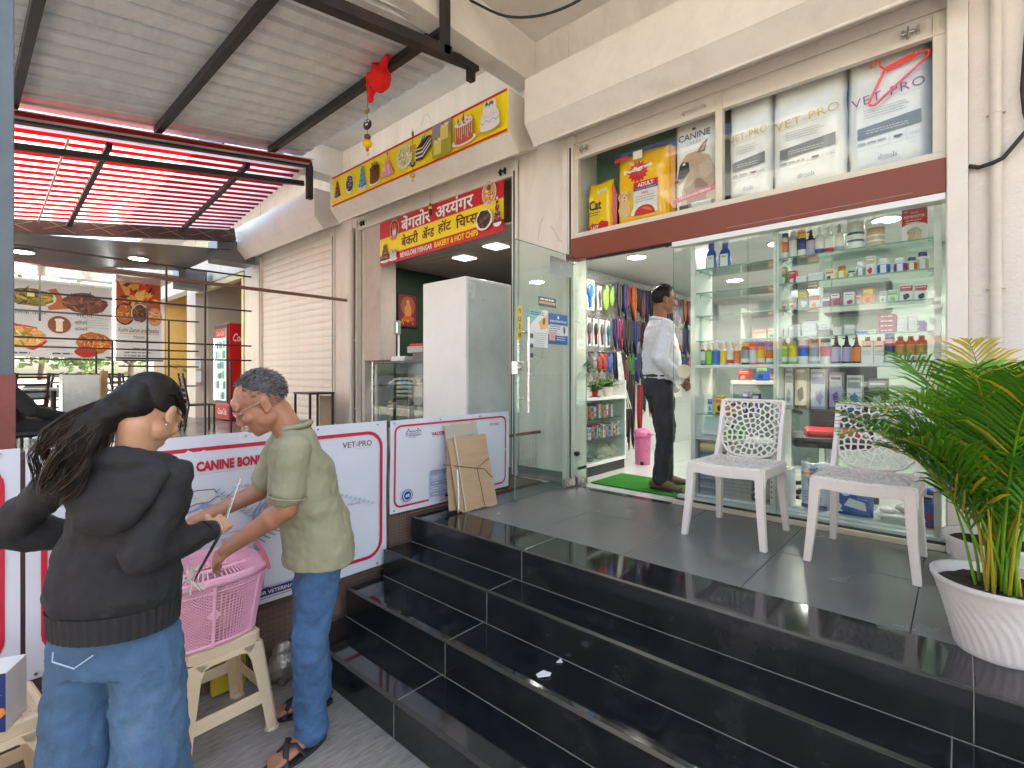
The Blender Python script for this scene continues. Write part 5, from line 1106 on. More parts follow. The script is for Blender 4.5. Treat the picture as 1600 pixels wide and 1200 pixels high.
for i, (x, w_, h_, c1, c2, kd) in enumerate(K):
    if kd == 'cubes': cake(P, x, .184, w_, h_, None, None, 'cubes')
    elif kd == 'tier2':
        P.ell(x, .075, w_*.52, .035, srgb(190, 160, 110)); P.poly([(x-.12, .08), (x+.12, .08), (x+.11, .19), (x-.11, .19)], wh); P.ell(x, .08, .12, .03, wh); P.ell(x, .19, .11, .03, (.68, .68, .7)); P.poly([(x-.085, .19), (x+.085, .19), (x+.08, .28), (x-.08, .28)], wh); P.ell(x, .28, .08, .025, (.7, .7, .72)); P.specks(x, .285, .05, .012, [srgb(60, 110, 130), srgb(40, 80, 110)], 16, .02, 2)
        P.line([(x-.11, .14), (x-.08, .115), (x-.04, .145), (x, .115), (x+.04, .145), (x+.08, .115), (x+.11, .14)], .004, srgb(60, 110, 150))
    else: cake(P, x, .184, w_, h_, c1, c2, kd, i+3)
P.build('print', cbn)
# name board under the shutter
nb = thing('name_board', 'red and yellow bakery name board with white and brown Devanagari lettering', 'sign', (-5.47, 3.66, 3.02)); NW, NH = 2.13, .53
A0 = Vector((-5.47, 3.60, 2.985)); TU = Vector((1, 0, .02)).normalized()
MB().prism([(0, 0), (NW, 0), (NW, NH), (0, NH)], A0+Vector((0, .02, 0)), TU, (0, 0, 1), .006).build('board_sheet', pcol(RED), nb)
P = Print(A0+Vector((0, .0135, 0)), TU, (0, 0, 1), .0005); P.poly([(0, .12), (NW, .12), (NW, .33), (0, .33)], YEL)
P.rect(0, .327, NW, .334, srgb(230, 160, 60)); P.rect(0, .116, NW, .122, srgb(230, 160, 60))
H_ = .62
for off, c in ((.006, (.06, .02, .02)), (0, (.85, .85, .83))):
    P.deva([('बेंगतोर', 1)], .46+off, .345-off, .172, .55, c, .006); P.deva([('अ', 1), ('य', H_), ('यंगर', 1)], 1.10+off, .345-off, .165, .60, c, .006)
br_ = srgb(90, 30, 30)
P.deva([('बेकरी', 1)], .46, .155, .145, .32, br_, .0035); P.deva([('ॲ', 1), ('न', .60), ('ड', 1)], .86, .165, .135, .21, br_, .0035); P.deva([('हॉट', 1)], 1.14, .165, .14, .22, br_, .0035); P.deva([('िच', 1), ('प', .62), ('स', 1)], 1.44, .165, .14, .33, br_, .0035)
P.text('BENGLORE IYENGAR', .44, .03, .06, COL['w'], w=.60, bold=.025); P.text('BAKERY & HOT CHIPS', 1.08, .03, .065, YEL, w=.70, bold=.025)
P.ell(.32, .40, .09, .115, COL['w']); P.ell(.32, .40, .083, .108, srgb(60, 45, 40)); P.ell(.32, .385, .045, .06, srgb(215, 160, 130)); P.ell(.32, .44, .055, .035, srgb(220, 60, 30)); P.blob(.32, .34, .035, .05, (.7, .68, .66), 12, .1, 2); P.blob(.31, .30, .06, .03, srgb(225, 110, 60), 12, .15, 4); P.line([(.3, .395), (.31, .395)], .006, (.05, .03, .03)); P.line([(.33, .395), (.34, .395)], .006, (.05, .03, .03))
P.ell(1.94, .42, .10, .125, COL['w']); P.ell(1.94, .42, .092, .117, srgb(200, 160, 110)); P.blob(1.94, .40, .05, .08, srgb(220, 150, 40), 14, .12, 4); P.ell(1.94, .47, .03, .03, srgb(120, 70, 50)); P.specks(1.94, .40, .06, .08, [srgb(240, 190, 60), srgb(150, 60, 40), COL['w']], 30, .02, 6)
cake(P, .13, .14, .22, .24, srgb(80, 40, 30), srgb(200, 150, 150), 'tier', 4); cake(P, .31, .10, .16, .16, wh, srgb(150, 150, 160), 'cyl', 6); cake(P, 1.88, .16, .24, .24, srgb(60, 30, 25), srgb(120, 70, 50), 'round', 9); cake(P, 2.07, .2, .12, .3, srgb(110, 30, 30), wh, 'tier', 8)
P.build('print', nb)
# lemon and chilli charm at the shutter rail, charms on threads
def charm(x, y, z, label, beads, thread=.12, group=None):
    t = thing('hanging_charm', label, 'charm', (x, y, z)); MB().cyl((x, y, z), (x, y, z+thread), .0018, n=5).build('thread', rubber, t)
    for kind, dz, s_, c in beads:
        b = MB()
        if kind == 'b': b.ell((x, y, z+dz), (s_, s_, s_*.9)); nm = 'bead'
        elif kind == 'c': b.box(x-s_, x+s_, y-.002, y+.002, z+dz-s_*.6, z+dz+s_*.6); nm = 'card'
        elif kind == 'm':
            b.ell((x, y, z+dz), (s_, s_*.5, s_*.8)); nm = 'face_mask'
        else: b.lathe([(.001, -s_), (s_*.4, -s_*.6), (s_*.35, s_*.5), (.001, s_)], (x, y, z+dz), 8); nm = 'chilli'
        o = b.build(nm, pcol(c), t)
        if kind == 'm':
            q = MB(); q.ell((x+s_*.3, y-s_*.45, z+dz+s_*.25), s_*.15); q.ell((x+s_*.75, y-s_*.3, z+dz+s_*.25), s_*.15); q.build('eye', pcol(COL['w']), o); q = MB().ell((x+s_*.45, y-s_*.45, z+dz-s_*.25), (s_*.4, s_*.12, s_*.14)); q.build('mouth', pcol((.8, .75, .75)), o)
charm(-4.42, 3.57, 3.42, 'green chilli and lemon charm hanging from the bakery shutter handle', [('b', .06, .022, srgb(225, 200, 30)), ('x', .09, .03, srgb(40, 130, 30)), ('x', .02, .05, (.03, .03, .02))], .22)
charm(-3.95, 2.48, 3.70, 'threaded charm with black painted face and yellow bead under the red bundle', [('c', .27, .03, srgb(150, 120, 70)), ('m', .15, .055, (.02, .018, .018)), ('b', .04, .03, srgb(110, 70, 30)), ('b', -.02, .042, srgb(250, 200, 20)), ('b', -.075, .016, srgb(200, 90, 40)), ('b', -.11, .02, (.75, .7, .6))], .46)
charm(-3.90, 2.94, 3.30+.2, 'second charm with gold card and dark figure in front of the cake banner', [('c', .28, .045, srgb(190, 150, 60)), ('x', .42, .03, (.15, .13, .1)), ('m', .13, .035, (.03, .025, .03)), ('b', .02, .028, srgb(190, 160, 60)), ('b', -.03, .016, srgb(210, 190, 120))], .42)
# red cloth bundle tied to the rafter
rb = thing('cloth_bundle', 'bright red knotted cloth bundle tied to the dark rafter', 'bundle', (-3.78, 2.5, 3.95)); rc = mat('red_cloth', srgb(235, 30, 25), .8, var=.2, vs=20, bump=.7, bs=25)
b = MB(); cx, cy, cz = -3.72, 2.46, 4.16; b.ell((cx, cy, cz), (.10, .09, .105), nu=20, nv=14); b.ell((cx-.14, cy, cz-.02), (.045, .04, .10)); b.ell((cx-.13, cy, cz+.06), (.07, .05, .05)); b.tube([(cx-.03, cy, cz+.08), (cx-.08, cy, cz+.15), (cx-.09, cy, cz+.25)], [.045, .03, .012], 10); b.tube([(cx+.02, cy, cz+.06), (cx+.10, cy-.02, cz+.12), (cx+.15, cy-.02, cz+.12)], [.04, .025, .028], 10); b.ell((cx-.155, cy, cz-.11), (.03, .03, .04))
o = b.build('cloth', rc, rb); md = o.modifiers.new('r', 'REMESH'); md.mode = 'VOXEL'; md.voxel_size = .009; md.use_smooth_shade = True
tx = bpy.data.textures.new('folds', 'CLOUDS'); tx.noise_scale = .05; md = o.modifiers.new('d', 'DISPLACE'); md.texture = tx; md.strength = .03; md.texture_coords = 'LOCAL'
# deity picture on the green wall (generic seated figure)
pf_ = thing('framed_picture', 'framed orange and maroon picture of a seated figure on the green wall', 'picture', (-5.83, 4.3, 2.3))
MB().box(-5.838, -5.815, 4.13, 4.47, 2.28, 2.76).build('frame', pcol((.03, .02, .02)), pf_, bevel=.003)
P = Print((-5.815, 4.13, 2.28), (0, 1, 0), (0, 0, 1)); P.rect(.02, .02, .32, .46, srgb(120, 50, 50)); P.ell(.17, .3, .12, .14, srgb(170, 90, 60)); P.blob(.17, .22, .06, .13, srgb(215, 140, 80), 16, .12, 3); P.ell(.17, .36, .03, .035, srgb(200, 150, 110)); P.blob(.17, .12, .11, .04, srgb(190, 90, 50), 14, .15, 5); P.specks(.17, .08, .13, .03, [srgb(220, 170, 60), RED], 18, .02, 3); P.build('print', pf_)
# glass counter with pastries, price sign, scale
gc = thing('glass_counter', 'glass fronted bakery counter with shelves of snacks', 'counter', (-4.9, 3.7, PZ))
MB().box(-5.46, -3.95, 3.50, 4.05, 1.75, 1.78).build('top_glass', mat('dark_top', (.05, .05, .05), .1), gc, bevel=.003); MB().box(-5.46, -3.95, 3.50, 3.506, PZ+.3, 1.75).build('front_glass', glass_disp, gc); MB().box(-5.46, -3.95, 3.52, 4.05, PZ, PZ+.29).build('base', mat('steel_base', (.3, .3, .3), .3, metal=.6), gc)
for x in (-5.47, -3.96): MB().box(x, x+.025, 3.495, 3.52, PZ, 1.78).build('post', chrome, gc)
MB().box(-5.46, -3.95, 4.04, 4.05, PZ+.3, 1.75).build('back_door', mat('steel_back', (.2, .22, .22), .2, metal=.5), gc)
for z in (1.2, 1.48): MB().box(-5.44, -3.97, 3.53, 4.03, z, z+.008).build('glass_shelf', glass_shelf, gc)
r = random.Random(4)
for k, z in enumerate((.951, 1.2085, 1.4885)):
    for i in range(6):
        x = -5.3+.2*i; c = r.choice(['beige', 'org', 'brown', 'cream', 'w', 'cyan']); b = MB().lathe([(.06, 0), (.075, .02), (.075, .03)], (x, 3.7, z), 16); o = b.build('snack_tray', pcol((.6, .6, .6))); tag(o, '%s tray of snacks in the glass counter, %s level' % (KTH[i], ['lowest', 'middle', 'upper'][k]), 'tray', 'snack trays in the bakery counter')
        q = MB(); [q.ell((x+r.uniform(-.04, .04), 3.7+r.uniform(-.04, .04), z+.035+.01*j), (.022, .022, .014), nu=8, nv=6) for j in range(5)]; q.build('snack', pcol(COL[c]), o)
wsx = thing('weighing_scale', 'white weighing scale with upright display on the bakery counter', 'scale', (-5.12, 3.75, 1.78)); MB().box(-5.24, -4.98, 3.62, 3.88, 1.7805, 1.84).build('scale_body', white_lam, wsx, bevel=.006); MB().cyl((-5.22, 3.72, 1.84), (-5.22, 3.72, 2.12), .013).build('pole', white_lam, wsx); MB().obox((-5.22, 3.70, 2.2), (.08, .05, .17)).build('display', pcol((.25, .26, .25)), wsx, bevel=.006); MB().obox((-5.19, 3.673, 2.2), (.02, .004, .12)).build('digits', mat('green_led', (.1, .6, .3), .4, emit=1.2), wsx)
b = MB().box(-5.02, -4.55, 3.70, 4.0, 1.88, 1.96); o = b.build('tin_box', pcol((.45, .44, .42)), bevel=.006); tag(o, 'grey tin box with red lid on the bakery counter', 'box'); MB().box(-5.0, -4.57, 3.72, 3.98, 1.961, 1.99).build('lid', pcol(RED), o, bevel=.008); MB().box(-4.96, -4.6, 3.74, 3.95, 1.781, 1.88).build('stand', pcol((.2, .2, .2)), o)
# big white fridge seen from its back and side
fg_ = thing('upright_fridge', 'tall white upright fridge cabinet in front of the bakery, grey metal side', 'fridge', (-3.57, 3.3, PZ))
MB().box(-3.86, -3.255, 3.03, 3.63, PZ+.06, 2.49).build('body', mat('fridge_white', (.72, .72, .70), .22, var=.03, dirt=.1), fg_, bevel=.008)
MB().box(-3.254, -3.2505, 3.06, 3.60, PZ+.09, 2.465).build('side_sheet', mat('blotchy_grey_steel', (.50, .55, .53), .35, metal=.1, var=.14, vs=4, dirt=.4, dcol=(.34, .39, .37)), fg_)
MB().box(-3.875, -3.8605, 3.04, 3.62, PZ+.07, 2.47).build('side_edge', rubber, fg_); P = Print((-3.2505, 3.04, 2.3), (0, 1, 0), (0, 0, 1)); P.rect(.01, .05, .10, .14, (.6, .6, .58)); P.rect(.05, 0, .10, .05, (.6, .6, .58)); P.lines(.02, .12, .09, 4, .015, .004, COL['grey']); P.ell(.2, .0, .006, .006, (.05, .05, .05)); P.build('service_label', fg_)
for x in (-3.82, -3.3):
    for y in (3.07, 3.59): MB().cyl((x, y, PZ), (x, y, PZ+.062), .02).build('foot', rubber, fg_)
# small dark table by the pillar
st = thing('steel_stool', 'small dark steel side table in front of the closed shutter', 'table', (-6.35, 3.2, PZ)); MB().box(-6.65, -6.2, 3.05, 3.4, 1.36, 1.385).build('table_top', steel_dark, st, bevel=.003)
for x in (-6.63, -6.22):
    for y in (3.07, 3.38): MB().beam((x, y, PZ), (x, y, 1.36), .025).build('leg', steel_dark, st)
MB().box(-6.6, -6.25, 3.39, 3.395, .9, 1.33).build('mesh_side', mat('brown_mesh', (.3, .22, .14), .6), st)

# ================================================================== RESTAURANT (far left)
rs = thing('restaurant_interior', 'restaurant bays with cream walls beyond the white pillar', 'room', (-12, 5, PZ))
cw = mat('cream_interior', (.60, .56, .46), .7, var=.06); yw = mat('yellow_wall', srgb(228, 188, 110), .6, var=.06)
box_obj('side_wall', cw, -9.72, -9.66, 3.85, 6.4, PZ, 4.0, rs, 0); box_obj('back_wall', cw, -16, -9.12, 6.4, 6.5, PZ, 4.0, rs, 0); box_obj('side_wall', yw, -13.3, -13.22, 3.85, 6.4, PZ, 4.0, rs, 0); box_obj('side_wall', cw, -12.64, -12.58, 3.85, 6.4, PZ, 4, rs, 0)
box_obj('side_wall', yw, -16.1, -16.02, 3.85, 6.4, PZ, 4.0, rs, 0); box_obj('ceiling', cw, -16, -9.7, 3.86, 6.4, 3.9, 3.95, rs, 0); box_obj('floor', tile_m, -16, -9.12, 3.6, 6.4, PZ-.1, PZ-.001, rs, 0)
cf = thing('cream_door_frame', 'tall pale yellow frame around the restaurant opening', 'frame', (-9.8, 3.6, PZ)); fy = mat('pale_yellow_frame', srgb(225, 215, 165), .45, dirt=.15)
MB().box(-9.88, -9.8, 3.57, 3.7, PZ, 3.5).build('post', fy, cf, bevel=.003); MB().box(-12.6, -9.88, 3.57, 3.7, 3.4, 3.5).build('head_rail', fy, cf, bevel=.003)
# drinks fridge
df = thing('drinks_fridge', 'red drinks fridge with glass door and white script logo', 'fridge', (-11.5, 4.1, PZ)); rf_ = mat('fridge_red', srgb(200, 20, 25), .3, var=.03)
MB().box(-11.95, -11.18, 3.80, 4.45, PZ+.02, 2.68).build('body', rf_, df, bevel=.01); MB().box(-11.93, -11.2, 3.775, 3.80, PZ+.36, 2.66).build('door_frame', pcol((.02, .02, .02)), df, bevel=.004); MB().box(-11.87, -11.26, 3.768, 3.774, PZ+.42, 2.58).build('door_glass', mat('cold_glass', (.35, .52, .48), .08, var=.2, vs=3, emit=.25), df)
P = Print((-11.87, 3.767, PZ+.42), (1, 0, 0), (0, 0, 1)); r = random.Random(2)
P.rect(0, 1.3, .61, 1.5, srgb(215, 60, 60)); P.text('Coca-Cola', .3, 1.35, .10, COL['w'], w=.4, align='C', shear=.3)
for k in range(6):
    for i in range(8): P.rect(.02+.075*i, .03+.21*k, .08+.075*i, .03+.21*k+r.uniform(.10, .17), [srgb(200, 230, 225), srgb(60, 160, 130), srgb(230, 235, 235), srgb(50, 120, 150), srgb(40, 40, 40), srgb(190, 220, 215)][r.randrange(6)])
    P.rect(0, .01+.21*k, .61, .022+.21*k, (.8, .8, .8))
P.rect(0, 0, .02, 1.3, mat('fridge_tube_lit', (.8, 1, .95), .4, emit=5)); P.build('bottles_print', df)
P = Print((-11.93, 3.7975, PZ+.05), (1, 0, 0), (0, 0, 1)); P.rect(0, 0, .73, .28, srgb(190, 15, 25)); P.text('Coca-Cola', .37, .07, .13, COL['w'], w=.5, align='C', shear=.35, bold=.01); P.build('logo', df)
P = Print((-11.179, 3.80, 2.2), (0, 1, 0), (0, 0, 1)); P.text('Coca-Cola', .08, .1, .17, COL['w'], w=.5, shear=.35, bold=.01); P.build('logo', df)
for x, lb in ((-12.15, 'upper'), ): 
    for z in (1.75, 1.45):
        o = MB().box(-12.52, -12.2, 3.588, 3.6, z, z+.24).build('wall_notice', pcol(srgb(150, 155, 175))); tag(o, 'grey blue notice on the far pillar, %s one' % ('upper' if z > 1.6 else 'lower'), 'notice'); o.parent = None
        o.location.x = -.0
P = Print((-16.015, 4.4, 1.4), (0, 1, 0), (0, 0, 1)); P.ell(.3, .35, .12, .22, srgb(160, 40, 40)); P.ell(.3, .35, .06, .1, YEL)
o = P.mb.build('wall_sticker', P.mats); tag(o, 'small red oval sticker on the yellow restaurant wall', 'sticker')
pot_plant(-14.2, 3.9, PZ+.65, .14, .22, (.3, .2, .15), 'potted palm on a stand inside the restaurant', 16, .75, .7, kind='big', seed=8)
o = MB().box(-14.45, -13.95, 3.7, 4.1, PZ, PZ+.648).build('plant_stand', steel_dark, bevel=.01); tag(o, 'dark stand under the restaurant palm', 'stand')
# dark corrugated soffit with round lights beyond the lattice beam
sf = thing('restaurant_canopy', 'dark ribbed metal canopy with round lights over the restaurant seats', 'canopy', (-12, 2, 3.4)); rib = mat('dark_ribbed_metal', (.16, .16, .165), .3, metal=.6, var=.1, dirt=.2)
corr(-11.6, -9.02, -.8, 3.1, .07, .012, lambda y: 3.38+.10*y, [rib], lambda i, j: 0, parent=sf, top=.012, side=.008)
MB().box(-13.6, -11.6, -.8, 3.1, 3.55, 3.58).build('ceiling_sheet', mat('shiny_white_ceiling', (.55, .5, .48), .08, var=.1, bump=.3, bs=3), sf)
corr(-16.5, -13.6, -.8, 3.1, .07, .012, lambda y: 3.50, [rib], lambda i, j: 0, parent=sf, top=.012, side=.008)
for x, y in ((-10.3, .7), (-10.3, 2.1), (-15, .9), (-15, 2.6)): ceiling_lamp(x, y, 3.36+.10*y-.0 if x > -12 else 3.49, .13, 6, 'round lamp in the ribbed restaurant canopy, %s %s' % ('near' if x > -12 else 'far', 'left' if y < 1.5 else 'right'), group='round lamps in the restaurant canopy')
MB().box(-9.5, -9.05, 2.9, 3.5, 3.50, 3.85).build('duct_box', mat('dark_slate_box', (.12, .13, .14), .35), sf, bevel=.006); MB().box(-11.9, -11.5, 3.0, 3.5, 3.35, 3.75).build('duct_box', mat('dark_slate_box', (.1,.1,.1)), sf, bevel=.006)
MB().box(-16.5, -16.4, -.8, 3.1, 3.30, 3.36).build('edge_beam', steel_dark, sf)
scl = MB()
for i in range(10): scl.lathe([(.001, -.09), (.08, -.06), (.11, 0)], (-16.3, -.2+.33*i, 3.34), 10)
o = scl.build('scalloped_valance', rubber, sf); o['kind'] = 'stuff'
# food menu boards at the far end
def board(y0, y1, z0, z1, x, label):
    t = thing('menu_board', label, 'sign', (x, y0, z0)); MB().box(x-.04, x, y0, y1, z0, z1).build('panel', pcol((.66, .66, .67)), t, bevel=.004); return t, Print((x, y0, z0), (0, 1, 0), (0, 0, 1), .003)
def food(P, cx, cy, rx, ry, cols, seed, plate=None, n=60):
    if plate: P.ell(cx, cy, rx*1.12, ry*1.15, plate)
    P.blob(cx, cy, rx, ry, cols[0], 18, .08, seed); P.specks(cx, cy, rx*.85, ry*.8, cols, n, rx*.28, seed, 5)
BXX = -13.0
t, P = board(.0, 2.22, 1.95, 3.38, BXX, 'large white menu board with curry, sandwich and fries pictures')
og = [srgb(190, 95, 30), srgb(225, 140, 50), srgb(150, 60, 20), srgb(240, 180, 90)]; cu = [srgb(120, 110, 20), srgb(160, 140, 30), srgb(200, 170, 60), srgb(80, 50, 15)]; mt_ = [srgb(100, 45, 25), srgb(140, 70, 40), srgb(60, 25, 15), srgb(170, 90, 50)]
P.poly([(1.15+.0, 1.25), (1.35, 1.33), (1.55, .95), (1.25, .9)], srgb(190, 100, 50)); food(P, 1.0-.0, 1.12, .32, .17, cu, 1, (.72, .7, .66)); P.rect(.95, 1.13, 1.05, 1.2, srgb(240, 230, 130)); food(P, 1.78, 1.08, .34, .20, mt_, 2)
P.text('पालक पनीर', .72, .80, .09, (.1, .1, .1), w=.5); P.text('मटण', 1.65, .80, .08, (.1, .1, .1), w=.25); P.blob(.78, .40, .42, .26, srgb(200, 25, 45), 18, .25, 4); food(P, .85, .36, .36, .20, [srgb(225, 165, 90), srgb(200, 120, 50), srgb(240, 200, 130), srgb(110, 140, 50)], 5, n=50)
P.ell(1.40, .63, .17, .17, mt_[1]); P.rect(1.35, .50, 1.45, .72, srgb(235, 220, 190)); P.ell(1.40, .72, .07, .03, COL['w']); P.text('कॉफी', 1.62, .66, .08, (.1, .1, .1), w=.2); P.text('कोको', 1.62, .54, .07, (.1, .1, .1), w=.2)
food(P, 1.92, .30, .27, .22, og, 6); P.blob(1.80, .12, .18, .11, srgb(180, 40, 25), 14, .06, 3); P.lines(1.3, .06, 1.6, 1, .05, .03, (.1, .1, .1)); P.lines(.7, .06, 1.0, 1, .05, .03, (.1, .1, .1)); P.lines(1.2, .3, 1.5, 3, .08, .01, (.4, .4, .4)); P.lines(1.8, .8, 2.15, 5, .05, .01, (.4, .4, .4)); P.build('print', t)
t, P = board(2.26, 3.06, 1.93, 3.62, BXX, 'narrow upright menu board with samosas above curly lettering')
P.rect(.02, 1.0, .78, 1.68, srgb(190, 80, 30)); P.poly([(.05, 1.62), (.30, 1.05), (.42, 1.6)], srgb(235, 160, 80)); P.poly([(.40, 1.65), (.45, 1.15), (.66, 1.2), (.6, 1.65)], srgb(225, 70, 30)); P.poly([(.3, 1.4), (.45, 1.1), (.52, 1.5)], srgb(245, 190, 110)); P.specks(.4, 1.35, .35, .3, [RED, srgb(240, 180, 60), srgb(90, 40, 20)], 30, .08, 8)
food(P, .16, .95, .15, .2, og, 9, srgb(60, 40, 30)); food(P, .42, .98, .14, .18, mt_+[srgb(80, 120, 50)], 10, (.6, .6, .6)); food(P, .68, .93, .12, .17, [srgb(230, 150, 60), (.7, .7, .65), RED], 11, (.3, .3, .3))
P.text('Kulthi Zaman and Paratha', .40, .58, .09, (.08, .08, .08), w=.7, align='C', shear=.3); P.line([(.08, .55), (.74, .55)], .012, srgb(230, 140, 70)); P.text('House', .4, .45, .07, (.08, .08, .08), w=.2, align='C', shear=.3); P.lines(.06, .36, .74, 1, .05, .03, (.2, .2, .2)); P.lines(.3, .22, .55, 1, .05, .03, (.2, .2, .2)); P.lines(.15, .14, .65, 2, .07, .025, (.2, .2, .2)); P.build('print', t)
MB().box(BXX-.03, BXX+.01, 2.225, 2.255, 1.9, 3.5).build('tube_light', mat('tube_lit', (.95, 1, 1), .4, emit=1.6), t)
MB().box(BXX-.05, BXX+.0, -.1, 3.1, 1.90, 1.928).build('bottom_rail', steel_dark, t)
# black rod screens
def rods(x, hz, vz, label, y0=-.2, r_=.011):
    t = thing('rod_screen', label, 'screen', (x, y0, PZ))
    for (a, b_, z) in hz: MB().beam((x, a, z), (x, b_, z), r_*2).build('rod', rod_m, t)
    for (y, a, b_) in vz: MB().beam((x+.012, y, a), (x+.012, y, b_), r_*2, up=(0, 1, 0)).build('upright', rod_m, t)
rods(-8.05, [(.0, 3.05, 3.10), (.0, 3.05, 2.58), (.0, 3.05, 2.05), (1.3, 3.05, 1.83), (.0, 1.45, 1.62)], [(1.37, PZ, 2.06), (2.42, PZ, 3.0), (1.95, 2.6, 3.08), (2.76, PZ+.0, 1.83)], 'nearer screen of thin black rods in front of the restaurant')
rods(-10.66, [(.1, 3.1, 3.37-.05), (.1, 3.1, 2.60), (.1, 3.1, 2.05), (1.9, 3.1, 1.76), (1.9, 3.1, 1.05)], [(.92, 2.45, 3.3), (1.6, 1.3, 2.0), (2.3, PZ, 2.9), (2.62, PZ, 2.6)], 'farther screen of thin black rods before the menu boards', r_=.013)
tag(MB().beam((-5.38, .0, 2.50), (-5.38, 3.1, 2.49), .035, .03).build('steel_bar', mat('rusty_brown_bar', (.16, .06, .035), .5, var=.3, dirt=.3)), 'long rusty brown steel bar crossing in front of the shutter', 'bar')
# restaurant chairs and tables
def r_chair(label):
    t = thing('restaurant_chair', label, 'chair', (0, 0, 0), 'black ladder back restaurant chairs'); m = steel_dark
    MB().box(-.2, .2, -.2, .2, .43, .455).build('seat', m, t, bevel=.006)
    for sx in (-1, 1):
        MB().beam((.18*sx, -.18, 0), (.18*sx, -.18, .43), .028).build('leg', m, t); MB().beam((.18*sx, .26, 0), (.18*sx, .19, .45), .028).build('leg', m, t); MB().beam((.18*sx, .19, .45), (.18*sx, .28, .98), .028).build('back_post', m, t)
    for i in range(5): MB().beam((-.17, .205+.016*i, .56+.09*i), (.17, .205+.016*i, .56+.09*i), .014, .03).build('back_slat', m, t)
    return t
rc0 = r_chair('black ladder back chair in front of the red drinks fridge')
spots = [(-9.75, 2.85, 175, None), (-9.3, 1.4, 60, 'black ladder back chair left of the boards, seen side on'), (-10.6, .9, 20, 'black ladder back chair at the far left table'), (-11.2, 2.2, 200, 'black ladder back chair under the big menu board'), (-10.2, 2.1, 100, 'black ladder back chair beside the middle table'), (-8.9, .55, -60, 'black ladder back chair closest to the grey post')]
for i, (x, y, a, lb) in enumerate(spots):
    o = rc0 if i == 0 else copy_tree(rc0); place(o, (x, y, PZ), a, lb)
def r_table(x, y, label):
    t = thing('restaurant_table', label, 'table', (x, y, PZ), 'restaurant tables'); MB().box(x-.35, x+.35, y-.35, y+.35, PZ+.73, PZ+.76).build('table_top', mat('steel_table', (.35, .36, .37), .25, metal=.6), t, bevel=.004)
    MB().cyl((x, y, PZ), (x, y, PZ+.73), .035).build('column', steel_dark, t); MB().box(x-.22, x+.22, y-.22, y+.22, PZ, PZ+.02).build('foot_plate', steel_dark, t)
r_table(-9.9, 1.0, 'square steel table among the nearer restaurant chairs'); r_table(-10.9, 2.7, 'square steel table near the drinks fridge'); r_table(-8.7, 1.7, 'square steel table just past the nearer rod screen')
# stacked clutter: wooden frame & steel cabinet seen over the barricade
o = MB().box(-7.0, -6.75, .75, 1.05, PZ, 1.62).build('steel_cabinet', mat('scuffed_steel', (.4, .41, .42), .25, metal=.7, var=.2), bevel=.006); tag(o, 'scuffed upright steel cabinet behind the barricade at left', 'cabinet'); MB().box(-6.749, -6.74, .76, 1.04, .9, 1.58).build('cabinet_door', mat('scuffed_steel', (.4,.41,.42)), o)
o = MB().box(-7.1, -7.04, 1.1, 1.16, PZ, 1.66).build('wooden_post', mat('pale_wood', srgb(190, 150, 95), .7, var=.2)); tag(o, 'pale wooden post standing beside the steel cabinet', 'post')
# seated person in black at far left edge
# ================================================================== STREET BEHIND THE VIEWER AND FAR END
def leaf_tree(x, y, h, r, label, seed, n=900, cols=((.05, .11, .025), (.10, .17, .04))):
    t = thing('tree', label, 'tree', (x, y, -.1)); R2 = random.Random(seed); b = MB(); b.tube([(x, y, -.1), (x+.1, y, h*.3), (x-.1, y+.1, h*.6)], [.16, .12, .07], 8)
    for i in range(6):
        a = R2.uniform(0, 6.28); b.tube([(x, y, h*.45), (x+r*.4*math.cos(a), y+r*.4*math.sin(a), h*.6), (x+r*.7*math.cos(a), y+r*.7*math.sin(a), h*.75)], [.06, .04, .02], 6)
    b.build('trunk', mat('bark', (.12, .09, .06), .9, var=.3, bump=.5), t); lf = MB(); cl = [(x+R2.uniform(-.6, .6)*r, y+R2.uniform(-.6, .6)*r, h*R2.uniform(.5, .92), r*R2.uniform(.3, .55)) for _ in range(14)]
    for i in range(n):
        cx, cy, cz, cr = cl[i % 14]; v = Vector((R2.gauss(0, 1), R2.gauss(0, 1), R2.gauss(0, .8))).normalized()*cr*R2.uniform(.6, 1.05); p = Vector((cx, cy, cz))+v; s_ = R2.uniform(.08, .2); a = Vector((R2.gauss(0, 1), R2.gauss(0, 1), R2.gauss(0, 1))).normalized(); c = a.cross(Vector((R2.gauss(0, 1), R2.gauss(0, 1), .3))).normalized()
        lf.add([p-a*s_, p+c*s_*.5, p+a*s_, p-c*s_*.5], [(0, 1, 2, 3)], R2.randrange(2))
    lf.build('crown', [mat('tree_leaf_%d' % k, c, .6, var=.3) for k, c in enumerate(cols)], t)
for i, (x, y, h, r_) in enumerate([(-24, -1.0, 4.2, 2.2), (-25, 2.2, 5.0, 2.6), (-27, 5.2, 4.6, 2.4), (-23, -4.5, 5.0, 2.3), (-30, 0.5, 6.5, 3.0), (-31, 8, 6, 3)]):
    leaf_tree(x, y, h, r_, ['sunlit tree beyond the white car, left of centre', 'bushy tree in the opening under the large menu board', 'tree behind the restaurant beside the yellow wall', 'tree far left across the side road', 'taller tree behind the nearer ones at the far end', 'tall tree at the far right behind the restaurant'][i], i+30, 1500)
o = tag(MB().box(-22, -21.8, -6, 3.5, -.1, 1.25).build('compound_wall', plaster2), 'low cream compound wall beyond the restaurant', 'wall')
sc2 = struct(MB().box(-60, -16.3, -8, 20, -.06, -.04), 'side_road', mat('pale_concrete', (.33, .31, .28), .9, var=.15))
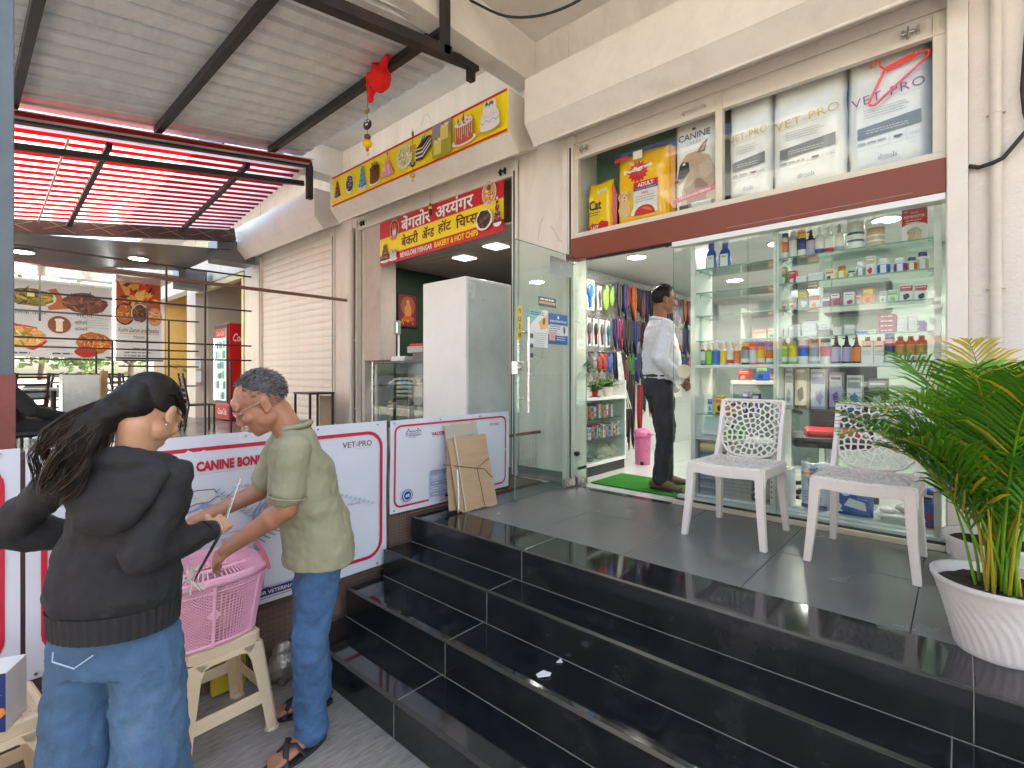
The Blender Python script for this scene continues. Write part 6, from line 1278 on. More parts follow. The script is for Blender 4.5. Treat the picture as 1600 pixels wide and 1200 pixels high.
# opposite buildings: they face the sun, light the shop front and show in the glass
def opp(x0, x1, y, h, body, label, band=None, seed=1):
    t = thing('opposite_building', label, 'building', (x0, y, -.1)); MB().box(x0, x1, y-8, y, -.1, h).build('wall', mat('facade_%d' % seed, body, .8, var=.08, vs=.5, dirt=.25), t)
    R2 = random.Random(seed); n = int((x1-x0)/2.6); fl_ = int(h/3.1)
    for k in range(fl_):
        for i in range(n):
            xa = x0+.6+i*(x1-x0-.6)/n; z0 = .2+3.1*k
            if k == 0: MB().box(xa, xa+1.9, y-.02, y+.05, .1, 2.5).build('shop_shutter', mat('sh_%d' % R2.randrange(4), [(.35, .36, .38), (.1, .2, .4), (.5, .45, .35), (.25, .1, .08)][R2.randrange(4)], .5), t)
            else:
                f = MB().box(xa+.2, xa+1.5, y, y+.05, z0+.9, z0+2.3).build('window_frame', pcol((.6, .6, .58)), t); MB().box(xa+.27, xa+1.43, y+.051, y+.056, z0+.97, z0+2.23).build('pane', mat('far_pane', (.05, .07, .08), .08), f)
        MB().box(x0-.1, x1+.1, y, y+.7, 3.05*(k+1)-.08, 3.05*(k+1)+.04).build('ledge', mat('ledge_plaster', (.6, .57, .52), .8), t)
        if k: MB().box(x0+.1, x1-.1, y+.62, y+.66, 3.1*k+.04, 3.1*k+.95).build('balcony_railing', pcol(body), t)
    if band: MB().box(x0, x1, y+.71, y+.75, 2.7, 3.3).build('shop_sign', pcol(band), t); MB().box(x0, x1, y+.715, y+.755, 3.0, 3.6).build('shop_sign', pcol((.78, .78, .76)), t)
opp(-34, -20, -17, 9.4, (.5, .43, .36), 'tan apartment block across the road, far left', srgb(40, 110, 170), 2)
opp(-19, -4, -16.5, 12.6, (.60, .58, .55), 'cream apartment block straight across the road', srgb(200, 120, 95), 3)
opp(-3, 9, -17, 9.4, (.72, .70, .66), 'white apartment block across the road', srgb(215, 110, 80), 4)
opp(10, 26, -16.5, 12.6, (.6, .5, .42), 'brown apartment block across the road, far right', srgb(60, 90, 160), 5)
for i, (x, y) in enumerate([(-12, -12.5), (1.5, -13), (13, -12.6)]): leaf_tree(x, y, 6, 2.4, ['street tree across the road, left', 'street tree across the road, middle', 'street tree across the road, right'][i], 70+i, 900)
def car(x, y, a, c, label):
    t = thing('parked_car', label, 'car', (0, 0, 0)); bodym = mat('car_paint_'+c, COL.get(c, (.7, .7, .7)), .2, coat=1, var=.03)
    pr = [(-2.0, .35), (-1.98, .72), (-1.75, .86), (-1.1, .95), (-.55, 1.42), (.75, 1.47), (1.45, 1.0), (1.95, .88), (2.02, .4)]; n = len(pr)
    vs = []; 
    for sy, k in ((-.82, 0), (-.78, 1), (.78, 1), (.82, 0)): vs += [(px, sy*(.86 if (pz > 1.1) else 1), pz) for px, pz in pr]
    b = MB(); fs = []
    for s_ in range(3): fs += [(s_*n+i, s_*n+i+1, (s_+1)*n+i+1, (s_+1)*n+i) for i in range(n-1)]
    fs += [tuple(range(n)), tuple(range(4*n-1, 3*n-1, -1)), (0, n, 2*n, 3*n, 4*n-1, 3*n-1, 2*n-1, n-1)]
    b.add(vs, fs, 0, False); b.build('body', bodym, t, bevel=.03)
    gm_ = mat('car_glass', (.03, .04, .045), .05)
    for s_ in (-1, 1):
        MB().prism([(-.95, 1.0), (-.5, 1.36), (.05, 1.39), (.05, 1.0)], (0, -.795*s_, 0), (1, 0, 0), (0, 0, 1), .01*s_).build('side_window', gm_, t); MB().prism([(.12, 1.0), (.12, 1.39), (.7, 1.40), (1.2, 1.02)], (0, -.795*s_, 0), (1, 0, 0), (0, 0, 1), .01*s_).build('side_window', gm_, t)
        for wx in (-1.25, 1.25):
            wlo = MB().cyl((wx, s_*.66, .31), (wx, s_*.84, .31), .31, n=24).build('wheel', rubber, t); MB().cyl((wx, s_*.841, .31), (wx, s_*.85, .31), .19, n=20).build('rim', chrome, wlo)
        MB().obox((-1.93, s_*.6, .72), (.1, .3, .12)).build('headlight', mat('headlight_glass', (.6, .62, .63), .1), t, bevel=.02); MB().obox((1.95, s_*.66, .82), (.08, .22, .14)).build('tail_light', pcol(RED), t)
    MB().add([(-1.06, -.62, 1.0), (-1.06, .62, 1.0), (-.60, .56, 1.39), (-.60, -.56, 1.39)], [(0, 3, 2, 1)]).build('windscreen', gm_, t)
    return place(t, (x, y, -.04 if x < -16 else -.12), a)
car(-19.0, 1.7, 96, 'w', 'white parked car glimpsed under the menu boards'); car(-1.5, -5.6, 2, 'w', 'white car parked at the kerb behind the viewer'); car(5.5, -5.7, 182, 'silver', 'silver car parked at the kerb behind the viewer')
# red scooter
def scooter(x, y, a, c, label):
    t = thing('parked_scooter', label, 'scooter', (0, 0, 0)); rm = mat('scooter_paint_'+c, COL[c], .2, coat=1)
    for wx in (-.62, .62): wh_ = MB(); wh_.tube([(wx+.2*math.cos(k*.393), 0, .25+.2*math.sin(k*.393)) for k in range(16)], .05, 8, closed=True); wh_.cyl((wx, -.04, .25), (wx, .04, .25), .14, n=16); wh_.build('wheel', rubber, t)
    b = MB(); b.ell((.38, 0, .55), (.48, .17, .18)); b.ell((-.42, 0, .62), (.10, .2, .34)); b.obox((-.05, 0, .30), (.6, .28, .06)); b.build('body', rm, t); MB().ell((.35, 0, .78), (.45, .14, .08)).build('seat', rubber, t)
    MB().beam((-.62, 0, .3), (-.42, 0, 1.0), .06).build('fork', steel_dark, t); MB().tube([(-.36, -.32, 1.05), (-.42, 0, 1.0), (-.36, .32, 1.05)], .018, 8).build('handlebar', steel_dark, t); MB().ell((-.52, 0, .95), (.1, .11, .1)).build('headlight', rm, t)
    return place(t, (x, y, 0), a)
scooter(.9, -1.9, 70, 'red', 'red scooter parked on the concrete behind the viewer'); scooter(-.1, -2.2, 75, 'dgrey', 'dark scooter parked beside the red one'); scooter(2.0, -2.0, 65, 'blk', 'black scooter parked right of the red one')

# parking canopy on the street side (shows as the dark ribbed roof in the shop glass)
pc = thing('parking_canopy', 'corrugated parking canopy on thin posts behind the viewer', 'canopy', (-2.5, -3.5, 3.5))
corr(-8.5, 1.6, -6.4, -1.6, .2, .03, lambda y: 3.95+.06*y, [sheet_m], lambda i, j: 0, parent=pc)
for x in (-8.3, -5.2, -2.0, 1.4):
    for y in (-6.2, -1.9): MB().beam((x, y, -.12 if y < -4.2 else 0), (x, y, 3.9+.06*y), .06, up=(0, 1, 0)).build('post', steel_dark, pc)
for y in (-6.2, -4.6, -3.2, -1.9): MB().beam((-8.5, y, 3.90+.06*y), (1.6, y, 3.90+.06*y), .05, .07).build('rafter', steel_dark, pc)
# ================================================================== BARRICADE AND BANNERS
bf = thing('barricade_frame', 'rusty steel tube frame with wire mesh carrying the printed banners', 'barricade', (-2.83, 1.5, 0)); rust = mat('rusty_tube', (.11, .06, .04), .6, var=.35, vs=12, dirt=.5)
for (a, b_, z) in ((-1.6, 1.91, 1.29), (-1.6, 1.91, .36), (1.91, 3.12, 1.29), (1.91, 3.12, .69)): MB().beam((-2.835, a, z), (-2.835, b_, z), .035).build('rail', rust, bf, bevel=.002)
MB().beam((-2.845, 3.13, 1.10), (-2.845, 3.56, 1.10), .025).build('rail', mat('red_oxide_paint', (.22,.05,.04)), bf)
for y in (-1.5, .2, 1.05, 1.915): MB().beam((-2.84, y, 0.001), (-2.84, y, 1.3), .035).build('upright', rust, bf, bevel=.002)
for y in (2.5, 3.1): MB().beam((-2.84, y, PZ), (-2.84, y, 1.3), .03).build('upright', rust, bf)
wm = MB(); wmm = mat('mesh_wire', (.26, .22, .17), .5, metal=.5)
def wire(y0, y1, z0, z1, x, d=.021):
    y = y0
    while y < y1: wm.beam((x, y, z0), (x, y, z1), .0016); y += d
    z = z0
    while z < z1: wm.beam((x+.002, y0, z), (x+.002, y1, z), .0016); z += d
wire(1.925, 2.56, .36, .70, -2.80); wire(-.9, 1.4, .02, .38, -2.822, .03); wire(3.12, 3.5, .67, 1.1, -2.83)
o = wm.build('wire_mesh', wmm, bf); o['kind'] = 'stuff'
flex = mat('white_flex_banner', (.66, .68, .75), .35, var=.03, vs=3, bump=.08, bs=4); BRED = srgb(195, 30, 55); BLU = srgb(35, 75, 140)
def banner(label, y0, y1, z0, z1, x=-2.80):
    t = thing('printed_banner', label, 'banner', (x, y0, z0), 'printed banners on the barricade'); b = MB(); ny, nz = 24, 6
    def dx(y, z): return .004*math.sin(y*5.1+z*3)+.003*math.sin(z*11+y)
    b.add([(x+dx(y0+(y1-y0)*i/ny, z0+(z1-z0)*j/nz)-k*.002, y0+(y1-y0)*i/ny, z0+(z1-z0)*j/nz) for k in (0, 1) for j in range(nz+1) for i in range(ny+1)],
          [(j*(ny+1)+i, j*(ny+1)+i+1, (j+1)*(ny+1)+i+1, (j+1)*(ny+1)+i) for j in range(nz) for i in range(ny)]+[((nz+1)*(ny+1)+j*(ny+1)+i+1, (nz+1)*(ny+1)+j*(ny+1)+i, (nz+1)*(ny+1)+(j+1)*(ny+1)+i, (nz+1)*(ny+1)+(j+1)*(ny+1)+i+1) for j in range(nz) for i in range(ny)], 0, True)
    b.build('flex_sheet', flex, t); P = Print((x, y0, z0), (0, 1, 0), (0, 0, 1), .0015); P.warp = lambda u, v: dx(y0+u, z0+v)+.0035
    for i in range(int((y1-y0)/.4)+1):
        for z in (z1-.02, z0+.02): yy = min(y0+.03+.4*i, y1-.02); MB().cyl((x+dx(yy, z)+.001, yy, z), (x+dx(yy, z)+.006, yy, z), .006, n=10).build('rivet', chrome, t)
    return t, P
t, P = banner('blank white banner with a red rounded border at the far left', -1.5, .185, .42, 1.325); P.rrect(.06, .07, 1.63, .85, .09, .022, BRED); P.build('print', t)
t, P = banner('white banner with red heading and dog skeleton drawing', .20, 1.90, .385, 1.318); Wb, Hb = 1.70, .933
P.rrect(.055, .075, 1.655, .865, .10, .020, BRED); P.text('CANINE BONE ANATOMY', .60, .755, .052, BRED, w=.56, bold=.05); P.line([(.60, .742), (1.16, .742)], .0015, COL['grey'])
P.text('VET-PRO', 1.385, .785, .036, srgb(110, 45, 45), w=.20, bold=.0); P.line([(1.48, .775), (1.58, .775)], .0015, COL['grey'])
ink = srgb(90, 90, 105); bone = srgb(185, 190, 205); bone2 = srgb(150, 158, 180); cy0 = .58
P.poly([(.44, .60), (.50, .65), (.60, .665), (.68, .66), (.70, .625), (.66, .60), (.60, .60), (.54, .575), (.46, .575)], srgb(205, 205, 205)); P.line([(.44, .60), (.50, .65), (.60, .665), (.68, .66), (.70, .625), (.66, .60), (.60, .60), (.54, .575), (.46, .575), (.44, .60)], .004, ink)
P.ell(.585, .625, .022, .018, (.55, .56, .6)); P.line([(.45, .565), (.52, .555), (.60, .57), (.65, .60)], .012, bone2); P.blob(.655, .575, .03, .018, srgb(140, 160, 195), 12, .3, 2); P.line([(.46, .59), (.56, .585)], .004, ink)
r = random.Random(1)
for i in range(9): y = .70+.022*i; z = .63-.018*i; P.blob(y, z, .016, .014, bone, 9, .25, i); P.line([(y-.01, z+.014), (y+.005, z+.028)], .003, ink); P.line([(y-.01, z-.01), (y+.012, z-.014)], .003, ink)
for i in range(13): y = .90+.026*i; z = .49+.006*i*(1 if i < 8 else .6); P.blob(y, z+.07, .013, .012, bone, 8, .2, i+20); P.line([(y, z+.075), (y-.02, z+.115)], .006, bone2); P.line([(y, z+.06), (y-.035, z+.02), (y-.045, z-.05), (y-.02, z-.12+.004*i), (y+.02, z-.15+.007*i)], .008, bone2); P.line([(y+.006, z+.055), (y-.028, z+.02), (y-.037, z-.05), (y-.014, z-.115+.004*i)], .002, ink)
P.poly([(.88, .50), (.97, .56), (.95, .47), (.90, .42)], bone); P.line([(.90, .43), (.86, .34), (.91, .25)], .016, bone2); P.line([(.91, .25), (.90, .10)], .011, bone2); P.line([(1.28, .5), (1.22, .36), (1.30, .24), (1.26, .12)], .014, bone2)
for i in range(12): P.blob(1.24+.03*i, .56-.012*i, .013, .01, bone, 8, .2, i+50)
LBL = [('ATLAS', .76, .655, .07), ('AXIS', .82, .615, .05), ('CERVICAL VERTEBRAE', .94, .65, .19), ('THORACIC VERTEBRAE', .93, .595, .20), ('HYOID', .62, .485, .07), ('MANDIBLE', .45, .45, .10), ('SCAPULA', .70, .40, .09), ('HUMERUS', .72, .30, .10), ('FEMUR', 1.30, .30, .07), ('TIBIA', 1.33, .22, .06), ('FIBULA', 1.33, .18, .06), ('PELVIS', 1.40, .44, .08)]
for s_, y, z, w_ in LBL: P.text(s_, y, z, .013, ink, w=w_)
P.line([(.76, .652), (.71, .60)], .0022, ink); P.line([(.82, .612), (.76, .575)], .0022, ink); P.line([(.84, .665), (.92, .665), (.92, .635)], .0022, ink); P.line([(.92, .655), (.935, .655)], .0022, ink); P.line([(.92, .585), (1.12, .585), (1.12, .57)], .0022, ink); P.line([(.45, .435), (.85, .44)], .0022, ink); P.line([(1.13, .57), (1.13, .58), (1.25, .58)], .0022, ink)
P.rect(.85, .06, 1.21, .10, srgb(30, 45, 110)); P.text('FOR VETERINARIAN USE', .86, .07, .02, COL['w'], w=.32, bold=.02); P.line([(.85, .05), (1.21, .05)], .004, BRED); P.build('print', t)
t, P = banner('smaller white banner with puppies and a blue chart, beside the steps', 1.925, 3.09, .695, 1.314, -2.797)
P.rrect(.035, .04, 1.12, .58, .05, .013, BRED); P.text('drools', .12, .505, .05, BLU, w=.13, bold=.09); P.text('drools', .123, .509, .04, COL['w'], w=.122, bold=.02); P.line([(.14, .495), (.20, .495)], .002, BLU)
P.text('VACCINATION SCHEDULE', .34, .49, .026, srgb(165, 45, 60), w=.42, bold=.04); P.line([(.34, .48), (.76, .48)], .0015, COL['grey']); P.text('VET-PRO', .93, .515, .022, srgb(190, 110, 90), w=.11)
wf = srgb(225, 220, 215)
for (cx, cz, s_) in ((.50, .38, .085), (.575, .41, .085), (.65, .37, .08)):
    P.blob(cx, cz-.075, s_*.55, s_*.9, wf, 16, .1, 3); P.ell(cx, cz, s_*.42, s_*.5, srgb(238, 234, 230)); P.ell(cx-s_*.38, cz, s_*.13, s_*.3, srgb(215, 205, 195)); P.ell(cx+s_*.38, cz, s_*.13, s_*.3, srgb(215, 205, 195)); P.ell(cx, cz-s_*.12, s_*.11, s_*.1, (.03, .03, .03)); P.ell(cx-s_*.15, cz+s_*.12, s_*.05, s_*.05, (.03, .03, .03)); P.ell(cx+s_*.15, cz+s_*.12, s_*.05, s_*.05, (.03, .03, .03)); P.ell(cx, cz-s_*.28, s_*.08, s_*.05, srgb(220, 150, 140))
for i in range(5): P.rect(.32, .06+.038*i, .75, .095+.038*i, [srgb(150, 165, 190), srgb(175, 185, 205)][i % 2])
for i in range(4): P.text('AGE WEEKS', .34+.10*i, .235, .012, srgb(185, 90, 90), w=.06); P.lines(.34+.1*i, .19, .40+.1*i, 4, .038, .006, COL['w'], .2, i)
P.rect(.45, .042, .75, .06, srgb(40, 60, 150)); P.ell(.125, .11, .042, .042, BLU); P.ell(.125, .11, .036, .036, (.66, .69, .76)); P.ell(.125, .11, .03, .03, BLU); P.text('oit', .125, .10, .022, COL['w'], align='C', bold=.04); P.build('print', t)
# cardboard bundle leaning on the small banner
cbd = thing('cardboard_bundle', 'flattened cardboard bundle tied with string leaning on the small banner', 'cardboard', (-2.6, 2.48, PZ)); kraft = mat('kraft_cardboard', srgb(178, 150, 118), .85, var=.1, vs=4, bump=.15, stretch=(1, 1, 8)); kraft2 = mat('grey_board', srgb(178, 172, 158), .85, var=.08)
def leanV(ax): return Vector((ax, 0, 1)).normalized()
r = random.Random(8)
def torn(w, h, s_): 
    rr2 = random.Random(s_); pts = [(0, 0)]; pts += [(w*i/8, rr2.uniform(-.006, .01)) for i in range(1, 8)]+[(w, 0), (w, h*.3), (w-.004, h*.6), (w, h)]; pts += [(w-w*i/8, h+rr2.uniform(-.008, .006)) for i in range(1, 8)]+[(0, h), (.003, h*.5)]; return pts
MB().prism(torn(.32, .60, 1), (-2.65, 2.36, PZ+.004), (0, 1, .02), leanV(-.20), .006).build('card_sheet', kraft2, cbd); MB().prism([(0, 0), (.30, .02), (.30, .5), (.08, .5), (.05, .35), (.03, .3)], (-2.62, 2.28, PZ+.02), (0, 1, -.1), leanV(-.22), .006).build('card_sheet', kraft, cbd)
MB().prism(torn(.12, .50, 2), (-2.585, 2.33, PZ+.003), (.05, 1, 0), leanV(-.24), .005).build('card_sheet', kraft, cbd); MB().prism(torn(.29, .52, 3), (-2.575, 2.385, PZ+.002), (.12, 1, .02), leanV(-.25), .007).build('card_sheet', kraft, cbd)
MB().beam((-2.56, 2.385, PZ+.01), (-2.69, 2.392, PZ+.52), .006).build('paper_edge', pcol((.6, .57, .5)), cbd); MB().tube([(-2.575, 2.33, PZ+.03), (-2.60, 2.35, PZ+.15), (-2.64, 2.375, PZ+.29)], .006, 6).build('torn_strip', pcol((.75, .73, .7)), cbd)
sx = lambda z: -2.572-.25*(z-PZ)+.012
MB().tube([(sx(PZ+.32)-.05, 2.29, PZ+.33), (sx(PZ+.31)+.01, 2.40, PZ+.31), (sx(PZ+.285)+.03, 2.52, PZ+.285), (sx(PZ+.27)+.035, 2.60, PZ+.27), (sx(PZ+.2)+.035, 2.66, PZ+.20)], .0028, 6).tube([(sx(PZ+.285)+.032, 2.53, PZ+.285), (sx(PZ+.15)+.03, 2.54, PZ+.15), (sx(PZ)+.03, 2.54, PZ+.02)], .0022, 6).tube([(sx(PZ+.285)+.032, 2.53, PZ+.285), (sx(PZ+.34)+.035, 2.66, PZ+.34)], .0022, 6).build('string', pcol((.05, .04, .04)), cbd)
# scraps
for (pts, o_, lb) in (([(0, 0), (.05, .01), (.055, .03), (.02, .045), (-.01, .02)], (-1.62, 1.70, .4975), 'small white paper scrap on the third black step'), ([(0, 0), (.03, 0), (.02, .03)], (-1.50, 1.83, .4975), 'tiny torn white paper scrap against the riser')):
    if o_[0] == -1.62: o_ = (-1.335, 1.66, .3335)
    else: o_ = (-1.345, 1.80, .3335)
    tag(MB().prism(pts, o_, (.8, .6, .05), (-.6, .8, .1), .002).build('paper_scrap', pcol((.75, .74, .7)), bevel=.001), lb, 'paper')
foil = MB().ell((-2.66, 1.16, .10), (.07, .06, .10), nu=14, nv=10); o = foil.build('crumpled_foil', mat('crumpled_foil', (.5, .46, .4), .3, metal=.6, var=.4, bump=.9, bs=30)); md = o.modifiers.new('d', 'DISPLACE'); tx2 = bpy.data.textures.new('crumple', 'VORONOI'); tx2.noise_scale = .05; md.texture = tx2; md.strength = .05; md.texture_coords = 'LOCAL'; tag(o, 'crumpled foil packet on the ground behind the man', 'litter')
o = MB().box(-2.79, -2.76, .86, 1.02, .02, .40).build('yellow_board', pcol(srgb(190, 165, 40)), bevel=.004); tag(o, 'upright yellow board under the skeleton banner', 'board')

# ================================================================== FURNITURE
# white perforated plastic chairs
from mathutils.geometry import delaunay_2d_cdt
wpl = mat('white_chair_plastic', (.80, .75, .70), .32, var=.05, vs=5, dirt=.12, dcol=(.4, .36, .32))
def web_edges(seeds, inside):
    vs, es, fs, *_ = delaunay_2d_cdt([Vector(s) for s in seeds], [], [], 0, 1e-6); cc = {}; em = {}
    for fi, f in enumerate(fs):
        a, b, c = (vs[i] for i in f[:3]); d = 2*(a.x*(b.y-c.y)+b.x*(c.y-a.y)+c.x*(a.y-b.y))
        if abs(d) < 1e-9: continue
        ux = ((a.x**2+a.y**2)*(b.y-c.y)+(b.x**2+b.y**2)*(c.y-a.y)+(c.x**2+c.y**2)*(a.y-b.y))/d; uy = ((a.x**2+a.y**2)*(c.x-b.x)+(b.x**2+b.y**2)*(a.x-c.x)+(c.x**2+c.y**2)*(b.x-a.x))/d; cc[fi] = (ux, uy)
        for k in range(3): e = tuple(sorted((f[k], f[(k+1) % 3]))); em.setdefault(e, []).append(fi)
    out = []
    for e, l in em.items():
        if len(l) == 2 and l[0] in cc and l[1] in cc:
            p, q = cc[l[0]], cc[l[1]]; ip, iq = inside(*p), inside(*q)
            if not (ip or iq): continue
            if not (ip and iq):                                    # clip to the frame
                a, b = (p, q) if ip else (q, p)
                lo, hi = 0, 1
                for _ in range(12):
                    m = (lo+hi)/2
                    if inside(a[0]+(b[0]-a[0])*m, a[1]+(b[1]-a[1])*m): lo = m
                    else: hi = m
                q = (a[0]+(b[0]-a[0])*lo, a[1]+(b[1]-a[1])*lo); p = a
            if math.dist(p, q) > .002: out.append((p, q))
    return out
def seeds_ring(cx, cy, rmax, dr, rnd):
    s = [(cx+.001, cy)]; k = 1
    while k*dr < rmax:
        n = int(5.2*k)+3
        for i in range(n): a = 2*math.pi*(i+(k % 2)*.5)/n+rnd.uniform(-.05, .05); rr_ = k*dr*(1+rnd.uniform(-.04, .04)); s.append((cx+rr_*math.cos(a), cy+rr_*math.sin(a)))
        k += 1
    return s
def web_chair(label):
    t = thing('plastic_chair', label, 'chair', (0, 0, 0), 'white perforated plastic chairs'); rnd = random.Random(5)
    sz = lambda x, y: .435-.018*math.cos(min(1, abs(x)/.2)*1.5)*(1-abs(y+.02)/.3)+.006*(y < -.15)*0
    # seat web
    ins = lambda x, y: abs(x) < .192+.0*y and -.20 < y < .175
    b = MB()
    for p, q in web_edges(seeds_ring(0, .02, .36, .036, rnd), ins): b.beam((p[0], p[1], sz(*p)), (q[0], q[1], sz(*q)), .0085, .007)
    b.build('seat_web', wpl, t)
    rim = [(-.20, -.205), (.20, -.205), (.19, .185), (-.19, .185)]; b = MB()
    for i in range(4):
        (ax, ay), (bx, by) = rim[i], rim[(i+1) % 4]
        for k in range(8): u0, u1 = k/8, (k+1)/8; p = (ax+(bx-ax)*u0, ay+(by-ay)*u0); q = (ax+(bx-ax)*u1, ay+(by-ay)*u1); b.beam((*p, sz(*p)-.002), (*q, sz(*q)-.002), .020, .016)
    b.build('seat_rim', wpl, t, bevel=.003)
    # aprons with rounded inner corners
    def apron(o, U, hw, sag): 
        n = 16; top = [(-hw+2*hw*i/n, .438-sag*(1-((2*i/n-1)**2))) for i in range(n+1)]; bot = []
        for i in range(n+1): u = 2*i/n-1; bot.append((hw*u, .385-sag*(1-u*u)-.055*max(0, (abs(u)-.78)/.22)**2))
        b = MB(); pts = top+bot[::-1]
        o_ = Vector(o); vs = []
        for s_ in (0, 1): vs += [o_+Vector(U)*x+Vector((0, 0, z))+Vector(U).cross(Vector((0, 0, 1)))*(.018*s_) for x, z in pts]
        N_ = len(pts); fs = []
        for i in range(n): fs += [(i, i+1, N_-2-i, N_-1-i), (N_+i+1, N_+i, 2*N_-1-i, 2*N_-2-i)]
        fs += [(i, N_+i, N_+(i+1) % N_, (i+1) % N_) for i in range(N_)]
        return b.add(vs, fs, 0, False)
    apron((0, -.205, 0), (1, 0, 0), .205, .016).build('apron', wpl, t, bevel=.002); apron((.205, -.01, 0), (0, 1, 0), .20, .004).build('apron', wpl, t, bevel=.002); apron((-.187, -.01, 0), (0, 1, 0), .20, .004).build('apron', wpl, t, bevel=.002)
    for s_ in (-1, 1):
        def leg(top, bot, w0, d0, w1, d1):
            b = MB(); vs = []
            for (px, py, pz), w_, d_ in ((bot, w1, d1), (((top[0]+bot[0])/2-.004*s_, (top[1]+bot[1])/2, (top[2]+bot[2])/2), (w0+w1)/2, (d0+d1)/2), (top, w0, d0)):
                vs += [(px-w_/2, py-d_/2, pz), (px+w_/2, py-d_/2, pz), (px+w_/2, py+d_/2, pz), (px-w_/2, py+d_/2, pz)]
            fs = [(3, 2, 1, 0), (8, 9, 10, 11)]+[(4*k+i, 4*k+(i+1) % 4, 4*k+4+(i+1) % 4, 4*k+4+i) for k in range(2) for i in range(4)]
            return b.add(vs, fs)
        leg((.190*s_, -.198, .43), (.222*s_, -.232, 0), .048, .046, .034, .034).build('leg', wpl, t, bevel=.004)
        leg((.185*s_, .20, .44), (.205*s_, .262, 0), .040, .06, .032, .038).build('leg', wpl, t, bevel=.004)
        leg((.186*s_, .285, .795), (.188*s_, .20, .43), .018, .022, .026, .085).build('back_post', wpl, t, bevel=.004)
    by = lambda x, z: .205+.085*((z-.43)/.37)-.0+.05*(1-(x/.19)**2)*(1 if z > .5 else max(0, (z-.43)/.07))*.5
    # backrest web
    def insb(x, z):
        if z > .782: return False
        lim = .178 if z > .55 else .178-.10*((.55-z)/.11)**2
        return abs(x) < lim and z > .440
    b = MB()
    for p, q in web_edges(seeds_ring(0, .565, .36, .033, rnd), insb): b.beam((p[0], by(*p), p[1]), (q[0], by(*q), q[1]), .0085, .010, up=(0, 1, 0))
    b.build('back_web', wpl, t); fr2 = []
    for i in range(25):
        a = i/24; x = -.18+.36*a; fr2.append((x, .79))
    lower = [(-.18, .79), (-.181, .65), (-.178, .55), (-.165, .50), (-.13, .46), (-.08, .442), (0, .438), (.08, .442), (.13, .46), (.165, .50), (.178, .55), (.181, .65), (.18, .79)]
    b = MB().tube([(x, by(x, z), z) for x, z in fr2], .011, 8); b.tube([(x, by(x, z), z) for x, z in lower], .009, 8); b.build('back_rim', wpl, t)
    return t
c0 = web_chair('white perforated plastic chair on the left, in front of the display'); c1 = copy_tree(c0)
place(c0, (-1.01, 3.17, PZ), -1.5); place(c1, (-.36, 3.17, PZ), -2, 'white perforated plastic chair on the right, partly behind the palm')

# beige plastic stools
bpl = mat('beige_stool_plastic', srgb(222, 196, 162), .38, var=.05, vs=6, dirt=.15, dcol=(.35, .26, .17))
def stool(label):
    t = thing('plastic_stool', label, 'stool', (0, 0, 0), 'beige plastic stools'); h, a, b2 = .455, .15, .205
    b = MB(); n = 10; top = []
    def rr_(hw, z, r_=.03, k=5): return [(cx*(hw-r_)+r_*math.cos(R_(q+90*i/k)), cy*(hw-r_)+r_*math.sin(R_(q+90*i/k)), z) for cx, cy, q in ((1, 1, 0), (-1, 1, 90), (-1, -1, 180), (1, -1, 270)) for i in range(k+1)]
    rings = [rr_(a-.004, h-.05), rr_(a+.002, h-.045), rr_(a+.002, h-.008), rr_(a-.008, h), rr_(a-.02, h-.002)]; N_ = len(rings[0]); vs = [p for q in rings for p in q]
    b.add(vs, [(k*N_+i, k*N_+(i+1) % N_, (k+1)*N_+(i+1) % N_, (k+1)*N_+i) for k in range(4) for i in range(N_)]+[tuple(range(4*N_, 5*N_)), tuple(range(N_-1, -1, -1))], 0, False); b.build('seat', bpl, t)
    d_ = MB()
    for i in range(15):
        for j in range(15):
            x, y = -.119+.017*i, -.119+.017*j; d_.lathe([(.0058, 0), (.004, .0022), (.0001, .0026)], (x, y, h-.002), 6)
    o = d_.build('dimples', bpl, t); o['kind'] = 'stuff'
    for q in range(4):
        E = Matrix.Rotation(R_(90*q), 3, 'Z')
        def P3(x, z, off=0): k = 1-(z/h); y = -(a+(b2-a)*k)+off; return E@Vector((x, y, z))
        def hwz(z): return a+(b2-a)*(1-z/h)
        def strip(pts, name, th=.012, bev=.003):
            b = MB(); vs = [P3(x, z) for x, z in pts]+[P3(x, z, th) for x, z in pts]; n_ = len(pts); b.add(vs, [tuple(range(n_)), tuple(range(2*n_-1, n_-1, -1))]+[(i, n_+i, n_+(i+1) % n_, (i+1) % n_) for i in range(n_)]); b.build(name, bpl, t, bevel=bev)
        # the two wings of the legs left and right of this face, with a rounded head
        for s_ in (-1, 1):
            w0, w1 = .062, .050; pts = [(s_*(hwz(0)-.0), 0), (s_*(hwz(h-.05)), h-.05), (s_*(hwz(h-.05)-w0-.03), h-.05), (s_*(hwz(h-.09)-w0-.012), h-.085), (s_*(hwz(h-.12)-w0), h-.12), (s_*(hwz(.10)-w1), .10), (s_*(hwz(0)-w1), 0)]
            if s_ > 0: pts = pts[::-1]
            strip(pts, 'leg_wing')
        z0, z1 = .135, .19; strip([(-hwz(z0)+.045, z0), (hwz(z0)-.045, z0), (hwz(z1)-.045, z1), (-hwz(z1)+.045, z1)], 'stretcher', .010)
        strip([(-hwz(h-.10)+.06, h-.088), (-.06, h-.075), (.06, h-.075), (hwz(h-.10)-.06, h-.088), (a-.02, h-.047), (-a+.02, h-.047)], 'apron')
        MB().lathe([(.034, 0), (.03, .012), (.0, .014)], tuple(P3(hwz(0)-.022, 0, .022)), 10).build('foot', bpl, t)
    return t
s0 = stool('beige plastic stool under the pink basket'); s1 = copy_tree(s0)
place(s0, (-2.53, .79, 0), 3); place(s1, (-2.50, .07, 0), 6, 'beige plastic stool at the left edge carrying a printed carton')
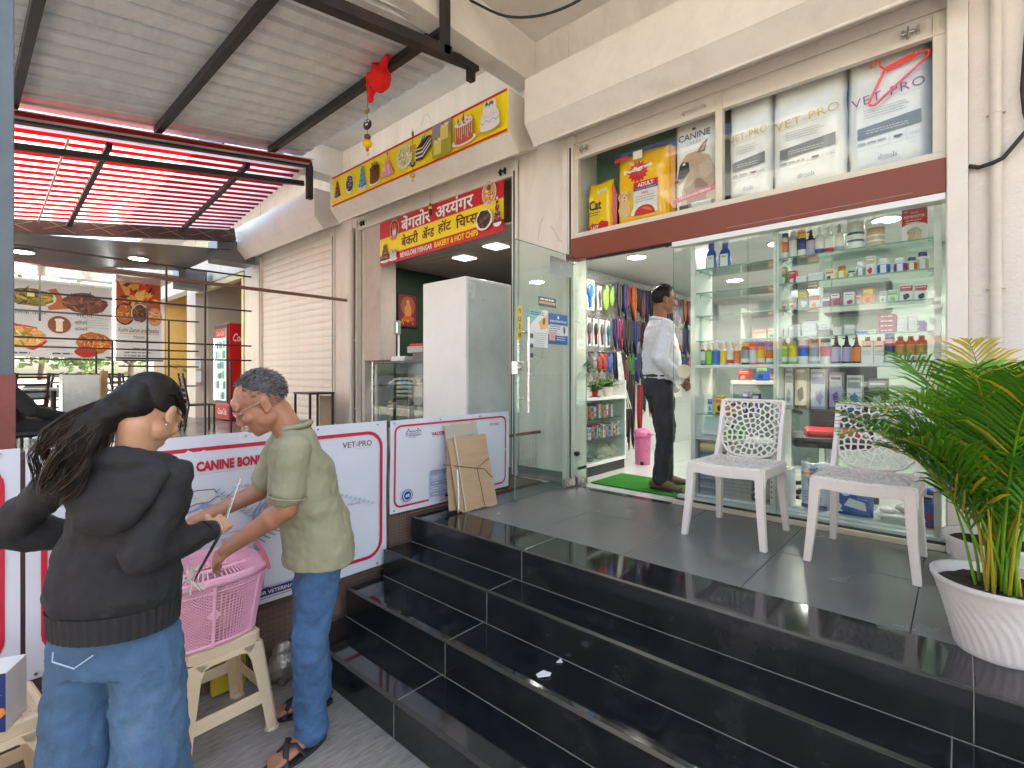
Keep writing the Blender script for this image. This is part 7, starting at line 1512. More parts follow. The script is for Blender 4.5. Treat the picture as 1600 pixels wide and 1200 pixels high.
# printed carton on the left stool
cb2 = thing('printed_carton', 'white and navy printed carton standing on the left stool', 'carton', (-2.40, .06, .455)); E = Matrix.Rotation(R_(-28), 3, 'Z'); o0 = Vector((-2.42, .065, .456))
MB().obox(o0+Vector((0, 0, .095)), (.12, .19, .19), (0, 0, -28)).build('box', pcol((.72, .72, .70)), cb2, bevel=.002)
U = E@Vector((0, 1, 0)); F0 = o0+E@Vector((.06, -.095, 0)); P = Print(F0, U, (0, 0, 1)); P.rect(.0, 0, .19, .19, (.72, .73, .76)); P.lines(.015, .16, .12, 6, .017, .005, srgb(60, 70, 110)); P.rect(.015, .02, .06, .05, (.1, .1, .12)); P.text('drools', .02, .165, .014, BLU, w=.06)
P.poly([(.10, 0), (.19, 0), (.19, .19), (.15, .19), (.11, .10)], srgb(20, 40, 100)); P.blob(.155, .06, .03, .03, srgb(220, 130, 50), 12, .2, 2); P.text('Milk', .13, .12, .02, COL['w'], bold=.02); P.build('print', cb2)
U2 = E@Vector((1, 0, 0)); P = Print(o0+E@Vector((-.06, -.095, 0)), U2, (0, 0, 1)); P.lines(.01, .16, .11, 8, .017, .005, srgb(60, 70, 110)); P.build('print', cb2)

# pink lidded basket
bkt = thing('pink_basket', 'pink lidded plastic basket with lattice sides on a beige stool', 'basket', (-2.5, .75, .455)); pkm = mat('pink_basket_plastic', srgb(244, 178, 198), .35, var=.06, vs=8)
BX, BY, BZ = -2.505, .745, .457; NS = 112
def se(a, rx, ry, p=2.6): c, s_ = math.cos(a), math.sin(a); return (rx*abs(c)**(2/p)*(1 if c >= 0 else -1), ry*abs(s_)**(2/p)*(1 if s_ >= 0 else -1))
def wallp(a, h_): k = h_/.29; x, y = se(a, .128+.030*k, .205+.055*k); return (BX+x, BY+y, BZ+h_)
def band(h0, h1, name, out=.002, n=NS):
    b = MB(); vs = []
    for j, (h_, o_) in enumerate(((h0, 0), (h0, out), (h1, out), (h1, 0))):
        for i in range(n):
            a = 2*math.pi*i/n; x, y, z = wallp(a, h_); dx_, dy_ = x-BX, y-BY; l = math.hypot(dx_, dy_); vs.append((x+dx_/l*o_, y+dy_/l*o_, z))
    b.add(vs, [(j*n+i, j*n+(i+1) % n, (j+1)*n+(i+1) % n, (j+1)*n+i) for j in range(3) for i in range(n)], 0, True); b.build(name, pkm, bkt)
band(0, .018, 'base_band', .004); band(.265, .29, 'rim_band', .008); band(.235, .243, 'belt', .003)
b = MB().add([wallp(2*math.pi*i/NS, .004) for i in range(NS)], [tuple(range(NS))]).build('floor', pkm, bkt)
b = MB()
for i in range(0, NS, 14): b.tube([wallp(2*math.pi*(i)/NS+.0, .0), wallp(2*math.pi*i/NS, .28)], .008, 6, flat=1)
b.build('rib', pkm, bkt)['kind'] = 'stuff'
b = MB(); LV = 19
for s_ in range(8):
    i0, i1 = s_*14, (s_+1)*14
    if s_ % 2 == 0:
        for i in range(i0+1, i1): 
            if i % 2 == 0 or True: b.beam(wallp(2*math.pi*i/NS, .015), wallp(2*math.pi*i/NS, .268), .0034)
        for j in range(1, LV): h_ = .015+.25*j/LV; [b.beam(wallp(2*math.pi*i/NS, h_), wallp(2*math.pi*(i+1)/NS, h_), .0034) for i in range(i0, i1)]
    else:
        for j in range(-14, LV+1):
            for d_ in (1, -1):
                pts = []
                for i in range(0, 15):
                    jj = j+i*1.0; 
                    if 0 <= jj <= LV: ii = i0+i if d_ > 0 else i1-i; pts.append(wallp(2*math.pi*ii/NS, .015+.25*jj/LV))
                for p, q in zip(pts, pts[1:]): b.beam(p, q, .0036)
b.build('lattice', pkm, bkt)['kind'] = 'stuff'
def lidp(a, k): x, y = se(a, .166*(1-k), .268*(1-k)); return (BX+x, BY+y, BZ+.292+.055*math.sin(min(1, k*2.2)*1.57)+.012*k)
b = MB(); 
for k0, k1, st in ((0, .05, 1), (.05, .19, 0), (.19, .24, 1)):
    if st:
        vs = [lidp(2*math.pi*i/NS, k) for k in (k0, k1) for i in range(NS)]+[(x, y, z-.006) for x, y, z in [lidp(2*math.pi*i/NS, k) for k in (k0, k1) for i in range(NS)]]
        b.add(vs, [(i, (i+1) % NS, NS+(i+1) % NS, NS+i) for i in range(NS)]+[(3*NS+i, 3*NS+(i+1) % NS, 2*NS+(i+1) % NS, 2*NS+i) for i in range(NS)], 0, True)
    else: [b.beam(lidp(2*math.pi*i/NS, k0), lidp(2*math.pi*i/NS, k1), .0045) for i in range(NS)]
b.build('lid', pkm, bkt)
b = MB()
for i in range(-13, 14):
    pa, pb_ = [], []
    for j in range(-22, 23):
        for (lst, gx, gy) in ((pa, i*.009+j*.0, j*.0095), ):
            k = 1-min(1, ((abs(gx)/.166)**2.6+(abs(gy)/.268)**2.6)**(1/2.6))
            if k > .22: lst.append((BX+gx, BY+gy, BZ+.292+.055*math.sin(min(1, k*2.2)*1.57)+.012*k))
    for p, q in zip(pa, pa[1:]): b.beam(p, q, .0034)
for j in range(-20, 21):
    pa = []
    for i in range(-12, 13):
        gx, gy = i*.011, j*.0105; k = 1-min(1, ((abs(gx)/.166)**2.6+(abs(gy)/.268)**2.6)**(1/2.6))
        if k > .22: pa.append((BX+gx, BY+gy, BZ+.292+.055*math.sin(min(1, k*2.2)*1.57)+.012*k))
    for p, q in zip(pa, pa[1:]): b.beam(p, q, .0034)
b.build('lid_mesh', pkm, bkt)['kind'] = 'stuff'
for s_ in (-1, 1):
    pts = [];
    for i in range(17):
        a = math.pi*i/16; pts.append((BX+.15*math.cos(a), BY+s_*(.225-.02*math.sin(a)), BZ+.275+.115*math.sin(a)))
    MB().tube(pts, .0075, 8, flat=1).build('handle', mat('dusky_pink_handle', srgb(205, 95, 115), .35), bkt)
MB().obox(wallp(0, .14), (.004, .04, .04), (45, 0, 0)).build('diamond_badge', pkm, bkt)
b = MB().ell((BX, BY, BZ+.09), (.10, .17, .08)); tag(b.build('folded_cloth', mat('pale_red_cloth', srgb(230, 170, 160), .9, var=.5, vs=12, bump=.6)), 'pale red cloth inside the pink basket', 'cloth')
# white cord and dark strap at the lid
cord = MB(); r = random.Random(6)
for k in range(6): p0 = Vector((-2.33, .66, .84)); cord.tube([p0+Vector((r.uniform(-.02, .02), r.uniform(-.03, .03), 0)), p0+Vector((r.uniform(.0, .03), r.uniform(-.05, .04), -.04)), p0+Vector((r.uniform(.02, .04), r.uniform(-.05, .05), -.085-.02*r.random()))], .0035, 6)
tag(cord.build('knotted_rope', pcol((.6, .57, .5))), 'knotted white rope hanging over the basket lid', 'rope')

# ================================================================== PALMS IN WHITE POTS
potm = mat('white_fluted_pot', (.74, .71, .69), .38, var=.06, vs=4, dirt=.3, dcol=(.42, .34, .28)); soil = mat('potting_soil', (.045, .028, .02), .95, var=.5, vs=30, bump=1, bs=60)
lg = []
for nm_, c_ in (('palm_green', (.075, .25, .014)), ('palm_light_green', (.19, .42, .025)), ('palm_yellow', (.55, .42, .03))):
    m = mat(nm_, c_, .36, var=.3, vs=9); N = m.node_tree.nodes; L = m.node_tree.links; b_ = N['Principled BSDF']; tr_ = N.new('ShaderNodeBsdfTranslucent'); mx_ = N.new('ShaderNodeMixShader'); mx_.inputs[0].default_value = .3
    L.new(b_.inputs['Base Color'].links[0].from_socket, tr_.inputs[0]); L.new(b_.outputs[0], mx_.inputs[1]); L.new(tr_.outputs[0], mx_.inputs[2]); L.new(mx_.outputs[0], N['Material Output'].inputs[0]); lg.append(m)
def palm(x, y, z, label, seed, nf, hgt, lean, pr=.19, ph=.235):
    t = thing('potted_palm', label, 'plant', (x, y, z), 'palms in white fluted pots'); R3 = random.Random(seed)
    b = MB(); n = 120; prof = [(.62, 0), (.64, .012), (.66, .10), (.74, .35), (.84, .65), (.955, .90), (.965, .905), (1.0, .955), (1.02, .985), (1.0, 1.0), (.93, .995), (.90, .93)]; vs = []
    for (k, h_) in prof:
        for i in range(n):
            a = 2*math.pi*i/n; tw = a+h_*1.1*(h_*.6+.2); fl = (.022*(abs(math.sin(tw*15))-.5) if .02 < h_ < .90 else 0)*min(1, (.9-h_)*6 if h_ > .75 else 1); vs.append((x+pr*(k+fl)*math.cos(a), y+pr*(k+fl)*math.sin(a), z+ph*h_))
    # finer rings for flutes
    fine = []; L_ = 26
    for q in range(L_+1):
        h_ = q/L_; k = None
        for (k0, h0), (k1, h1) in zip(prof[:10], prof[1:10]):
            if h0 <= h_ <= h1 and h1 > h0: k = k0+(k1-k0)*(h_-h0)/(h1-h0)
        k = k or 1.0; amp = .03*max(0, min(1, h_*12, (.86-h_)*10))
        for i in range(n): a = 2*math.pi*i/n; tw = a+h_*h_*.9; fl = amp*(abs(math.sin(tw*16))-.6); fine.append((x+pr*(k+fl)*math.cos(a), y+pr*(k+fl)*math.sin(a), z+ph*h_))
    b.add(fine, [(q*n+i, q*n+(i+1) % n, (q+1)*n+(i+1) % n, (q+1)*n+i) for q in range(L_) for i in range(n)], 0, True)
    b.lathe([(pr*1.0, ph), (pr*1.015, ph*1.01), (pr*.95, ph*1.0), (pr*.90, ph*.84)], (x, y, z), 60, cap=False); b.add([(x+pr*.62*math.cos(2*math.pi*i/40), y+pr*.62*math.sin(2*math.pi*i/40), z+.001) for i in range(40)], [tuple(range(40))]); b.build('pot', potm, t)
    b = MB(); rs = []
    for q in range(8):
        for i in range(32): a = 2*math.pi*i/32; rs.append((x+pr*.91*q/7*math.cos(a), y+pr*.91*q/7*math.sin(a), z+ph*.87+R3.uniform(-.004, .006)))
    b.add(rs, [(q*32+i, q*32+(i+1) % 32, (q+1)*32+(i+1) % 32, (q+1)*32+i) for q in range(7) for i in range(32)], 0, False); b.build('soil', soil, t)
    for f in range(nf):
        b = MB(); a = 2*math.pi*f/nf*3.3+R3.uniform(-.5, .5); az = Vector((math.cos(a), math.sin(a), 0)); az = (az+Vector(lean)*.45); H = hgt*R3.uniform(.55, 1.0); reach = H*R3.uniform(.15, .62)*az.length
        if az.length < .2: az = Vector((-.3, -.2, 0))
        az.normalize(); p0 = Vector((x+R3.uniform(-.05, .05), y+R3.uniform(-.05, .05), z+ph*.86)); droop = R3.uniform(.04, .22)*H; pts = []
        for i in range(15):
            s_ = i/14; pts.append(p0+az*reach*(s_**1.5)+Vector((0, 0, H*(1.25*s_-.25*s_*s_)-droop*s_**3*1.6)))
        mi_ = 2 if R3.random() < .09 else (1 if R3.random() < .4 else 0)
        b.tube(pts, [.0055*(1-.75*i/14) for i in range(15)], 6, m=1 if R3.random() < .6 else 2)
        for i in range(4, 15):
            for sub in (0, .4, .75):
                s_ = (i+sub)/14
                if s_ > 1: break
                j = min(13, int(s_*14)); fr_ = s_*14-j; p = pts[j].lerp(pts[min(14, j+1)], fr_); tg = (pts[min(14, j+1)]-pts[j]).normalized(); side = tg.cross(Vector((0, 0, 1))); side = side.normalized() if side.length > .05 else Vector((1, 0, 0)); upv = side.cross(tg)
                L = hgt*.27*math.sin(math.pi*min(1, (s_-.20)/.9+.12))**.7*R3.uniform(.85, 1.1)
                for sd in (-1, 1):
                    d_ = (side*sd*.75+tg*(.55+.4*s_)+upv*R3.uniform(.15, .45)).normalized(); w_ = .0055*R3.uniform(.8, 1.2); nn = d_.cross(upv).normalized(); q = [p]; g_ = Vector((0, 0, -1))
                    pm = p+d_*L*.38; pe = p+d_*L*.72+g_*L*.07; pt = p+d_*L+g_*L*R3.uniform(.16, .32); ft = upv*w_*.35
                    m_ = mi_ if R3.random() > .05 else 2
                    b.add([p-nn*w_*.35, p+nn*w_*.35, pm-nn*w_+ft, pm, pm+nn*w_+ft, pe-nn*w_*.75+ft*.6, pe, pe+nn*w_*.75+ft*.6, pt], [(0, 3, 2), (0, 1, 3), (1, 4, 3), (2, 3, 6, 5), (3, 4, 7, 6), (5, 6, 8), (6, 7, 8)], m_, True)
        b.build('frond', lg, t)
    for k in range(16):
        b = MB(); a = R3.uniform(0, 6.28); q = R3.uniform(.01, .06); b.tube([(x+q*math.cos(a), y+q*math.sin(a), z+ph*.84), (x+q*1.6*math.cos(a), y+q*1.6*math.sin(a), z+ph+.16), (x+q*2.2*math.cos(a), y+q*2.2*math.sin(a), z+ph+.30)], [.006, .004, .002], 6); b.build('stalk', lg[2 if k % 3 == 0 else 1], t)
    return t
palm(.10, 2.42, PZ, 'leafy palm in a white fluted pot at the porch edge, nearest right', 3, 34, 1.0, (-.60, -.12, 0), .185, .25)
palm(.12, 3.02, PZ, 'second palm in a white fluted pot, behind the nearest one', 8, 18, .85, (.1, .1, 0), .185, .25)
o = MB(); [o.ell((.10+.03*i, 2.30+.02*i, PZ+.226), (.008, .008, .006), nu=8, nv=6, m=i % 2) for i in range(3)]; o = tag(o.build('coloured_pebbles', [pcol(COL['red']), pcol(COL['grn'])]), 'red and green pebbles on the soil of the nearest palm', 'pebbles'); o['kind'] = 'stuff'
# ================================================================== PEOPLE
def V_(*a): return Vector(a)
class Form(MB):
    def cap(s, p0, p1, r0, r1, n=16):
        p0, p1 = Vector(p0), Vector(p1); s.tube([p0+(p1-p0)*k for k in (0, .25, .5, .75, 1)], [r0+(r1-r0)*k for k in (0, .25, .5, .75, 1)], n); s.ell(p0, r0, nu=n, nv=10); s.ell(p1, r1, nu=n, nv=10); return s
    def chain(s, pts, rs, n=16):
        for (a, b), (ra, rb) in zip(zip(pts, pts[1:]), zip(rs, rs[1:])): s.cap(a, b, ra, rb, n)
        return s
    def loft(s, rings, n=28):
        "rings: (centre, ax, ay) with ax, ay vectors giving half widths"
        vs = []
        for c, ax, ay in rings: vs += [Vector(c)+Vector(ax)*math.cos(2*math.pi*i/n)+Vector(ay)*math.sin(2*math.pi*i/n) for i in range(n)]
        k = len(rings); s.add(vs, [(j*n+i, j*n+(i+1) % n, (j+1)*n+(i+1) % n, (j+1)*n+i) for j in range(k-1) for i in range(n)]+[tuple(range(n-1, -1, -1)), tuple(range((k-1)*n, k*n))], 0, True); return s
    def skin(s, name, m, parent, vox=.006, smooth=6, folds=None, factor=.5):
        o = s.build(name, m, parent); md = o.modifiers.new('remesh', 'REMESH'); md.mode = 'VOXEL'; md.voxel_size = vox; md.use_smooth_shade = True
        if smooth: md = o.modifiers.new('smooth', 'SMOOTH'); md.iterations = smooth; md.factor = factor
        for i, (sc_, st_, typ) in enumerate(folds or []):
            tx = bpy.data.textures.new('fold', typ); tx.noise_scale = sc_
            if typ == 'CLOUDS': tx.noise_depth = 2
            if typ == 'WOOD': tx.wood_type = 'BANDNOISE'; tx.turbulence = 12; tx.noise_scale = sc_
            md = o.modifiers.new('fold', 'DISPLACE'); md.texture = tx; md.strength = st_; md.mid_level = .5; md.texture_coords = 'LOCAL'
        return o
def skinm(name, c): 
    m = mat(name, c, .48, var=.10, vs=14, bump=.08, bs=120); b = m.node_tree.nodes['Principled BSDF']; b.inputs['Subsurface Weight'].default_value = .12; b.inputs['Subsurface Radius'].default_value = (.012, .005, .003); b.inputs['Subsurface Scale'].default_value = 1; return m
def head_frame(c, fwd, up=(0, 0, 1)):
    f = Vector(fwd).normalized(); u = Vector(up); u = (u-f*u.dot(f)).normalized(); r = f.cross(u); M = Matrix((r, f, u)).transposed(); c = Vector(c)
    return (lambda x, y, z: c+M@Vector((x, y, z))), M
def head(F, H, M, k=1.0):
    E = lambda p, r: F.ell(H(p[0]*k, p[1]*k, p[2]*k), tuple(a*k for a in r), M, 20, 14)
    E((0, -.014, .030), (.073, .092, .082)); E((0, .024, -.025), (.062, .064, .080)); E((0, .034, -.074), (.046, .046, .034)); E((0, .060, -.088), (.022, .022, .018)); E((0, .074, .035), (.045, .016, .030))
    F.cap(H(0, .084*k, .012*k), H(0, .099*k, -.026*k), .008*k, .0105*k); E((0, .095, -.031), (.016, .011, .009)); E((.012, .094, -.034), (.009, .01, .008)); E((-.012, .094, -.034), (.009, .01, .008))
    for s in (-1, 1):
        E((.030*s, .080, .024), (.024, .010, .007)); E((.036*s, .062, -.022), (.024, .024, .022)); E((.074*s, -.010, -.006), (.007, .019, .031)); E((.078*s, -.013, .008), (.006, .018, .018)); E((.075*s, .0, -.030), (.007, .009, .011))
        E((.045*s, .01, -.055), (.02, .04, .03))
    E((0, .086, -.061), (.023, .009, .006)); E((0, .084, -.070), (.020, .009, .007))
def hand(F, w, d, palm, side, k=1.0, curl=.5, spread=.12):
    "w wrist, d direction of the hand, palm = palm normal, side = thumb side vector"
    w = Vector(w); d = Vector(d).normalized(); palm = Vector(palm); palm = (palm-d*palm.dot(d)).normalized(); th = Vector(side); th = (th-d*th.dot(d)-palm*th.dot(palm)).normalized()
    c = w+d*.045*k; F.ell(c, (.036*k, .046*k, .015*k), Matrix((th, d, palm)).transposed(), 16, 10); F.cap(w-d*.02*k, w+d*.02*k, .024*k, .026*k)
    for i, (o, L, r) in enumerate(((.028, .072, .0083), (.010, .080, .0085), (-.009, .074, .0082), (-.026, .058, .0072))):
        b = w+d*.078*k+th*o*k; a0 = curl*.5; dd = (d+th*o*spread*8).normalized(); pts = [w+d*.04*k+th*o*.8*k, b]; ang = 0
        for j, f in enumerate((.45, .31, .24)): ang += curl*(.75 if j == 0 else 1.0); pts.append(pts[-1]+(dd*math.cos(ang)+palm*math.sin(ang))*L*f*k)
        F.chain(pts, [r*1.15*k, r*1.08*k, r*k, r*.93*k, r*.8*k], 10)
    b0 = w+d*.018*k+th*.024*k; dt = (d*.65+th*.75+palm*.25).normalized(); p1 = b0+dt*.032*k; p2 = p1+(d*.8+th*.3+palm*.45).normalized()*.030*k; p3 = p2+(d*.85+palm*.5-th*.1).normalized()*.025*k; F.chain([b0, p1, p2, p3], [.014*k, .0115*k, .0102*k, .008*k], 10)
denim = mat('blue_denim', srgb(62, 98, 138), .85, var=.35, vs=5, bump=.35, bs=260, dirt=.55, dcol=srgb(98, 135, 172), fold=(6, .8, (1, 1, .9))); denim2 = mat('light_blue_denim', srgb(66, 98, 130), .85, var=.3, vs=4, bump=.35, bs=260, dirt=.7, dcol=srgb(122, 148, 172), fold=(4.5, .8, (1.4, 1.4, .6)))
hair_blk = mat('black_hair', (.009, .007, .006), .55, spec=.3, var=.3, vs=30, stretch=(30, 30, 2)); 
def strands(name, m, parent, paths, r=.0012):
    b = MB()
    for p in paths: b.tube(p, [r]*(len(p)-1)+[r*.3], 3)
    o = b.build(name, m, parent); o['kind'] = 'stuff'; return o

# ---------------- man in the green T-shirt
ml = thing('person', 'man in olive green T-shirt, blue jeans and sandals bending over the pink basket', 'person', (-2.2, 1.1, 0)); fw = V_(-.30, -.95, 0).normalized(); lf_ = V_(.95, -.30, 0).normalized(); sk1 = skinm('brown_skin', srgb(168, 116, 88))
nb_ = V_(-2.135, .985, 1.385); sho_l = nb_+lf_*.165+V_(0, 0, -.055)+fw*.02; sho_r = nb_-lf_*.175+V_(0, 0, -.055)+fw*.02
elb_l = V_(-1.995, .885, 1.085); wr_l = V_(-2.16, .735, .935); elb_r = V_(-2.37, .93, 1.09); wr_r = V_(-2.42, .70, 1.00)
hip = V_(-2.135, 1.09, .86); hl, hr = hip+lf_*.088, hip-lf_*.088; kl, kr = V_(-2.09, 1.03, .47), V_(-2.28, 1.12, .48); al, ar = V_(-2.115, 1.05, .085), V_(-2.34, 1.19, .085)
hc = V_(-2.175, .862, 1.500); hf = V_(-.27, -.80, -.52).normalized(); Hm, Mm = head_frame(hc, hf)
F = Form(); head(F, Hm, Mm, 1.10); F.cap(nb_+V_(0, 0, -.03)+fw*.01, Hm(0, -.035, -.06), .062, .056)
F.chain([sho_l, elb_l, wr_l], [.052, .044, .029]); F.chain([sho_r, elb_r, wr_r], [.05, .042, .028]); F.ell(elb_l+(wr_l-elb_l)*.25, (.045, .045, .045)); F.ell(sho_l+(elb_l-sho_l)*.45, (.052, .052, .06))
hand(F, wr_l, V_(-.62, -.35, -.60), V_(-.5, .25, -.75), V_(-.3, .8, .1), 1.05, .55); hand(F, wr_r, V_(-.1, -.9, -.35), V_(.2, -.1, -.9), V_(.9, -.1, 0), 1.05, .5)
F.loft([(hip, lf_*.15, fw*.10), ((hip+nb_)/2, lf_*.15, fw*.11), (nb_-V_(0, 0, .05), lf_*.14, fw*.08)]); F.chain([hl, kl, al], [.08, .055, .04]); F.chain([hr, kr, ar], [.08, .055, .04])
def foot(F, a, d, k=1.0):
    a = Vector(a); d = Vector(d).normalized(); sd = V_(-d.y, d.x, 0); base = V_(a.x, a.y, 0)
    F.ell(base-d*.02+V_(0, 0, .045), (.032, .036, .032), Matrix((sd, d, V_(0, 0, 1))).transposed()); F.cap(a+V_(0, 0, -.02), base+d*.02+V_(0, 0, .055), .036, .034); F.loft([(base-d*.045+V_(0, 0, .04), sd*.03, V_(0, 0, .022)), (base+d*.05+V_(0, 0, .045), sd*.036, V_(0, 0, .028)), (base+d*.11+V_(0, 0, .036), sd*.044, V_(0, 0, .020)), (base+d*.16+V_(0, 0, .030), sd*.044, V_(0, 0, .013))])
    for i, (o, L, r) in enumerate(((.028, .042, .013), (.010, .038, .0095), (-.006, .034, .009), (-.021, .028, .0085), (-.034, .022, .008))): F.cap(base+d*.15+sd*o+V_(0, 0, .028), base+d*(.155+L)+sd*(o*1.05)+V_(0, 0, .026), r, r*.9, 10)
d_l = V_(.12, -.99, 0); d_r = V_(-.35, -.93, 0); foot(F, al, d_l); foot(F, ar, d_r)
F.skin('body', sk1, ml, .0048, 3)
# t-shirt
shirt = mat('olive_tshirt', srgb(147, 146, 118), .85, var=.06, vs=5, bump=.2, bs=350, fold=(4.5, .55, (1, 1, 2.0)))
F = Form(); mid = hip+(nb_-hip)*.45
F.loft([(hip+V_(0, 0, -.065)-fw*.005, lf_*.190, fw*.152), (hip+V_(0, 0, .02)-fw*.005, lf_*.186, fw*.150), (hip+V_(0, 0, .12)+fw*.012, lf_*.178, fw*.148), (mid+fw*.014, lf_*.178, fw*.145), (hip+(nb_-hip)*.72+fw*.0, lf_*.188, fw*.128), (nb_+V_(0, 0, -.075)-fw*.006, lf_*.182, fw*.098), (nb_+V_(0, 0, -.025)-fw*.01, lf_*.12, fw*.075), (nb_+V_(0, 0, .008)+fw*.0, lf_*.074, fw*.066)])
for sh_, el_ in ((sho_l, elb_l), (sho_r, elb_r)):
    e = sh_+(el_-sh_)*.74; F.cap(sh_, e, .060, .064); 
tee = F.skin('tshirt', shirt, ml, .0065, 3, [(.14, .024, 'CLOUDS'), (.05, .010, 'CLOUDS')])
MB().tube([nb_+lf_*.073*math.cos(a*.524)+(fw*.067+V_(0, 0, -.012))*math.sin(a*.524)+V_(0, 0, .016) for a in range(12)], .011, 8, closed=True).build('collar', shirt, tee)
for sh_, el_ in ((sho_l, elb_l),):
    e = sh_+(el_-sh_)*.80; x, y, z = frame_of(el_-sh_); MB().tube([e+(x*math.cos(a*.314)+y*math.sin(a*.314))*.0705 for a in range(20)], .0035, 6, closed=True).build('sleeve_hem', shirt, tee)
# jeans
F = Form(); F.loft([(hip+V_(0, 0, .0), lf_*.130, fw*.088), (hip+V_(0, 0, -.04), lf_*.142, fw*.102), (hip+V_(0, 0, -.09), lf_*.150, fw*.108)])
F.chain([hl+V_(0, 0, -.05), kl+V_(.0, .01, .08), kl, al+V_(0, -.005, .06), al+V_(0, 0, -.01)], [.088, .078, .074, .070, .073]); F.chain([hr+V_(0, 0, -.05), kr+V_(0, .01, .08), kr, ar+V_(0, 0, .06), ar+V_(0, 0, -.005)], [.088, .078, .074, .070, .072])
jn = F.skin('jeans', denim, ml, .007, 2, [(.07, .024, 'CLOUDS'), (.024, .004, 'CLOUDS')])
seam = mat('seam_thread', srgb(165, 185, 205), .8); b = MB()
so_ = [hl+lf_*.098, kl+lf_*.079+V_(0, .0, .06), kl+lf_*.076, al+lf_*.073+V_(0, 0, .05), al+lf_*.074]

# sandals
def sandal(a, d, parent):
    a = Vector(a); d = Vector(d).normalized(); sd = V_(-d.y, d.x, 0); base = V_(a.x, a.y, .001); pts = []
    for i in range(24): t_ = 2*math.pi*i/24; pts.append(((.052+.006*math.cos(t_))*math.sin(t_), .070+.145*math.cos(t_)))
    s = MB().prism([(x, y) for x, y in pts][::-1], base, sd*1.0, d, -.016); s = s.build('sandal', rubber, parent, bevel=.003)
    b = MB(); 
    for q in (-1, 1): b = MB(); b.tube([base+sd*.052*q+d*.06+V_(0, 0, .012), base+sd*.030*q+d*.09+V_(0, 0, .070), base-sd*.012*q+d*.125+V_(0, 0, .064), base-sd*.052*q+d*.15+V_(0, 0, .014)], .012, 8, flat=.35); b.build('strap', rubber, s)
    b = MB(); b.tube([base-sd*.045-d*.03+V_(0, 0, .02), base-d*.068+V_(0, 0, .055), base+sd*.045-d*.03+V_(0, 0, .02)], .009, 8, flat=.4); b.build('heel_strap', rubber, s)
sandal(al, d_l, ml); sandal(ar, d_r, ml)
# hair, glasses, watch
def haircap(name, H, M, parent, m, k, front, low, cols=None, vox=.005, grey=None, n=1400, L=.016, seed=1, thick=.006):
    F = Form(); F.ell(H(0, (-.022)*k, .036*k), ((.073+thick)*k, (.090+thick)*k, (.082+thick)*k), M, 24, 16)
    o = F.build(name, m, parent)
    # cut the cap away from face and neck
    me = o.data; bm = bmesh.new(); bm.from_mesh(me); Mi = M.inverted(); c0_ = Vector(H(0, 0, 0)); off = Vector(ORG.get(parent.name, (0, 0, 0))); kill = []
    for v in bm.verts:
        l = Mi@(v.co+off-c0_); l = l/k
        if l.y > front+max(0, (l.z-.02))*-.35+.0 and l.z < .095 and l.y > front-.0 or l.z < low+max(0, l.y+.03)*1.1: kill.append(v)
    bmesh.ops.delete(bm, geom=kill, context='VERTS'); bm.to_mesh(me); vsn = [(v.co+off, v.normal.copy()) for v in bm.verts]; fcs = [(f.calc_center_median()+off, f.normal.copy()) for f in bm.faces]; bm.free()
    md = o.modifiers.new('s', 'SOLIDIFY'); md.thickness = .008*k; md.offset = -1; md = o.modifiers.new('sub', 'SUBSURF'); md.levels = 1; md.render_levels = 1
    rr2 = random.Random(seed); paths = []; up = M@V_(0, 0, 1); bk = M@V_(0, -1, 0)
    for i in range(n):
        p, nn = fcs[rr2.randrange(len(fcs))]; p = p+Vector((rr2.uniform(-1, 1), rr2.uniform(-1, 1), rr2.uniform(-1, 1)))*.008; flow = (bk*.7-up*.5+Vector((rr2.uniform(-.3, .3),)*3)); flow = (flow-nn*flow.dot(nn)).normalized(); paths.append([p-nn*.002, p+flow*L*.5+nn*.004, p+flow*L+nn*.003])
    return o, paths
gh = mat('greying_hair', (.065, .058, .054), .5, var=.6, vs=60); gh2 = mat('grey_hair_strand', (.22, .21, .2), .5)
hc_, pts_ = haircap('hair', Hm, Mm, ml, gh, 1.10, .042, -.028, n=3600, L=.011, thick=.0); strands('hair_strands', gh, hc_, pts_[:1700], .0009); strands('grey_strands', gh2, hc_, pts_[1700:], .0009)
Hm0 = Hm; Hm = lambda x, y, z: Hm0(x*1.06, y*1.06, z*1.06)
gl = MB(); 
for s_ in (-1, 1): gl.tube([Hm((.032+.020*math.cos(a*.524))*s_, .100, .006+.015*math.sin(a*.524)) for a in range(12)], .0011, 6, closed=True); gl.tube([Hm(.052*s_, .098, .012), Hm(.074*s_, .06, .014), Hm(.079*s_, -.005, .012), Hm(.080*s_, -.018, .0)], .0012, 6)
gl.tube([Hm(-.012, .101, .01), Hm(0, .104, .013), Hm(.012, .101, .01)], .001, 6); sp_ = gl.build('spectacles', chrome, ml)
for s_ in (-1, 1):
    MB().add([Hm((.032+.019*math.cos(a*.524))*s_, .1, .006+.014*math.sin(a*.524)) for a in range(12)], [tuple(range(12))]).build('lens', glass, sp_)
    MB().ell(Hm(.031*s_, .081, .006), (.013, .010, .0095)).build('eyelid', sk1, ml); MB().tube([Hm(.020*s_, .090, .0), Hm(.031*s_, .093, -.002), Hm(.043*s_, .086, .0)], .0013, 5).build('lashes', gh, ml); MB().tube([Hm(.016*s_, .093, .026), Hm(.032*s_, .094, .031), Hm(.048*s_, .086, .026)], .0028, 6, flat=.6).build('eyebrow', gh, ml)

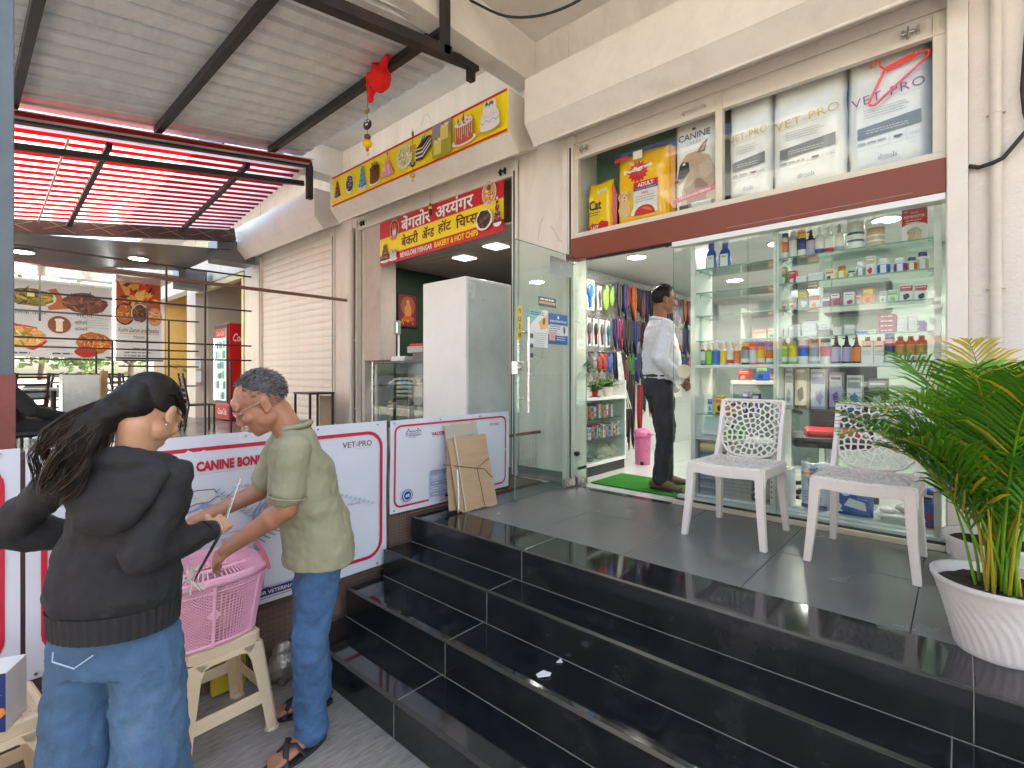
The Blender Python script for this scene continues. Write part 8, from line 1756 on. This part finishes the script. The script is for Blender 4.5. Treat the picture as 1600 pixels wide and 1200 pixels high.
# ---------------- woman in the black hooded jacket
wm_ = thing('person', 'woman with black ponytail in black hooded jacket and wide blue jeans, seen from behind', 'person', (-1.95, .32, 0)); g_ = V_(-.69, .72, 0).normalized(); rt_ = V_(.72, .69, 0).normalized(); sk2 = skinm('light_brown_skin', srgb(196, 148, 116))
wh_ = V_(-1.915, .335, .895); wn = V_(-1.835, .365, 1.385); ws_r = V_(-1.745, .44, 1.325); ws_l = V_(-1.985, .235, 1.325); we_r = V_(-1.725, .375, 1.125); ww_r = V_(-1.845, .575, 1.105); we_l = V_(-2.20, .125, 1.15); ww_l = V_(-2.13, .37, 1.04)
whc = V_(-1.835, .405, 1.500); whf = V_(-.55, .66, -.60).normalized(); Hw, Mw = head_frame(whc, whf)
F = Form(); head(F, Hw, Mw, .94); F.cap(wn+V_(0, 0, -.05), Hw(0, -.03, -.055), .052, .048); F.chain([ws_r, we_r, we_r+(ww_r-we_r)*.6, ww_r], [.032, .026, .022, .024]); F.chain([ws_l, we_l, ww_l], [.032, .026, .024])
hand(F, ww_r, V_(-.62, .75, .12), V_(-.5, -.35, -.6), V_(-.2, -.2, .9), .92, .75); hand(F, ww_l, V_(.5, .85, -.1), V_(-.6, .2, -.6), V_(0, 0, 1), .92, .5)
F.loft([(wh_, rt_*.12, g_*.08), ((wh_+wn)/2, rt_*.12, g_*.09), (wn-V_(0, 0, .06), rt_*.13, g_*.07)])
wl_r = wh_+rt_*.085; wl_l = wh_-rt_*.085; F.chain([wl_r+V_(0, 0, -.12), wl_r+V_(0, .01, -.4), V_(wl_r.x, wl_r.y, .08)], [.08, .055, .04]); F.chain([wl_l+V_(0, 0, -.12), wl_l+V_(0, .01, -.4), V_(wl_l.x, wl_l.y, .08)], [.08, .055, .04])
F.skin('body', sk2, wm_, .0048, 3)
jk = mat('black_jersey', (.014, .014, .016), .8, var=.15, vs=5, bump=.25, bs=300, fold=(5, .55, (1.6, 1.6, .7)))
F = Form()
F.loft([(wh_+V_(0, 0, .005)-g_*.0, rt_*.168, g_*.125), (wh_+V_(0, 0, .03), rt_*.172, g_*.130), (wh_+V_(0, 0, .07)-g_*.01, rt_*.178, g_*.134), (wh_+V_(0, 0, .18)-g_*.005, rt_*.174, g_*.128), (wh_+(wn-wh_)*.55, rt_*.166, g_*.115), (wn+V_(0, 0, -.13)-g_*.01, rt_*.164, g_*.10), (wn+V_(0, 0, -.06)-g_*.01, rt_*.150, g_*.080), (wn+V_(0, 0, -.01)-g_*.01, rt_*.085, g_*.066)])
F.chain([ws_r, ws_r+(we_r-ws_r)*.5+g_*.005, we_r+V_(.0, -.01, -.012), we_r+(ww_r-we_r)*.45+V_(0, 0, -.008), ww_r-(ww_r-we_r)*.14], [.056, .055, .058, .048, .037])
F.chain([ws_l, ws_l+(we_l-ws_l)*.5, we_l+V_(0, -.01, -.01), we_l+(ww_l-we_l)*.5, ww_l], [.056, .055, .058, .048, .040])
jkt = F.skin('hooded_jacket', jk, wm_, .0075, 4, [(.13, .036, 'CLOUDS'), (.05, .012, 'CLOUDS')])
# hood hanging on the back, ribbed hem and cuffs
F = Form(); bk_v = -g_
F.loft([(wn+V_(0, 0, -.215)+bk_v*.105, rt_*.03, bk_v*.018), (wn+V_(0, 0, -.17)+bk_v*.105, rt_*.085, bk_v*.035), (wn+V_(0, 0, -.10)+bk_v*.090, rt_*.135, bk_v*.048), (wn+V_(0, 0, -.045)+bk_v*.062, rt_*.145, bk_v*.048), (wn+V_(0, 0, .0)+bk_v*.035, rt_*.10, bk_v*.038)])
F.tube([wn+rt_*.095*math.cos(R_(a))+g_*(.075*math.sin(R_(a))-.005)+V_(0, 0, -.035+.03*math.sin(R_(a+180))*1) for a in range(-200, 30, 15)], .034, 12)
F.skin('hood', jk, jkt, .007, 5, [(.10, .028, 'CLOUDS')])
b = MB(); n = 90
for j, h_ in enumerate((-.035, .04)): b.v += [tuple(wh_+V_(0, 0, h_)+rt_*((.171+.003*(i % 2)+.005*j)*math.cos(2*math.pi*i/n))+g_*((.130+.003*(i % 2)+.005*j)*math.sin(2*math.pi*i/n))) for i in range(n)]
b.f += [(i, (i+1) % n, n+(i+1) % n, n+i) for i in range(n)]; b.m += [0]*n; b.sm += [False]*n; b.build('ribbed_hem', jk, jkt)
MB().cyl(ww_r-(ww_r-we_r)*.17, ww_r+(ww_r-we_r)*.0, .038, .033, n=20).build('cuff', jk, jkt); MB().tube([ww_r+(ww_r-we_r).normalized()*.012+(frame_of(ww_r-we_r)[0]*math.cos(a*.4)+frame_of(ww_r-we_r)[1]*math.sin(a*.4))*.029 for a in range(16)], .002, 6, closed=True).build('bangle', chrome, wm_)
F = Form(); F.loft([(wh_+V_(0, 0, .03), rt_*.145, g_*.104), (wh_+V_(0, 0, -.06), rt_*.156, g_*.114), (wh_+V_(0, 0, -.15), rt_*.166, g_*.122)])
for w0, s_ in ((wl_r, 1), (wl_l, -1)): F.chain([w0+V_(0, 0, -.09), w0+rt_*.014*s_+V_(0, 0, -.25), w0+rt_*.022*s_+V_(0, 0, -.45), w0+rt_*.026*s_+V_(0, 0, -.74)], [.094, .097, .100, .108])
wj = F.skin('wide_jeans', denim2, wm_, .008, 2, [(.09, .028, 'CLOUDS'), (.03, .008, 'CLOUDS')])
pk0 = wh_-g_*.124+V_(0, 0, -.02); b = MB(); b.tube([pk0-rt_*.08+V_(0, 0, -.03), pk0-rt_*.08+V_(0, 0, -.055)-g_*.003, pk0-rt_*.02+V_(0, 0, -.075)-g_*.004, pk0+rt_*.03+V_(0, 0, -.04)-g_*.002], .0022, 5).build('pocket_seam', seam, wj)
for w0, s_ in ((wl_r, 1), (wl_l, -1)):
    b = Form(); base = V_((w0+rt_*.02*s_).x, (w0+rt_*.02*s_).y, 0); b.loft([(base-g_*.08+V_(0, 0, .035), rt_*.035, V_(0, 0, .033)), (base+g_*.04+V_(0, 0, .04), rt_*.044, V_(0, 0, .038)), (base+g_*.14+V_(0, 0, .028), rt_*.042, V_(0, 0, .026)), (base+g_*.17+V_(0, 0, .02), rt_*.025, V_(0, 0, .016))]); b.build('shoe', pcol((.6, .6, .6)), wm_)
hw_, pw = haircap('hair', Hw, Mw, wm_, hair_blk, .94, .050, -.030, n=100, L=.01, thick=.012)
r = random.Random(12); tie = Hw(0, -.105*.94, .0); paths = []
Fh = Form(); Fh.cap(Hw(0, -.075, .0), tie, .058, .034)
flow = [tie, V_(-1.808, .268, 1.480), V_(-1.823, .238, 1.418), V_(-1.836, .222, 1.360), V_(-1.852, .208, 1.305)]
Fh.chain(flow, [.036, .046, .050, .042, .016]); po_ = Fh.skin('ponytail_core', hair_blk, hw_, .006, 3, [(.04, .014, 'CLOUDS')])
# combed strands from hairline to the tie
for i in range(900):
    a = r.uniform(-1.45, 1.45); t0 = r.uniform(.0, .95); x_ = math.sin(a); z_ = math.cos(a); st_ = Hw(x_*.081*.94, (.055-t0*.10)*.94*(1-.5*abs(x_)*0), (.036+z_*.090-abs(x_)*.045*(1-t0))*.94); m1 = Hw(x_*.086, -.045, .034+z_*.070); paths.append([st_, st_.lerp(m1, .55)+(st_-whc).normalized()*.006, m1, m1.lerp(tie, .6)+(m1-whc).normalized()*.006, tie+Vector((r.uniform(-.01, .01),)*3)])
strands('combed_strands', hair_blk, hw_, paths, .0011)
paths = []
for i in range(2300):
    rk = random.Random(100+i % 70); off = Vector((rk.gauss(0, 1), rk.gauss(0, 1), rk.gauss(0, 1)))*.013+Vector((r.gauss(0, 1), r.gauss(0, 1), r.gauss(0, 1)))*.0035; ph_ = rk.uniform(0, 6.28)+r.uniform(-.3, .3); fr_ = rk.uniform(7, 13); am = rk.uniform(.006, .016); L_ = rk.uniform(.6, 1.12)*r.uniform(.92, 1.04); p = []
    for j in range(13):
        s_ = j/12*L_*4; k = min(3, int(s_)); f = s_-k; q = flow[k].lerp(flow[min(4, k+1)], f); x, y, z = frame_of(flow[min(4, k+1)]-flow[k]); sp2 = (.4+1.35*min(1, s_/2.2))*(1.25-.25*s_/4); q = q+off*sp2+(x*math.cos(ph_+fr_*s_/4)+y*math.sin(ph_+fr_*s_/4))*am*(s_/2.5); q.z -= .012*max(0, s_-2.5); p.append(q)
    paths.append(p)
strands('ponytail_strands', mat('dark_brown_hair', (.018, .011, .008), .5, spec=.35, var=.4, vs=20), hw_, paths[:1600], .0011); strands('ponytail_highlights', mat('brown_hair_light', (.07, .038, .022), .4), hw_, paths[1600:], .0010)
MB().tube([tie+(Mw@V_(math.cos(a*.45), 0, math.sin(a*.45)))*.034 for a in range(14)], .006, 6, closed=True).build('hair_tie', rubber, hw_)
for s_ in (-1, 1): MB().ell(Hw(.029*s_, .075, .005), (.012, .009, .009)).build('eyelid', sk2, wm_); MB().tube([Hw(.018*s_, .083, -.001), Hw(.029*s_, .086, -.003), Hw(.041*s_, .079, .0)], .0014, 5).build('lashes', hair_blk, wm_)
gl = MB(); 
for s_ in (-1, 1): gl.tube([Hw((.031+.019*math.cos(a*.524))*s_, .094, .004+.014*math.sin(a*.524)) for a in range(12)], .001, 6, closed=True); gl.tube([Hw(.05*s_, .092, .01), Hw(.071*s_, .05, .012), Hw(.076*s_, -.005, .01)], .0014, 6)
gl.build('spectacles', rubber, wm_); [MB().ell(Hw(.074, -.012, -.032-.012*i), .0035).build('earring', chrome, wm_) for i in range(2)]
# strap and thin strip she holds
hp0 = ww_r+V_(-.62, .75, .12).normalized()*.075
tag(MB().tube([hp0+V_(-.04, .06, .13), hp0+V_(-.01, .02, .05), hp0], .0045, 8, flat=.35).build('grey_strip', chrome), 'thin shiny grey strip held up in the woman\'s right hand', 'strip')
b = MB(); b.prism([(-.004, 0), (.018, .0), (.014, .08), (0, .24), (-.008, .22), (-.010, .10)], hp0+V_(.0, .0, -.01), (-.35, .6, 0), (-.32, -.30, -.82), .003); tag(b.build('dark_strap', pcol((.04, .04, .045))), 'dark tapering strap hanging from the woman\'s hand over the basket', 'strap')

# ---------------- man inside the shop
mi = thing('person', 'man in white shirt and dark trousers standing inside the pet shop, hand in pocket', 'person', (-1.8, 3.98, PZ)); f3 = V_(.74, .67, 0).normalized(); r3 = V_(.67, -.74, 0).normalized(); z0 = PZ+.017
sk3 = skinm('shop_man_skin', srgb(135, 90, 65)); H3 = V_(-1.885, 3.965, 0); b3 = lambda a, c, z: H3+r3*a+f3*c+V_(0, 0, z0+z)
hc3 = b3(0, .05, 1.565); Hs, Ms = head_frame(hc3, (f3*.9+r3*.15+V_(0, 0, -.12)))
F = Form(); head(F, Hs, Ms, 1.0); F.cap(b3(0, 0, 1.38), Hs(0, -.03, -.05), .058, .055); F.chain([b3(.17, 0, 1.33), b3(.25, -.07, 1.07), b3(.20, .10, .90)], [.05, .04, .03]); F.chain([b3(-.17, 0, 1.33), b3(-.24, -.02, 1.05), b3(-.2, .12, .9)], [.05, .04, .03]); hand(F, b3(.19, .11, .90), (f3*.7-r3*.2+V_(0, 0, -.6)), -r3, f3+V_(0, 0, .6), 1, .4); hand(F, b3(-.2, .12, .9), (f3*.5+V_(0, 0, -.7)), r3, f3, 1, .4)
F.loft([(b3(0, 0, .85), r3*.15, f3*.1), (b3(0, 0, 1.3), r3*.15, f3*.1)]); F.skin('body', sk3, mi, .006, 2)
ws = mat('white_shirt', (.62, .64, .68), .75, var=.04, bump=.15, bs=200, fold=(5, .6, (1, 1, 1.6)))
F = Form(); F.loft([(b3(0, .01, .90), r3*.165, f3*.135), (b3(0, .02, .98), r3*.185, f3*.155), (b3(0, .02, 1.10), r3*.185, f3*.150), (b3(0, 0, 1.25), r3*.185, f3*.125), (b3(0, -.01, 1.34), r3*.165, f3*.095), (b3(0, -.01, 1.385), r3*.09, f3*.07), (b3(0, -.01, 1.40), r3*.068, f3*.062)]); F.chain([b3(.175, 0, 1.325), b3(.26, -.075, 1.07), b3(.205, .09, .905)], [.064, .062, .046]); F.chain([b3(-.175, 0, 1.325), b3(-.25, -.02, 1.06), b3(-.2, .10, .92)], [.064, .06, .046])
sh3 = F.skin('shirt', ws, mi, .009, 4, [(.10, .030, 'CLOUDS'), (.035, .010, 'CLOUDS')]); MB().tube([b3(0, -.008, 1.405)+r3*.066*math.cos(a*.45)+f3*.062*math.sin(a*.45)+V_(0, 0, -.012*math.sin(a*.45)) for a in range(14)], .012, 8, closed=True).build('collar', ws, sh3)
tr_ = mat('charcoal_jeans', (.028, .028, .034), .8, var=.3, vs=6, bump=.2, bs=200); F = Form(); F.loft([(b3(0, 0, .94), r3*.155, f3*.12), (b3(0, -.01, .86), r3*.168, f3*.130), (b3(0, -.005, .76), r3*.165, f3*.12)]); F.chain([b3(.085, 0, .80), b3(.095, .03, .45), b3(.085, -.02, .08)], [.094, .072, .066]); F.chain([b3(-.085, .0, .80), b3(-.10, .07, .45), b3(-.10, .08, .08)], [.094, .072, .066])
F.skin('trousers', tr_, mi, .009, 3, [(.08, .024, 'CLOUDS'), (.025, .008, 'CLOUDS')])
MB().tube([b3(0, 0, .935)+r3*.157*math.cos(a*.3)+f3*.122*math.sin(a*.3) for a in range(21)], .014, 6, closed=True, flat=1).build('belt', rubber, mi)
brs = mat('brown_suede', srgb(105, 80, 60), .8, var=.2)
for a, c in ((.09, -.03), (-.10, .07)):
    d_ = (f3*.75+r3*.65).normalized() if a > 0 else f3; s_ = V_(d_.y, -d_.x, 0); B_ = b3(a, c, 0); F = Form(); F.loft([(B_-d_*.075+V_(0, 0, .035), s_*.034, V_(0, 0, .033)), (B_+d_*.02+V_(0, 0, .05), s_*.042, V_(0, 0, .048)), (B_+d_*.12+V_(0, 0, .032), s_*.046, V_(0, 0, .030)), (B_+d_*.19+V_(0, 0, .022), s_*.034, V_(0, 0, .018))]); F.cap(B_+V_(0, 0, .06), B_+V_(0, 0, .10), .045, .05); so2 = F.skin('shoe', brs, mi, .007, 3)
    MB().prism([(.046*math.sin(t*.35)*(1.05 if math.cos(t*.35) > 0 else .9), .06+.135*math.cos(t*.35)) for t in range(18)][::-1], B_+V_(0, 0, .001), s_, d_, -.014 if False else .012).build('sole', rubber, so2)
h3, p3_ = haircap('hair', Hs, Ms, mi, hair_blk, 1.0, .045, -.045, n=600, L=.018, thick=.010); strands('hair_strands', hair_blk, h3, p3_, .0012)
# seated person glimpsed at far left
sp3 = thing('person', 'person in black seated at the far left beyond the barricade, mostly hidden by the post', 'person', (-6.6, .35, PZ)); F = Form(); F.loft([(V_(-6.6, .35, 1.1), V_(.2, 0, 0), V_(0, .15, 0)), (V_(-6.6, .33, 1.35), V_(.21, 0, 0), V_(0, .14, 0)), (V_(-6.6, .28, 1.58), V_(.18, 0, 0), V_(0, .1, 0)), (V_(-6.6, .26, 1.66), V_(.07, 0, 0), V_(0, .06, 0))]); F.chain([V_(-6.42, .32, 1.52), V_(-6.36, .5, 1.28), V_(-6.45, .72, 1.22)], [.07, .06, .05]); F.chain([V_(-6.5, .38, 1.12), V_(-6.5, .80, 1.14), V_(-6.5, .82, .72)], [.10, .08, .06]); F.chain([V_(-6.72, .38, 1.12), V_(-6.72, .80, 1.14), V_(-6.72, .82, .72)], [.10, .08, .06])
F.skin('clothes', jk, sp3, .012, 3, [(.1, .03, 'CLOUDS')]); H5, M5 = head_frame((-6.6, .25, 1.80), (.3, .9, -.2)); F = Form(); head(F, H5, M5, 1.0); F.cap(V_(-6.6, .26, 1.62), H5(0, -.02, -.05), .055, .05); hand(F, V_(-6.45, .72, 1.22), (0, 1, 0), (0, 0, -1), (1, 0, 0), 1, .5); F.skin('body', sk1, sp3, .008, 2)
haircap('hair', H5, M5, sp3, hair_blk, 1.0, .045, -.045, n=10); MB().box(-6.8, -6.4, .1, .55, 1.06, 1.09).build('bench_seat', steel_dark, sp3)
